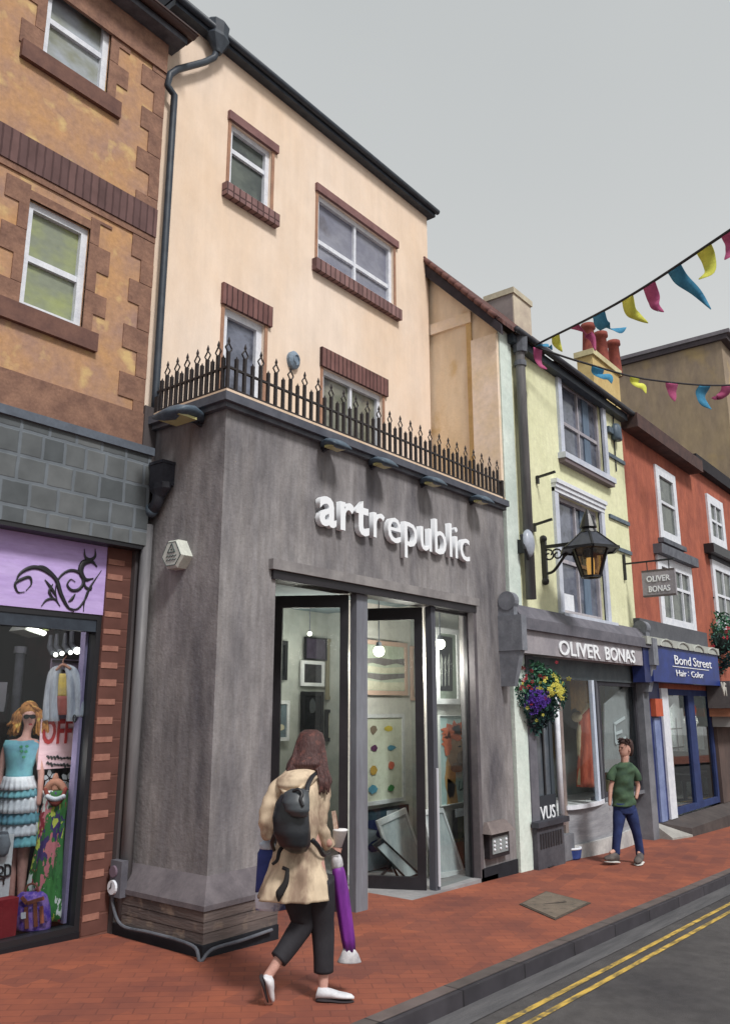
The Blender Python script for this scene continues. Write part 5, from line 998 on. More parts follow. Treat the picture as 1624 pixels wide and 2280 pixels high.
mb.add(r1+r2+r3, [(i, (i+1) % 6, 6+(i+1) % 6, 6+i) for i in range(6)]+[(6+i, 6+(i+1) % 6, 12+(i+1) % 6, 12+i) for i in range(6)]+[(5, 4, 3, 2, 1, 0)]); mb.build('hood', mat('lantern_hood', (66, 70, 82), (50, 54, 64), scale=6, rough=.45), lt)
mb = MB()
for i in range(6): mb.bar(r1[i], r2[i], .025, .025); mb.bar(r1[i], r1[(i+1) % 6], .04, .04)
mb.loft([((BXL, Yl, zcone), (.13, 0, 0), (0, .13, 0)), ((BXL, Yl, zcone+.06), (.10, 0, 0), (0, .10, 0)), ((BXL, Yl, zcone+.08), (.13, 0, 0), (0, .13, 0)), ((BXL, Yl, zcone+.2), (.09, 0, 0), (0, .09, 0)), ((BXL, Yl, zcone+.28), (.06, 0, 0), (0, .06, 0)), ((BXL, Yl, zcone+.36), (.015, 0, 0), (0, .015, 0))], 12); mb.build('finial', LI, lt)
mb = MB(); mb.tube([(BXL, Yl, zb_+.02), (BXL, Yl, zb_+.2), (BXL, Yl, zb_+.42)], [.05, .06, .04], 10); mb.build('amber_bulb', mat('amber_bulb', (232, 196, 112), emit=.7), lt, smooth=True)
mb = MB(); mb.tube([(BXL, Yl, zt_-.02), (BXL, Yl, zt_-.14)], .10, 10); mb.build('lamp_holder', LI, lt)
mb = MB(); mb.bar((BXL, YY-.03, za-.52), (BXL, YY-.03, za+.12), .10, .05, (1, 0, 0)); mb.ball((BXL, YY-.04, za+.13), .06, 6); mb.ball((BXL, YY-.04, za-.53), .06, 6); mb.build('wall_plate', LI, lt)
mb = MB(); mb.bar((BXL, YY-.03, za), (BXL, Yl+rt*.7, za), .045, .05); L_ = YY-(Yl+rt*.7)
mb.tube(cr([(BXL, YY-.05, za-.42), (BXL, YY-L_*.35, za-.38), (BXL, YY-L_*.65, za-.2), (BXL, YY-L_*.85, za-.03)], 5), .022, 6)
for fy, rr_ in ((.22, .11), (.48, .10), (.70, .06)):
    q = [Vector((BXL, YY-L_*fy+rr_*(1-t/11)*math.cos(t), za-.14+rr_*(1-t/11)*math.sin(t))) for t in [i*.5 for i in range(17)]]; mb.tube(q, .014, 5)
mb.build('bracket', LI, lt, smooth=False)
# ---- hanging sign
BXS = onY(1388, 1255, YY-.02).x
hs_ = thing('hanging_sign', 'square grey hanging sign lettered OLIVER BONAS on a thin iron arm', 'sign', onY(1388, 1255, YY))
zz = onX(1388, 1256, BXS).z; ye_ = onX(1500, 1250, BXS).y
mb = MB(); mb.bar((BXS, YY, zz), (BXS, ye_, zz), .03, .03); mb.bar((BXS, YY-.02, zz-.3), (BXS, YY-.02, zz+.18), .06, .04, (1, 0, 0)); 
ys0, ys1 = onX(1430, 1300, BXS).y, onX(1504, 1300, BXS).y; zs_0, zs_1 = onX(1465, 1328, BXS).z, onX(1465, 1268, BXS).z
mb.bar((BXS, ys0-.1, zz), (BXS, ys0-.1, zs_1), .015, .015); mb.bar((BXS, ys1+.1, zz), (BXS, ys1+.1, zs_1), .015, .015); mb.build('arm', BLACK, hs_)
mb = MB(); mb.box(BXS-.03, ys1, zs_0, BXS+.03, ys0, zs_1); mb.build('board', OG, hs_)
mb = MB()
for q0, q1, z0_, z1_ in ((ys1, ys0, zs_0, zs_0+.03), (ys1, ys0, zs_1-.03, zs_1)): mb.box(BXS-.034, q0, z0_, BXS-.031, q1, z1_)
mb.build('border', mat('sign_border', (92, 84, 84)), hs_)
hh = zs_1-zs_0; wv = ys0-ys1
text('OLIVER', hh*.30, SW, .004, 'lettering', hs_, MF((BXS-.036, ys0-wv*.14, zs_0+hh*.56), (0, -1, 0)), width=wv*.72, bold=.025)
text('BONAS', hh*.30, SW, .004, 'lettering', hs_, MF((BXS-.036, ys0-wv*.18, zs_0+hh*.18), (0, -1, 0)), width=wv*.66, bold=.025)
# ---- small brackets on yellow wall
for (u, v), lab in (((1192, 1064), 'short black iron bar fixed high on the yellow wall'), ((1185, 1170), 'short black iron bar above the wall lantern bracket')):
    p = onY(u, v, YY); t = thing('iron_bar', lab, 'bracket', p, 'short iron bars on the yellow wall'); mb = MB(); e = onX(u+43, v-14, p.x); mb.bar(p, e, .035, .035); mb.build('bar', BLACK, t); mb = MB(); mb.bar(p-Vector((0, .03, .1)), p+Vector((0, -.03, .03)), .04, .04, (1, 0, 0)); mb.build('fixing', BLACK, t)
# alarm siren by right corner
p = onY(1372, 965, YY-.08); t = thing('alarm_siren', 'grey box siren with a cable near the right edge of the yellow wall', 'alarm', p)
mb = MB(); mb.loft([(p+Vector((0, 0, -.14)), (.12, 0, 0), (0, .07, 0)), (p+Vector((0, 0, -.11)), (.16, 0, 0), (0, .09, 0)), (p+Vector((0, 0, .12)), (.15, 0, 0), (0, .08, 0)), (p+Vector((0, 0, .18)), (.09, 0, 0), (0, .05, 0))], 10); mb.build('siren_body', FLM, t, smooth=True)
mb = MB(); mb.box(p.x-.36, YY-.08, p.z-.05, p.x-.16, YY-.01, p.z+.06); mb.build('side_horn', FLM, t)
mb = MB(); mb.tube([p+Vector((0, .06, .15)), p+Vector((.05, .06, .35)), p+Vector((.25, .06, .7))], .012, 6); mb.tube([p+Vector((0, .06, -.13)), p+Vector((.0, .06, -.75))], .012, 6); mb.build('siren_cable', DKGREY, t)
# round lamp by the pipe
p = onY(1175, 1210, YY-.15); t = thing('bulkhead_lamp', 'oval pale grey wall lamp beside the downpipe of the yellow house', 'wall lamp', p); mb = MB(); mb.ball(p, .14, 10, 1, .6, 1.5); mb.build('globe', mat('opal_globe', (176, 184, 200), (150, 158, 172), scale=6, rough=.3), t, smooth=True)
mb = MB(); mb.tube([p+Vector((-.10, .05, .12)), p+Vector((-.12, .0, -.1)), p+Vector((-.02, 0, -.24))], .03, 8); mb.bar(p+Vector((-.08, .02, -.05)), p+Vector((-.08, .15, -.05)), .06, .2); mb.build('lamp_bracket', BLACK, t)
# ---- chimneys
def chimney(name, label, Yf, uL, uR, vtop, u_side, pots, m_front, m_side, zb, capm=None):
    x0, x1 = onY(uL, vtop, Yf).x, onY(uR, vtop, Yf).x; zt = onY(uL, vtop, Yf).z; yb = onX(u_side, vtop, x0).y
    return x0, x1, zt, yb
x0, x1, zt, yb = chimney('', '', 6.9, 1141, 1178, 640, 1078, 0, None, None, 0)
mb = MB(); mb.box(x0, 6.9, 7.5, x1, yb, zt-.12); mb.build('chimney', mat('chimney_render', (214, 202, 176), (176, 160, 146), scale=1.2), ye)
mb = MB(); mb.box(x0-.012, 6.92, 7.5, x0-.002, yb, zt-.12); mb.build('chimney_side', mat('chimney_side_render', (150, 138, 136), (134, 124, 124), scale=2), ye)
mb = MB(); mb.box(x0-.04, 6.87, zt-.12, x1+.03, yb+.02, zt); mb.build('chimney_cap', mat('chimney_cap', (196, 186, 160), (176, 166, 146), scale=4), ye)
# second chimney with three pots, on the party wall
Yc = 7.6; x0, x1 = onY(1318, 800, Yc).x, onY(1374, 800, Yc).x; zt = onY(1340, 800, Yc).z; xe = onY(1392, 800, Yc).x
c2 = thing('chimney_stack', 'ochre rendered chimney stack with three red clay pots behind the yellow house', 'chimney', (x0, Yc, 8.5))
mb = MB(); mb.box(x0, Yc, 7.8, x1, Yc+.42, zt-.1); mb.build('stack', mat('ochre_stack', (208, 184, 118), (190, 160, 96), scale=1.4, bump=.3), c2)
mb = MB(); mb.box(x0-.06, Yc-.06, zt-.1, x1+.06, Yc+.48, zt+.05); mb.build('cap', mat('stack_cap', (206, 196, 150), (186, 174, 130), scale=3), c2)
for i, u in enumerate((1312, 1339, 1366)):
    px_ = onY(u, 790, Yc+.2); h = [.92, 1.0, 1.08][i]; rr_ = .17
    mb = MB(); mb.loft([((px_.x, Yc+.2, zt+.05), (rr_*1.25, 0, 0), (0, rr_*1.25, 0)), ((px_.x, Yc+.2, zt+.15), (rr_*1.1, 0, 0), (0, rr_*1.1, 0)), ((px_.x, Yc+.2, zt+h-.15), (rr_*.85, 0, 0), (0, rr_*.85, 0)), ((px_.x, Yc+.2, zt+h-.12), (rr_*1.15, 0, 0), (0, rr_*1.15, 0)), ((px_.x, Yc+.2, zt+h), (rr_*1.1, 0, 0), (0, rr_*1.1, 0))], 14); mb.build('chimney_pot', mat('clay_pot', (150, 72, 58), (122, 54, 48), scale=6), c2, smooth=True)
# ================================================================== RED HOUSES
RED = mat('red_painted_brick', (182, 96, 68), (152, 78, 60), scale=2.2, streak=.06, stretch=(1, 1, .5), mottle=.2, bump=.5, bscale=30)
rh = thing('red_house', 'orange red painted house with white framed windows above the blue shop', 'building', (18, YY, gz(18)))
XR1 = onY(1548, 1200, YY).x
ZR1 = 7.2
G_ = [onY(1462, 1115, YY).x, onY(1506, 1130, YY).x, onY(1484, 1205, YY).z, onY(1482, 1050, YY).z]
H_ = [onY(1466, 1310, YY).x, onY(1542, 1330, YY).x, onY(1508, 1404, YY).z, onY(1500, 1250, YY).z]
zbs1 = onY(1525, 1448, YY-.3).z; zbs0 = onY(1525, 1522, YY-.3).z
mb = wallY(MB(), XY1+.002, XR1, zbs0-.1, ZR1, YY+.02, YY+.3, [G_, H_]); mb.build('front_wall', RED, rh)
sash(rh, *G_, YY, P_DARK, meet=.52, y_in=-.02, fw=.2); sash(rh, *H_, YY, P_DARK, mull=2, meet=.6, y_in=-.02, fw=.22)
mb = MB(); mb.box(H_[0]-.1, YY-.16, H_[3]+.0+.002, H_[1]+.1, YY+.03, H_[3]+.2); mb.box(G_[0]-.1, YY-.1, G_[2]-.1, G_[1]+.1, YY+.03, G_[2]-.002); mb.build('window_hood', LEAD, rh)
DKR = mat('dark_brown_eave', (92, 68, 64), (72, 56, 56), scale=5)
mb = MB(); mb.box(XY1+.1, YY-.3, ZR1-.02, XR1+.05, YY+.3, ZR1+.27); mb.build('eaves_box', DKR, rh)
mb = MB(); mb.poly([(XY1+.1, YY-.28, ZR1+.27), (XY1+.1, YY+1.9, ZR1+1.25), (XY1+.1, YY+1.9, ZR1+1.05), (XY1+.1, YY-.1, ZR1+.26)], (XR1-XY1-.1, 0, 0)); mb.build('roof', mat('brown_roof_tiles2', (96, 70, 62), (80, 58, 54), scale=9), rh)
# blue shopfront
BLUE = mat('royal_blue_paint', (26, 56, 140), (20, 42, 108), scale=2.2, rough=.5, spec=.4); NAVY = mat('navy_paint', (42, 56, 118), (32, 42, 88), scale=2, rough=.5)
bs0, bs1 = onY(1452, 1480, YY-.3).x, onY(1600, 1500, YY-.3).x
mb = MB(); mb.box(bs0, YY-.30, zbs0, bs1, YY-.05, zbs1); mb.build('blue_fascia', BLUE, rh)
mb = MB(); mb.box(bs0-.35, YY-.27, zbs0-.02, bs0-.002, YY-.05, zbs1+.1); mb.build('fascia_end', NAVY, rh)
mb = MB(); mb.box(bs0-.3, YY-.34, zbs1, bs1, YY-.0, zbs1+.14); n = 4
for i in range(n):
    xx = bs0+.7+(bs1-bs0-1.2)*i/(n-1); mb.tube([Vector((xx+.34*math.cos(a_), YY-.345, zbs1-.0+.13*math.sin(a_))) for a_ in [j*math.pi/8 for j in range(9)]], .022, 6)
mb.build('scalloped_cornice', mat('pale_grey_cornice', (176, 180, 172), (156, 160, 156), scale=6), rh)
mb = MB(); mb.box(bs0, YY-.12, zbs1+.142, bs1, YY+.0, zbs1+.5); mb.build('lead_apron', mat('apron_grey', (92, 94, 100), (80, 82, 90), scale=4), rh)
bt_ = thing('shop_sign', 'white handwriting Bond Street over a second line on the blue fascia', 'sign', ((bs0+bs1)/2, YY-.3, zbs0))
a, b = onY(1500, 1480, YY-.31), onY(1584, 1500, YY-.31); hz_ = zbs1-zbs0
bw_ = b.x-a.x
for wd_, hh_, fx_, fz_, fw_ in (('Bond', .38, 0, .54, .42), ('Street', .38, .48, .54, .52), ('Hair', .26, .02, .2, .26), ('Color', .26, .40, .2, .34)):
    text(wd_, hz_*hh_, SW, .006, 'lettering', bt_, MF((a.x+bw_*fx_, YY-.312, zbs0+hz_*fz_)), width=bw_*fw_)
for k_ in (0, 1):
    mb = MB(); mb.box(a.x+bw_*.33, YY-.312, zbs0+hz_*(.23+.1*k_), a.x+bw_*.345, YY-.303, zbs0+hz_*(.26+.1*k_)); mb.build('colon_dot', SW, bt_)
mb = MB(); mb.box(a.x-.1, YY-.312, zbs0+hz_*.46, b.x-.2, YY-.303, zbs0+hz_*.48); mb.build('underline', SW, bt_)
zst = -.22                                                        # step level at the blue shop
bw0 = onY(1473, 1650, YY).x
mb = MB(); mb.box(XY1+.11, YY-.02, zst, bw0, YY+.25, zbs0-.0); mb.build('navy_pilaster', NAVY, rh)
mb = MB(); mb.box(XY1+.4, YY-.06, zst, XY1+.7, YY-.022, zbs0-.65); mb.build('pale_strip', mat('pale_blue_strip', (128, 144, 188), (104, 120, 166), scale=4), rh)
mb = MB(); mb.box(XY1+.36, YY-.12, zbs0-.62, XY1+.74, YY-.02, zbs0-.3); mb.build('orange_lamp_shade', mat('orange_shade', (200, 88, 48), (180, 74, 40), scale=8), rh)
mb = MB(); mb.box(bw0+.002, YY-.06, zst, bw0+.36, YY+.1, zbs0-.1); mb.build('white_post', WHITE, rh)
bwx1 = onY(1592, 1650, YY).x
mb = MB(); frameY(mb, bw0+.36, bwx1, zst+.02, zbs0-.1, YY+.02, .12, .08); mb.box((bw0+bwx1)/2+.1, YY+.018, zst+.14, (bw0+bwx1)/2+.5, YY+.11, zbs0-.22); wf = mb.build('shop_window_frame', mat('slate_navy_frame', (46, 64, 116), (36, 48, 92), scale=3), rh)
mb = MB(); mb.box(bw0+.4, YY+.06, zst+.1, bwx1-.05, YY+.066, zbs0-.15); mb.build('pane', glassmat('salon_glass', (214, 222, 224), .22), wf)
mb = MB(); mb.box(XY1+.2, YY+1.3, -1.2, XR1+2, YY+1.4, zbs0); mb.box(XR1+1.9, YY+.25, -1.2, XR1+2, YY+1.3, zbs0); mb.box(XY1+.2, YY+.25, zst-.3, XR1+1.9, YY+1.3, zst); mb.build('salon_interior', mat('salon_wall', (206, 218, 220), (176, 192, 198), scale=.7), rh)
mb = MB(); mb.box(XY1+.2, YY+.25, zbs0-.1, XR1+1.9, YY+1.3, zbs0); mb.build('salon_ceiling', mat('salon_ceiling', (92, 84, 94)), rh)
for i, (u0, u1, v0, v1, lab) in enumerate(((1492, 1518, 1570, 1715, 'tall framed mirror with an arched top left in the salon window'), (1540, 1582, 1568, 1715, 'wide salon mirror with a bright white panel right in the window'))):
    Yq = YY+1.0; x0, x1, z0, z1 = R(Yq, u0, u1, v0, v1); t = thing('salon_mirror', lab, 'mirror', (x0, Yq, z0), 'mirrors in the salon window'); xm = (x0+x1)/2
    mb = MB(); mb.poly([(x0, Yq, z0), (x1, Yq, z0), (x1, Yq, z1-.1), (xm, Yq, z1+.05), (x0, Yq, z1-.1)], (0, .03, 0)); mb.build('mirror_face', mat('mirror_pale', (214, 226, 230), (190, 206, 212), scale=1.5, rough=.3), t)
    mb = MB(); 
    for f in (.33, .62): mb.box(x0, Yq-.02, z0+(z1-z0)*f, x1, Yq-.002, z0+(z1-z0)*f+.03)
    mb.box(xm-.02, Yq-.024, z0, xm+.02, Yq-.021, z1-.3); mb.build('glazing_bar', DKGREY, t)
    if i:
        mb = MB(); mb.box(x0+.3, Yq-.03, z0+(z1-z0)*.5, x1-.3, Yq-.026, z1-.05); mb.build('bright_panel', WHITE, t)
for i, (u, v, lab) in enumerate(((1522, 1745, 'dark salon chair left in the blue shop window'), (1560, 1738, 'dark salon chair right in the blue shop window'))):
    p = onY(u, v, YY+.7); t = thing('salon_chair', lab, 'chair', (p.x, p.y, zst), 'salon chairs'); CH = mat('chair_dark', (56, 62, 68), (46, 50, 56), scale=5)
    mb = MB(); mb.box(p.x-.3, p.y-.25, zst+.45, p.x+.3, p.y+.25, zst+.58); mb.build('seat', CH, t); mb = MB(); mb.box(p.x+.2, p.y-.25, zst+.58, p.x+.3, p.y+.25, zst+1.05); mb.build('backrest', CH, t); mb = MB(); mb.tube([(p.x, p.y, zst+.04), (p.x, p.y, zst+.45)], .04, 8); mb.tube([(p.x, p.y, zst), (p.x, p.y, zst+.04)], .25, 12); mb.build('pedestal', LEAD, t)
p = onY(1536, 1580, YY+.5); t = thing('pendant_lamp', 'small orange pendant lamp hanging in the salon window', 'lamp', p); lamp(t, p-ZZ*.25, 25, (1, .9, .78), .15); mb = MB(); mb.ball(p, .13, 8, 1, 1, 1.2); mb.build('shade', mat('orange_glow', (214, 92, 52), emit=.5), t, smooth=True); mb = MB(); mb.tube([p, (p.x, p.y, zbs0-.1)], .01, 5); mb.build('cord', BLACK, t)
# raised step in front of the blue shop
mb = MB(); xg0 = XY1+.12; mb.hexa([(xg0+.75, YY-.42, gz(xg0)-.2), (30, YY-.42, -1.2), (30, YY-.021, -1.2), (xg0+.2, YY-.021, gz(xg0)-.2), (xg0+.75, YY-.42, zst-.12), (30, YY-.42, zst-.12), (30, YY-.021, zst-.002), (xg0+.2, YY-.021, zst-.002)]); mb.build('step', mat('dark_step', (84, 76, 74), (66, 60, 60), scale=3), rh)
mb = MB(); mb.hexa([(XY1+.11, YY-.32, gz(xg0)-.2), (xg0+.74, YY-.43, gz(xg0)-.2), (xg0+.19, YY-.022, gz(xg0)-.2), (XY1+.11, YY-.022, gz(xg0)-.2), (XY1+.11, YY-.32, gz(xg0)+.03), (xg0+.74, YY-.43, gz(xg0)+.01), (xg0+.19, YY-.022, zst-.01), (XY1+.11, YY-.022, zst-.01)]); mb.build('ramp', mat('pale_concrete', (166, 164, 158), (146, 144, 140), scale=4), rh)
# second red house
r2 = thing('terraced_house', 'farther orange red house with small white windows and a dark roof edge at the right', 'building', (24, YY, gz(24)))
XQ = 34; ZR2 = onY(1585, 1072, YY).z
I_ = [onY(1577, 1165, YY).x, onY(1611, 1172, YY).x, onY(1594, 1216, YY).z, onY(1592, 1112, YY).z]
J_ = [onY(1590, 1330, YY).x, onY(1635, 1340, YY).x, onY(1612, 1404, YY).z, onY(1606, 1256, YY).z]
mb = wallY(MB(), XR1+.002, XQ, zbs0-.1, ZR2, YY+.03, YY+.3, [I_, J_]); mb.build('front_wall', RED, r2)
sash(r2, *I_, YY, P_DARK, mull=1, y_in=-.02, fw=.22); sash(r2, *J_, YY, P_DARK, mull=1, y_in=-.02, fw=.22)
mb = MB(); mb.box(XR1+.15, YY-.15, ZR2, XQ, YY+.3, ZR2+.3); mb.build('eaves_box', mat('black_eave', (44, 42, 48), (36, 34, 40), scale=4), r2)
mb = MB(); mb.box(J_[0]-.4, YY-.2, J_[3]+.1, J_[1]+2, YY+.03, J_[3]+.32); mb.build('window_hood', BLACK, r2)
mb = MB(); mb.box(J_[0]-.1, YY-.04, J_[3]+.002, J_[1]+.1, YY+.03, J_[3]+.098); mb.build('hood_board', DKGREY, r2)
# brown shopfront at the far right
mb = MB(); mb.box(bs1+.002, YY-.5, onY(1610, 1577, YY-.5).z, XQ, YY-.0, onY(1610, 1515, YY-.5).z); fz = onY(1610, 1577, YY-.5).z; mb.build('fascia', mat('grey_brown_fascia', (104, 98, 98), (86, 80, 82), scale=4), r2)
mb = MB(); mb.box(bs1+.05, YY-.44, fz-.18, XQ, YY-.0, fz-.002); mb.build('orange_trim', mat('orange_trim', (176, 110, 76), (150, 98, 72), scale=6), r2)
mb = MB(); mb.box(bs1+.2, YY-.38, fz-.4, XQ, YY-.0, fz-.182); mb.build('pale_trim', mat('grey_trim', (150, 148, 146)), r2)
mb = MB(); mb.box(bwx1+.002, YY-.05, zst, bwx1+1.2, YY+.25, fz-.4); mb.box(bwx1+3, YY-.05, zst, XQ, YY+.25, zst+.7); mb.build('brown_pier', mat('brown_pier', (100, 82, 76), (78, 66, 64), scale=2, stretch=(1, 1, .4)), r2)
mb = MB(); mb.box(bwx1+1.2, YY+.1, zst, XQ, YY+.2, fz-.4); mb.build('shop_window', P_DARK, r2)
text('Vi', .42, mat('pale_letter', (186, 182, 172)), .01, 'lettering', r2, MF((onY(1606, 1550, YY-.5).x, YY-.51, fz+.25)))
# tall brown gable building beyond
bb = thing('gable_building', 'tall brown building with a plain side wall rising behind the red houses', 'building', (25, 8, gz(25)))
XB = 25.0; yb0, yb1 = onX(1395, 805, XB).y, 3.0; zb0 = onX(1395, 812, XB).z; zb1_ = onX(1624, 775, XB).z
mb = MB(); mb.poly([(XB, yb0+.6, 0), (XB, yb0+.6, zb0), (XB, YY+.3, zb0+.0), (XB, YY+.3, 0)], (6, 0, 0)); mb.build('side_wall', mat('brown_stained_render', (164, 144, 112), (134, 118, 106), scale=.5, stretch=(1, 1.4, .5), lo=.35, hi=.65, c3=(172, 148, 100), scale3=.8, mottle=.2), bb)
mb = MB(); mb.box(XB-.1, YY+.1, zb0+.001, XB+6.2, yb0+.7, zb0+.16); mb.build('roof_edge', mat('dark_roof_edge', (84, 76, 82), (72, 66, 72), scale=3), bb)
mb = MB(); mb.box(XB-.15, YY+.0, zb0+.161, XB+6.3, yb0+.75, zb0+.28); mb.build('roof_cap', mat('roof_cap_grey', (128, 124, 132), (108, 104, 112), scale=3), bb)
# ---- blue white bowl and black mat
p = onG(1266, 1912); bo = thing('water_bowl', 'small blue bowl with a white rim on the paving by the step', 'bowl', p)
mb = MB(); mb.loft([(p, (.15, 0, 0), (0, .15, 0)), (p+ZZ*.02, (.17, 0, 0), (0, .17, 0)), (p+ZZ*.14, (.19, 0, 0), (0, .19, 0))], 20); mb.build('bowl_side', mat('bowl_blue', (52, 78, 150), (40, 60, 124), scale=10), bo, smooth=False)
mb = MB(); mb.loft([(p+ZZ*.141, (.195, 0, 0), (0, .195, 0)), (p+ZZ*.165, (.19, 0, 0), (0, .19, 0)), (p+ZZ*.165, (.16, 0, 0), (0, .16, 0)), (p+ZZ*.143, (.14, 0, 0), (0, .14, 0))], 20); mb.build('bowl_rim', WHITE, bo, smooth=True)
p = onG(1222, 1925); mb = MB(); q = [onG(*a)+ZZ*.003 for a in ((1205, 1925), (1240, 1914), (1262, 1918), (1222, 1934))]; mb.poly(q[::-1], (0, 0, .012)); tag(mb.build('door_mat', BLACK, None, p), 'narrow black mat lying on the paving below the vent grille', 'mat')
# ---- hanging baskets
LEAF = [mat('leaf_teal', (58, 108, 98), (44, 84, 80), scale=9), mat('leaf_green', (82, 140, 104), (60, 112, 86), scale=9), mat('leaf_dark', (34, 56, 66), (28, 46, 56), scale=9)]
def quad(mb, c, r, asp=.7):
    a = Vector((random.gauss(0, 1), random.gauss(0, 1), random.gauss(0, 1))).normalized(); b = a.cross(Vector((random.random(), random.random(), random.random()))).normalized(); n = a.cross(b)*r*.15
    mb.add([c-a*r, c-b*r*asp*.6-a*r*.2+n, c+a*r-n, c+b*r*asp*.6+a*r*.1+n], [(0, 1, 2, 3)])
def basket(label, c, rx, rzv, nleaf, flowers, lr, seed):
    random.seed(seed); t = thing('hanging_basket', label, 'hanging basket', c+Vector((0, 0, -rzv)), 'hanging baskets of flowers'); fol = MB()
    for i in range(nleaf):
        d = Vector((random.gauss(0, 1), random.gauss(0, 1), random.gauss(0, 1))).normalized(); r = random.uniform(.55, 1.0)**.6
        q = Vector((d.x*rx, d.y*rx, d.z*rzv))*r*(1+.12*math.sin(5*d.x+3*d.z))
        if d.z < 0: q.x *= 1+.55*d.z*.7; q.y *= 1+.55*d.z*.7; q.z *= 1.25
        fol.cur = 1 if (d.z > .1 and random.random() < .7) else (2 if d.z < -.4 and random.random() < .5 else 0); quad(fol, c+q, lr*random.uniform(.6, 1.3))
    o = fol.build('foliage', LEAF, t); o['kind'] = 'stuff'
    mb = MB(); mb.ball(c+ZZ*-.03, rx*.62, 8, 1, 1, rzv/rx*.8); mb.build('basket_bowl', mat('moss', (36, 52, 50), (30, 40, 42), scale=12), t, smooth=True)
    for nm, colr, dirs, n_, fr in flowers:
        mb = MB(); dx, dz, sp_ = dirs
        for i in range(n_):
            q = RT*(dx+random.gauss(0, sp_))*rx+ZZ*(dz+random.gauss(0, sp_))*rzv; l_ = min(1, math.hypot(q.dot(RT)/rx, q.z/rzv)); q += -FH*math.sqrt(max(0, 1-l_*l_))*rx*.92-FH*.03
            flower(mb, c+q-FH*.02, fr*random.uniform(1.0, 1.7), 5, (-FH+Vector((random.gauss(0, .35), random.gauss(0, .35), random.gauss(0, .35)))).normalized())
        f = mb.build(nm, colr, t); f['kind'] = 'stuff'
    return t
XH = 10.9; ch_ = onX(1174, 1548, XH)
bk = basket('large hanging basket of red, purple and yellow flowers beside the grey shop', ch_, .50, .48, 3600,
    [('red_flowers', mat('petal_red', (176, 34, 56), (150, 28, 48), scale=20), (-.35, .5, .3), 30, .022), ('purple_flowers', mat('petal_purple', (86, 50, 160), (70, 36, 130), scale=20), (.10, -.12, .17), 70, .026), ('yellow_flowers', mat('petal_yellow', (212, 206, 60), (190, 180, 50), scale=20), (.70, .15, .20), 52, .024), ('small_yellow_flowers', MATS['petal_yellow'], (-.2, .4, .5), 14, .02)], .042, 11)
mb = MB(); tp = onX(1165, 1420, XH)
for q in ((-.3, 0), (.3, 0), (0, .3)): mb.tube([ch_+Vector((q[0], q[1], .1)), Vector((ch_.x, ch_.y, tp.z))], .008, 5)
mb.tube([Vector((ch_.x, ch_.y, tp.z)), Vector((ch_.x, YY-.05, tp.z+.05))], .02, 6); mb.build('chain', BLACK, bk)
X2 = 20.5; c2_ = onX(1592, 1425, X2)
bk2 = basket('smaller hanging basket with dark red flowers beside the blue fascia at the right', c2_, .62, .66, 1500, [('red_flowers', MATS['petal_red'], (.1, -.1, .4), 13, .035)], .06, 12)
mb = MB(); mb.tube([c2_+ZZ*.5, c2_+ZZ*1.0], .012, 5); mb.tube([c2_+ZZ*1.0, Vector((c2_.x, YY, c2_.z+1.0))], .02, 5); mb.build('bracket', BLACK, bk2)
# ---- bunting
FC = {'b': mat('flag_blue', (52, 142, 182), (40, 120, 160), scale=6), 'y': mat('flag_yellow', (222, 222, 56), (200, 204, 44), scale=6), 'p': mat('flag_pink', (190, 82, 132), (168, 66, 116), scale=6)}
FN = {'b': 'blue flag', 'y': 'yellow flag', 'p': 'pink flag'}
def bunting(label, pts, flags, loc):
    t = thing('bunting', label, 'bunting', loc, 'strings of bunting'); line = cr(pts, 10); mb = MB(); mb.tube(line, .017, 6); mb.build('cord', mat('cord_dark', (52, 50, 54)), t, smooth=True)
    L_ = len(line)-1
    def uof(p): q = p-CAM; return CX+FQ*q.dot(RT)/q.dot(FW)
    us = [uof(p) for p in line]
    for col, f, wd, tail in flags:       # f = parameter along line, tail = list of (right, down) offsets in m, widths shrink
        i = next((k for k in range(L_) if us[k] <= f < us[k+1]), 0); p = line[i]+(line[i+1]-line[i])*max(0, (f-us[i])/(us[i+1]-us[i])); d = (line[i+1]-line[i]).normalized(); mb = MB(); side = FH
        hor = RT; wd *= .88; pth = cr([p+d*0-ZZ*.01]+[p+hor*a*.88-ZZ*b*.88+FH*(.03*math.sin(b*9)) for a, b in tail], 5); n = len(pth); vs = []; fs = []
        for k, q in enumerate(pth):
            t_ = k/(n-1); w_ = wd/2*((1-t_)**.8)+.005; pe = (pth[min(k+1, n-1)]-pth[max(k-1, 0)]).normalized().cross(side).normalized()
            if pe.dot(d) < 0: pe = -pe
            e = (d*(1-.75*t_)+pe*(.75*t_)+FH*.25*math.sin(k*.7+f)*t_).normalized()
            vs += [q-e*w_, q+e*w_]
            if k: fs.append((2*k-2, 2*k-1, 2*k+1, 2*k))
        mb.add(vs, fs); o = mb.build('flag', FC[col], t, smooth=True); md = o.modifiers.new('cloth', 'SOLIDIFY'); md.thickness = .003; o['label'] = FN[col]
    return t
A0 = onY(1192, 768, YY-.3); 
def s1(u, v, f): 
    # plan position moves from the yellow house eave towards the near right
    Pn = Vector((8.2, 2.1, 0)); pl_ = Vector((A0.x, A0.y, 0)).lerp(Pn, f); return pl_
a_end = atD(1700, 462, Vector((8.0, 1.75)).dot(FH.xy)); 
aend = Vector((a_end.x, a_end.y, a_end.z)); mid = (A0+aend)/2-ZZ*.10
far_end = aend+(aend-A0)*.8+ZZ*.15
pts = [A0, mid, aend, far_end]
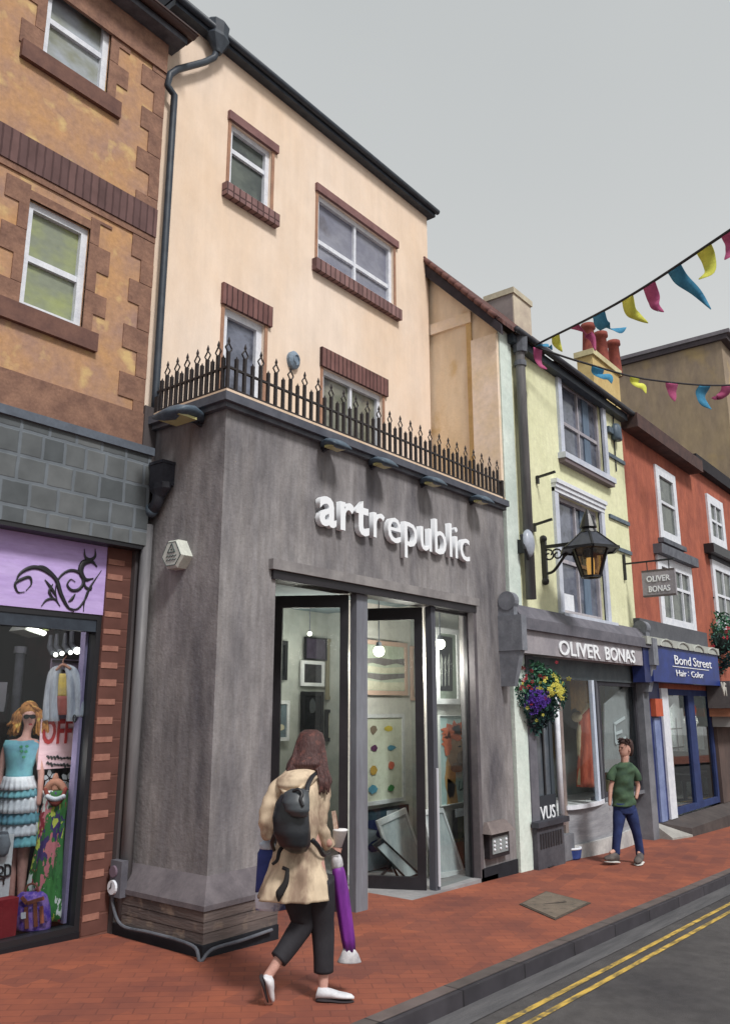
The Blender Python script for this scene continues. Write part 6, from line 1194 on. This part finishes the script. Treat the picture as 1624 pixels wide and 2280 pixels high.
bunting('nearer string of pink, yellow and blue bunting rising from the yellow house eave', pts,
    [('b', 1196, .22, [(.07, .03), (.2, .02), (.26, .10)]), ('y', 1236, .24, [(.02, .14), (.10, .30)]), ('p', 1278, .26, [(.12, .08), (.28, .2), (.3, .46)]), ('b', 1332, .32, [(.06, .18), (.28, .28), (.42, .22)]), ('y', 1396, .26, [(.04, .2), (.12, .3), (.26, .42)]), ('p', 1444, .26, [(.06, .2), (.06, .34), (.16, .44)]),
     ('b', 1500, .26, [(.10, .16), (.26, .36), (.42, .62)]), ('y', 1566, .26, [(.06, .14), (.04, .34), (-.12, .46)]), ('p', 1622, .26, [(.04, .12), (.0, .28), (-.10, .4)])], A0)
B0 = A0+Vector((.0, -.02, -.05)); b1 = onY(1300, 808, 5.0); e_ = atD(1640, 856, Vector((16.5, 4.25)).dot(FH.xy)); fe = e_+(e_-b1)*.7+ZZ*.7
pts = [B0, b1, atD(1450, 846, Vector((14.2, 4.7)).dot(FH.xy)), e_, fe]
bunting('farther sagging string of bunting crossing in front of the brown gable wall', pts,
    [('p', 1196, .22, [(.0, .2), (.04, .34), (.14, .42)]), ('b', 1330, .42, [(.0, .14), (.2, .2), (.24, .34)]), ('y', 1412, .34, [(.0, .12), (.16, .2), (.2, .36)]), ('p', 1494, .42, [(0, .2), (.02, .44)]), ('b', 1568, .42, [(-.1, .2), (-.08, .42), (.08, .58)]), ('p', 1616, .4, [(-.04, .16), (-.2, .28), (-.36, .3)]), ('y', 1650, .4, [(.04, .2), (.1, .4)])], B0)
# ================================================================== PEOPLE
# ---- woman walking away, seen from behind
DW = Vector((4.62, 4.08)).dot(FH.xy)
F = Fig(DW); B = F.B
wo = thing('person', 'woman in beige coat and black cropped trousers walking away with a black backpack', 'person', B(690, 2230))
foot_d = (RT*.95+FH*.35).normalized()
pel = B(690, 1985, .0); 
def jn(*a): return B(*a)
chains = [
 [('pel', jn(688, 1950), .13), ('wst', jn(676, 1880, .02), .12), ('chs', jn(676, 1780, .07), .13), ('nkb', jn(680, 1718, .12), .07), ('nk', jn(684, 1700, .15), .055), ('hd', jn(688, 1668, .20), .085), ('hd2', jn(690, 1648, .22), .075)],
 [('chs', jn(676, 1780, .07), .13), ('shL', jn(630, 1748, .06), .05), ('elL', jn(598, 1805, .02), .04), ('wrL', jn(598, 1866, .06), .028)],
 [('chs', jn(676, 1780, .07), .13), ('shR', jn(712, 1744, .08), .05), ('elR', jn(708, 1838, .02), .04), ('wrR', jn(736, 1886, .06), .028)],
 [('pel', jn(688, 1950), .13), ('hpL', jn(668, 2000, .0), .085), ('knL', jn(672, 2056, .03), .058), ('cfL', jn(640, 2105, -.04), .046), ('anL', jn(606, 2160, -.10), .034), ('heL', jn(590, 2182, -.12), .034), ('bL', jn(597, 2225, -.06), .03), ('tL', jn(600, 2250, -.02), .02)],
 [('pel', jn(688, 1950), .13), ('hpR', jn(712, 2000, .02), .085), ('knR', jn(718, 2080, .06), .058), ('cfR', jn(720, 2135, .05), .048), ('anR', jn(719, 2200, .04), .033), ('heR', jn(716, 2228, .04), .036), ('bR', jn(748, 2222, .08), .03), ('tR', jn(768, 2222, .10), .02)]]
chains += hand_chains('wrL', jn(598, 1866, .06), (B(604, 1900, .06)-B(598, 1866, .06)), FH, -RT, 1.15, .45)
chains += hand_chains('wrR', jn(736, 1886, .06), (RT*.9-ZZ*.35), ZZ*-.9-RT*.3, FH*.9-RT*.2, 1.15, .75)
body_mesh('body', chains, SKIN, wo)
COAT = mat('beige_trench', (208, 186, 156), (150, 126, 106), scale=4.5, lo=.46, hi=.6, stretch=(1, 1, .45), bump=.9, bscale=7, bstretch=(1, 1, .45), rough=.85)  # darker patches paint fold shading into the coat colour
mb = MB(); mb.loft(F.rings([(682, 1716, 22, .09, .13), (680, 1726, 42, .12, .11), (675, 1748, 50, .15, .08), (670, 1790, 45, .165, .05), (664, 1840, 43, .155, .02), (662, 1885, 44, .15, .0), (662, 1925, 54, .165, .0), (659, 1965, 68, .185, .0), (657, 1998, 78, .2, .0)], 6), 90, fold=.0)
for i, v in enumerate(mb.v):      # hanging folds deepen toward the hem, creases at the waist
    rel = v-B(662, 1885, .0); a_ = math.atan2(rel.dot(FH), rel.dot(RT)); t_ = max(0, min(1, (B(662, 1905).z-v.z)/.4)); o_ = RT*rel.dot(RT)+FH*rel.dot(FH); o_.normalize()
    mb.v[i] = v+o_*(.020*t_*math.sin(a_*9+.6*math.sin(v.z*6))+.010*t_*math.sin(a_*17+v.z*5)+.007*math.sin(v.z*34+a_*2.5)*(1-t_)+.006*math.sin(v.z*19-a_*4))
mb.build('coat', COAT, wo, smooth=True)
for pts in ([(638, 1740, .06, .060), (622, 1754, .05, .068), (607, 1778, .03, .062), (595, 1806, .02, .056), (592, 1835, .03, .052), (596, 1856, .06, .047), (598, 1865, .07, .045)], [(706, 1732, .09, .062), (716, 1748, .08, .066), (716, 1790, .05, .058), (710, 1832, .02, .056), (720, 1862, .05, .052), (730, 1878, .09, .046), (734, 1884, .10, .044)]):
    mb = MB(); P = []; F.limb(mb, pts, 20)
    # creases across the sleeve
    for i, v in enumerate(mb.v): mb.v[i] = v+RT*.004*math.sin(v.z*75+v.y*14)-FH*.005*math.sin(v.z*58+v.x*17)
    mb.build('sleeve', COAT, wo, smooth=True)
mb = MB(); mb.loft(F.rings([(682, 1706, 22, .08, .12), (670, 1716, 34, .11, .07), (664, 1730, 42, .13, .02), (656, 1748, 36, .09, -.03), (650, 1760, 20, .04, -.06)], 4), 26, fold=.07, nf=5); mb.build('coat_hood', COAT, wo, smooth=True)
mb = MB(); F.limb(mb, [(622, 1748, -.02, .012), (634, 1764, -.09, .014), (656, 1764, -.125, .014), (676, 1748, -.10, .012)]); mb.build('hood_seam', mat('coat_pale_edge', (226, 208, 176), (200, 176, 146), scale=9), wo, smooth=True)
mb = MB(); 
for pts in ([(634, 1880, -.17, .016), (622, 1895, -.19, .014), (617, 1915, -.2, .012), (606, 1925, -.2, .010)], [(640, 1935, -.2, .012), (636, 1965, -.215, .02), (622, 1990, -.22, .028), (620, 2008, -.21, .006)], [(628, 1932, -.2, .012), (642, 1938, -.2, .012)]): F.limb(mb, pts, 8, .5)
mb.build('coat_belt', mat('belt_black', (38, 36, 38)), wo, smooth=True)
HAIR = mat('dark_auburn_hair', (86, 56, 54), (66, 42, 42), scale=10, stretch=(6, 6, .6), lo=.35, hi=.65, c3=(112, 66, 58), scale3=22, rough=.55, bump=1.0, bscale=26, bstretch=(4, 4, .12))
mb = MB(); mb.loft(F.rings([(691, 1625, 13, .05, .21), (692, 1632, 25, .10, .20), (691, 1650, 31, .125, .18), (688, 1680, 36, .125, .15), (683, 1700, 42, .115, .10), (680, 1714, 43, .07, .08)], 4), 34, fold=.03, nf=9)
random.seed(8)
for i in range(60):
    s_ = -1 if i < 34 else 1; u0 = 690+s_*random.uniform(8, 30); 
    if s_ < 0: F.limb(mb, [(u0, 1660, .11, .012), (u0-10, 1695, .04, .012), (u0-16+random.uniform(-8, 6), 1722, .01, .010), (u0-20+random.uniform(-8, 2), 1738, .02, .003)], 6)
    else: F.limb(mb, [(u0, 1660, .11, .012), (u0+7, 1708, .03, .012), (u0+12+random.uniform(-6, 6), 1740, -.03, .010), (u0+9+random.uniform(-4, 6), 1762+random.uniform(-8, 8), -.04, .003)], 6)
mb.build('hair', HAIR, wo, smooth=True)
TR = mat('charcoal_trousers', (48, 47, 53), (36, 35, 41), scale=6, stretch=(1, 1, .6), rough=.8)
mb = MB(); F.limb(mb, [(672, 1960, 0, .12), (668, 2000, .0, .115), (672, 2030, .02, .095), (674, 2055, .03, .082), (656, 2085, .0, .075), (634, 2118, -.05, .066), (619, 2137, -.08, .062)], 20); mb.build('trouser_leg', TR, wo, smooth=True)
mb = MB(); F.limb(mb, [(706, 1960, 0, .12), (712, 2000, .02, .105), (716, 2050, .05, .085), (719, 2085, .06, .078), (720, 2130, .05, .070), (720, 2164, .05, .068)], 20); mb.build('trouser_leg', TR, wo, smooth=True)
SH = mat('white_shoe', (222, 222, 226), (196, 198, 206), scale=9, rough=.6); SOLE = mat('dark_sole', (52, 46, 50))
gg = lambda p, h=0: Vector((p.x, p.y, gz(p.x)+h))
hl = gg(B(704, 2236, .02), .012); toe = gg(B(776, 2226, .02), .012); toe = hl+(toe-hl).normalized()*.255
mb = MB(); shoe(mb, hl+ZZ*.008, toe+ZZ*.008, ZZ, .088, .07); mb.build('shoe', SH, wo, smooth=True)
mb = MB(); shoe(mb, hl-ZZ*.010, toe-ZZ*.010, ZZ, .094, .022); mb.build('sole', SOLE, wo, smooth=True)
h2, t2 = B(582, 2176, -.16), B(600, 2255, -.06); t2 = gg(t2, .02) if t2.z < gz(t2.x)+.02 else t2; upv = (RT*.92+FH*.1).normalized()
mb = MB(); shoe(mb, h2+upv*.012, t2+upv*.012, upv, .088, .06); mb.build('shoe', SH, wo, smooth=True)
mb = MB(); shoe(mb, h2-upv*.014, t2-upv*.014, upv, .092, .026); mb.build('sole', SOLE, wo, smooth=True)
# backpack
bp_ = thing('backpack', 'black leather backpack on the back of the woman in the beige coat', 'backpack', B(648, 1900, -.2))
BK = mat('black_leather', (40, 44, 50), (28, 30, 36), scale=6, rough=.42, spec=.5, bump=.4, bscale=9)
mb = MB(); mb.loft(F.rings([(658, 1762, 16, .03, -.22), (656, 1770, 28, .07, -.24), (650, 1788, 33, .085, -.24), (647, 1820, 37, .10, -.245), (650, 1855, 36, .105, -.245), (656, 1882, 30, .085, -.235), (661, 1896, 18, .05, -.22), (662, 1900, 8, .02, -.2)], 4), 30, fold=.05, nf=6); mb.build('bag_body', BK, bp_, smooth=True)
mb = MB(); mb.loft(F.rings([(662, 1756, 12, .02, -.30), (660, 1764, 24, .05, -.32), (658, 1785, 27, .06, -.345), (662, 1805, 24, .05, -.36), (666, 1818, 16, .03, -.35), (668, 1822, 6, .01, -.34)], 4), 24, fold=.05, nf=3); mb.build('flap', mat('grey_black_flap', (72, 78, 84), (50, 54, 60), scale=4, rough=.4, spec=.5), bp_, smooth=True)
mb = MB()
F.limb(mb, [(652, 1762, -.36, .010), (664, 1758, -.375, .012), (672, 1768, -.385, .012), (669, 1780, -.40, .012), (674, 1796, -.405, .010)], 8)
mb.build('trim', BLACK, bp_, smooth=True)
mb = MB(); F.limb(mb, [(682, 1764, -.24, .018), (686, 1745, -.17, .018), (694, 1730, -.06, .018), (706, 1718, .05, .018), (712, 1712, .12, .016)], 10, .5); mb.build('strap', BK, bp_, smooth=True)
mb = MB(); F.limb(mb, [(694, 1870, -.18, .018), (708, 1885, -.14, .016), (720, 1905, -.06, .014), (734, 1900, .06, .012)], 10, .5); mb.build('strap', BK, bp_, smooth=True)
mb = MB(); F.limb(mb, [(616, 1850, -.2, .016), (606, 1875, -.15, .016), (610, 1895, -.05, .014)], 10, .5); mb.build('strap', BK, bp_, smooth=True)
# umbrella (purple, furled)
um = thing('umbrella', 'furled purple umbrella with a pale foot held in the right hand of the woman', 'umbrella', B(777, 2140, .14))
PU = mat('purple_nylon', (132, 40, 158), (94, 28, 122), scale=4, stretch=(3, 3, .6), rough=.5); PUD = mat('white_grey_plastic', (214, 214, 218), (150, 146, 152), scale=8)
a, b = B(751, 1925, .12), B(778, 2118, .14); mb = MB(); ax_ = (b-a).normalized(); r1 = RT*.045; r2_ = FH*.045
mb.loft([(a+(b-a)*t, RT*r, FH*r) for t, r in ((0, .034), (.08, .046), (.3, .052), (.6, .050), (.85, .046), (1, .038))], 28, fold=.12, nf=6); mb.build('furled_canopy', PU, um, smooth=True)
a = B(748, 1905, .12); b = B(751, 1928, .12); mb = MB(); mb.tube([a, a+(b-a)*.4, b, b+(b-a)*.25], [.030, .040, .042, .036], 16); mb.build('handle_cap', PUD, um, smooth=True)
a = B(776, 2112, .14); b = B(780, 2140, .14); mb = MB(); mb.loft([(a, RT*.040, FH*.036), (a+(b-a)*.5, RT*.062, FH*.045), (b-RT*.01, RT*.082, FH*.05), (b+(b-a)*.08-RT*.01, RT*.085, FH*.05)], 18); mb.build('foot', PUD, um, smooth=True)
# cup of rolled paper above the hand
cp = thing('paper_cup', 'white paper cup with a wooden stick above the right hand of the woman', 'cup', B(752, 1882, .12))
a, b = B(750, 1886, .12), B(757, 1850, .10); mb = MB(); mb.loft([(a, RT*.034, FH*.034), (b, RT*.052, FH*.052), (b+(b-a)*.04, RT*.056, FH*.056), (b+(b-a)*.1, RT*.048, FH*.048)], 18); mb.build('cup_body', mat('white_paper', (232, 230, 230), (214, 212, 216), scale=9), cp, smooth=True)
mb = MB(); mb.bar(B(749, 1860, .11), B(742, 1806, .12), .03, .012, FH); mb.build('wooden_stick', mat('stick_brown', (160, 120, 98), (200, 184, 168), scale=14), cp)
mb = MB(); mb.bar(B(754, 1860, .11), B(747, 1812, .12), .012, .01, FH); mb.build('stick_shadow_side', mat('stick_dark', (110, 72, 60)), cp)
# shopping bag
sb2 = thing('shopping_bag', 'blue and white carrier bag held by the woman behind her coat', 'bag', B(604, 2028, .2))
mb = MB(); rows = [(597, 1888, 16, .04, .14), (598, 1900, 24, .06, .15), (600, 1950, 28, .07, .18), (604, 1985, 32, .08, .2)]
mb.loft(F.rings(rows, 3), 24, fold=.08, nf=5); mb.build('bag_body', mat('bag_blue', (58, 76, 150), (46, 60, 122), scale=5), sb2, smooth=True)
mb = MB(); mb.loft(F.rings([(604, 1984, 33, .081, .2), (604, 2004, 35, .085, .2), (604, 2024, 33, .08, .2)], 3), 24, fold=.05, nf=5); mb.build('bag_base', mat('bag_white', (206, 214, 230), (96, 116, 176), scale=5, lo=.5, hi=.58), sb2, smooth=True)
mb = MB(); mb.loft(F.rings([(596, 1872, 10, .03, .12), (594, 1878, 16, .045, .13), (597, 1890, 17, .05, .14)], 3), 20); mb.build('bag_mouth', mat('bag_top_white', (196, 208, 222), (150, 176, 200), scale=6), sb2, smooth=True)
# ---- man facing the camera, head turned aside
DM = Vector((12.05, 4.87)).dot(FH.xy); F = Fig(DM); B = F.B
ma = thing('person', 'man in green T-shirt and dark blue jeans walking past the bay window', 'person', B(1398, 1912))
SK2 = mat('skin_man', (202, 154, 136), (180, 130, 114), scale=10, rough=.6)
zg2 = lambda p, h=0: Vector((p.x, p.y, gz(p.x)+h))
hdirn = (-RT*.88-FH*.42).normalized()     # where the face points
hc = B(1391, 1668)
chains = [
 [('pel', B(1390, 1785), .085), ('wst', B(1388, 1765), .075), ('chs', B(1388, 1728), .078), ('nkb', B(1390, 1702), .048), ('nk', B(1390, 1690), .042), ('hd', hc-ZZ*.02, .070), ('hd2', hc+ZZ*.035, .068)],
 [('nk', B(1390, 1690), .042), ('jaw', hc+hdirn*.055-ZZ*.065, .034)],
 [('chs', B(1388, 1728), .078), ('shL', B(1368, 1715), .038), ('elL', B(1358, 1755, -.02), .034), ('wrL', B(1356, 1795, -.06), .022)],
 [('chs', B(1388, 1728), .078), ('shR', B(1409, 1715), .038), ('elR', B(1420, 1752, .03), .034), ('wrR', B(1415, 1780, -.05), .022)],
 [('pel', B(1390, 1785), .085), ('hpL', B(1378, 1812), .075), ('knL', B(1374, 1850, -.04), .05), ('anL', B(1370, 1893, -.02), .032), ('toL', B(1356, 1900, -.10), .026)],
 [('pel', B(1390, 1785), .085), ('hpR', B(1404, 1812), .075), ('knR', B(1415, 1850, .02), .05), ('anR', B(1423, 1893, .08), .032), ('toR', B(1420, 1904, .0), .026)]]
chains += hand_chains('wrL', B(1356, 1795, -.06), (B(1357, 1812, -.08)-B(1356, 1795, -.06)), FH, RT, .85, .45)
chains += hand_chains('wrR', B(1415, 1780, -.05), (B(1405, 1791, -.09)-B(1415, 1780, -.05)), -FH, -RT*.3+FH*.6, .8, .5)
sd = hdirn.cross(ZZ).normalized(); hd = MB()
hd.loft([(hc-ZZ*.125-hdirn*.012, sd*.045, hdirn*.045), (hc-ZZ*.105+hdirn*.022, sd*.040, hdirn*.062), (hc-ZZ*.075+hdirn*.018, sd*.058, hdirn*.078), (hc-ZZ*.04+hdirn*.006, sd*.068, hdirn*.092), (hc+ZZ*.0, sd*.075, hdirn*.097), (hc+ZZ*.04-hdirn*.004, sd*.078, hdirn*.100), (hc+ZZ*.08-hdirn*.008, sd*.070, hdirn*.090), (hc+ZZ*.11-hdirn*.01, sd*.045, hdirn*.06), (hc+ZZ*.12-hdirn*.01, sd*.012, hdirn*.015)], 22)
fr = hc+hdirn*.094
hd.loft([(fr+ZZ*.018-hdirn*.006, sd*.008, ZZ*.010), (fr-ZZ*.022+hdirn*.020, sd*.015, ZZ*.013), (fr-ZZ*.036+hdirn*.0, sd*.013, ZZ*.006)], 10)
for s_ in (-1, 1): hd.ball(hc+sd*.078*s_-ZZ*.012, .022, 8, .5, .9, 1.4)
body_mesh('body', chains, SK2, ma, extra=hd)
mb = MB()
for s_ in (-1, 1): mb.ball(fr+sd*.030*s_+ZZ*.008-hdirn*.010, .009, 6, 1, 1, .7); mb.bar(fr+sd*.018*s_+ZZ*.028-hdirn*.004, fr+sd*.046*s_+ZZ*.026-hdirn*.016, .008, .008)
mb.build('eyes_and_brows', mat('eye_dark', (48, 34, 32)), ma, smooth=True)
mb = MB(); mb.loft([(hc+hdirn*.088-ZZ*.062, sd*.024, ZZ*.007), (hc+hdirn*.096-ZZ*.062, sd*.016, ZZ*.005)], 10); mb.build('mouth', mat('mouth_red', (150, 84, 80)), ma, smooth=True)
mb = MB(); random.seed(21); back = hc-hdirn*.022+ZZ*.012
mb.loft([(back+ZZ*.135+hdirn*.02, RT*.03, FH*.03), (back+ZZ*.122+hdirn*.01, sd*.075, hdirn*.085), (back+ZZ*.085+hdirn*.008, sd*.093, hdirn*.108), (back+ZZ*.04-hdirn*.02, sd*.09, hdirn*.088), (back-ZZ*.01-hdirn*.045, sd*.080, hdirn*.062), (back-ZZ*.07-hdirn*.055, sd*.060, hdirn*.045), (back-ZZ*.11-hdirn*.05, sd*.03, hdirn*.03)], 20)
for i in range(34):
    a_ = random.uniform(-1.5, 1.5); st = back+ZZ*random.uniform(.06, .13)+(hdirn*math.cos(a_)+sd*math.sin(a_))*.07
    e = st+(hdirn*math.cos(a_)+sd*math.sin(a_))*random.uniform(.03, .055)+ZZ*random.uniform(-.03, .02); mb.tube([st, (st+e)/2+ZZ*.012, e], [.018, .014, .002], 5)
mb.build('hair', mat('dark_brown_hair', (78, 58, 54), (58, 42, 42), scale=14, stretch=(1, 1, 1)), ma, smooth=True)
TS = mat('green_tshirt', (76, 104, 74), (52, 76, 60), scale=5, lo=.38, hi=.62, bump=.5, bscale=9)
mb = MB(); mb.loft(F.rings([(1391, 1697, 8, .06), (1391, 1700, 15, .08), (1389, 1708, 22, .10), (1388, 1722, 22, .115), (1387, 1750, 20, .12), (1387, 1775, 22, .12), (1388, 1795, 25, .13)], 5), 48, fold=.0)
for i, v in enumerate(mb.v):
    a_ = v.dot(RT)*9; t_ = max(0, (B(1388, 1740).z-v.z)/.3); mb.v[i] = v-FH*(.009*math.sin(v.z*31+a_*1.4)+.008*math.sin(v.z*58-a_*2.2)+.006*math.sin(v.z*17+a_*3))+RT*.010*math.sin(v.z*30)*t_
mb.build('tshirt', TS, ma, smooth=True)
for pts in ([(1376, 1708, 0, .055), (1367, 1716, 0, .06), (1360, 1728, -.01, .064), (1358, 1738, -.015, .06)], [(1402, 1708, 0, .055), (1410, 1716, 0, .06), (1417, 1728, .01, .06), (1419, 1737, .02, .058)]):
    mb = MB(); F.limb(mb, pts, 16); mb.build('sleeve', TS, ma, smooth=True)
JE = mat('dark_blue_jeans', (44, 62, 116), (32, 44, 86), scale=7, bump=.4, bscale=14, rough=.9)
mb = MB(); mb.loft(F.rings([(1388, 1788, 23, .12), (1389, 1802, 23, .12), (1390, 1812, 21, .11)], 3), 26); mb.build('jeans_seat', JE, ma, smooth=True)
for pts in ([(1379, 1802, 0, .095), (1377, 1822, -.02, .088), (1374, 1850, -.04, .066), (1371, 1880, -.03, .058), (1370, 1901, -.01, .058)], [(1401, 1802, 0, .095), (1407, 1822, .01, .088), (1415, 1850, .02, .066), (1421, 1880, .06, .058), (1424, 1903, .08, .058)]):
    mb = MB(); F.limb(mb, pts, 18); mb.build('jeans_leg', JE, ma, smooth=True)
GS = mat('grey_trainer', (104, 96, 92), (78, 72, 72), scale=9); WSO = mat('trainer_sole', (206, 204, 200))
for (hu, hv, ho), (tu, tv, to_), lift in (((1374, 1906, 0), (1338, 1897, -.25), .05), ((1426, 1906, .08), (1418, 1912, -.14), 0)):
    hl = zg2(B(hu, hv, ho), .03); tt = zg2(B(tu, tv, to_), .03+lift); tt = hl+(tt-hl).normalized()*.31
    mb = MB(); shoe(mb, hl+ZZ*.0, tt, ZZ, .12, .13); o = mb.build('trainer', GS, ma, smooth=True)
    mb = MB(); shoe(mb, hl-ZZ*.022, tt-ZZ*.022, ZZ, .125, .03); mb.build('trainer_sole', WSO, o, smooth=True)
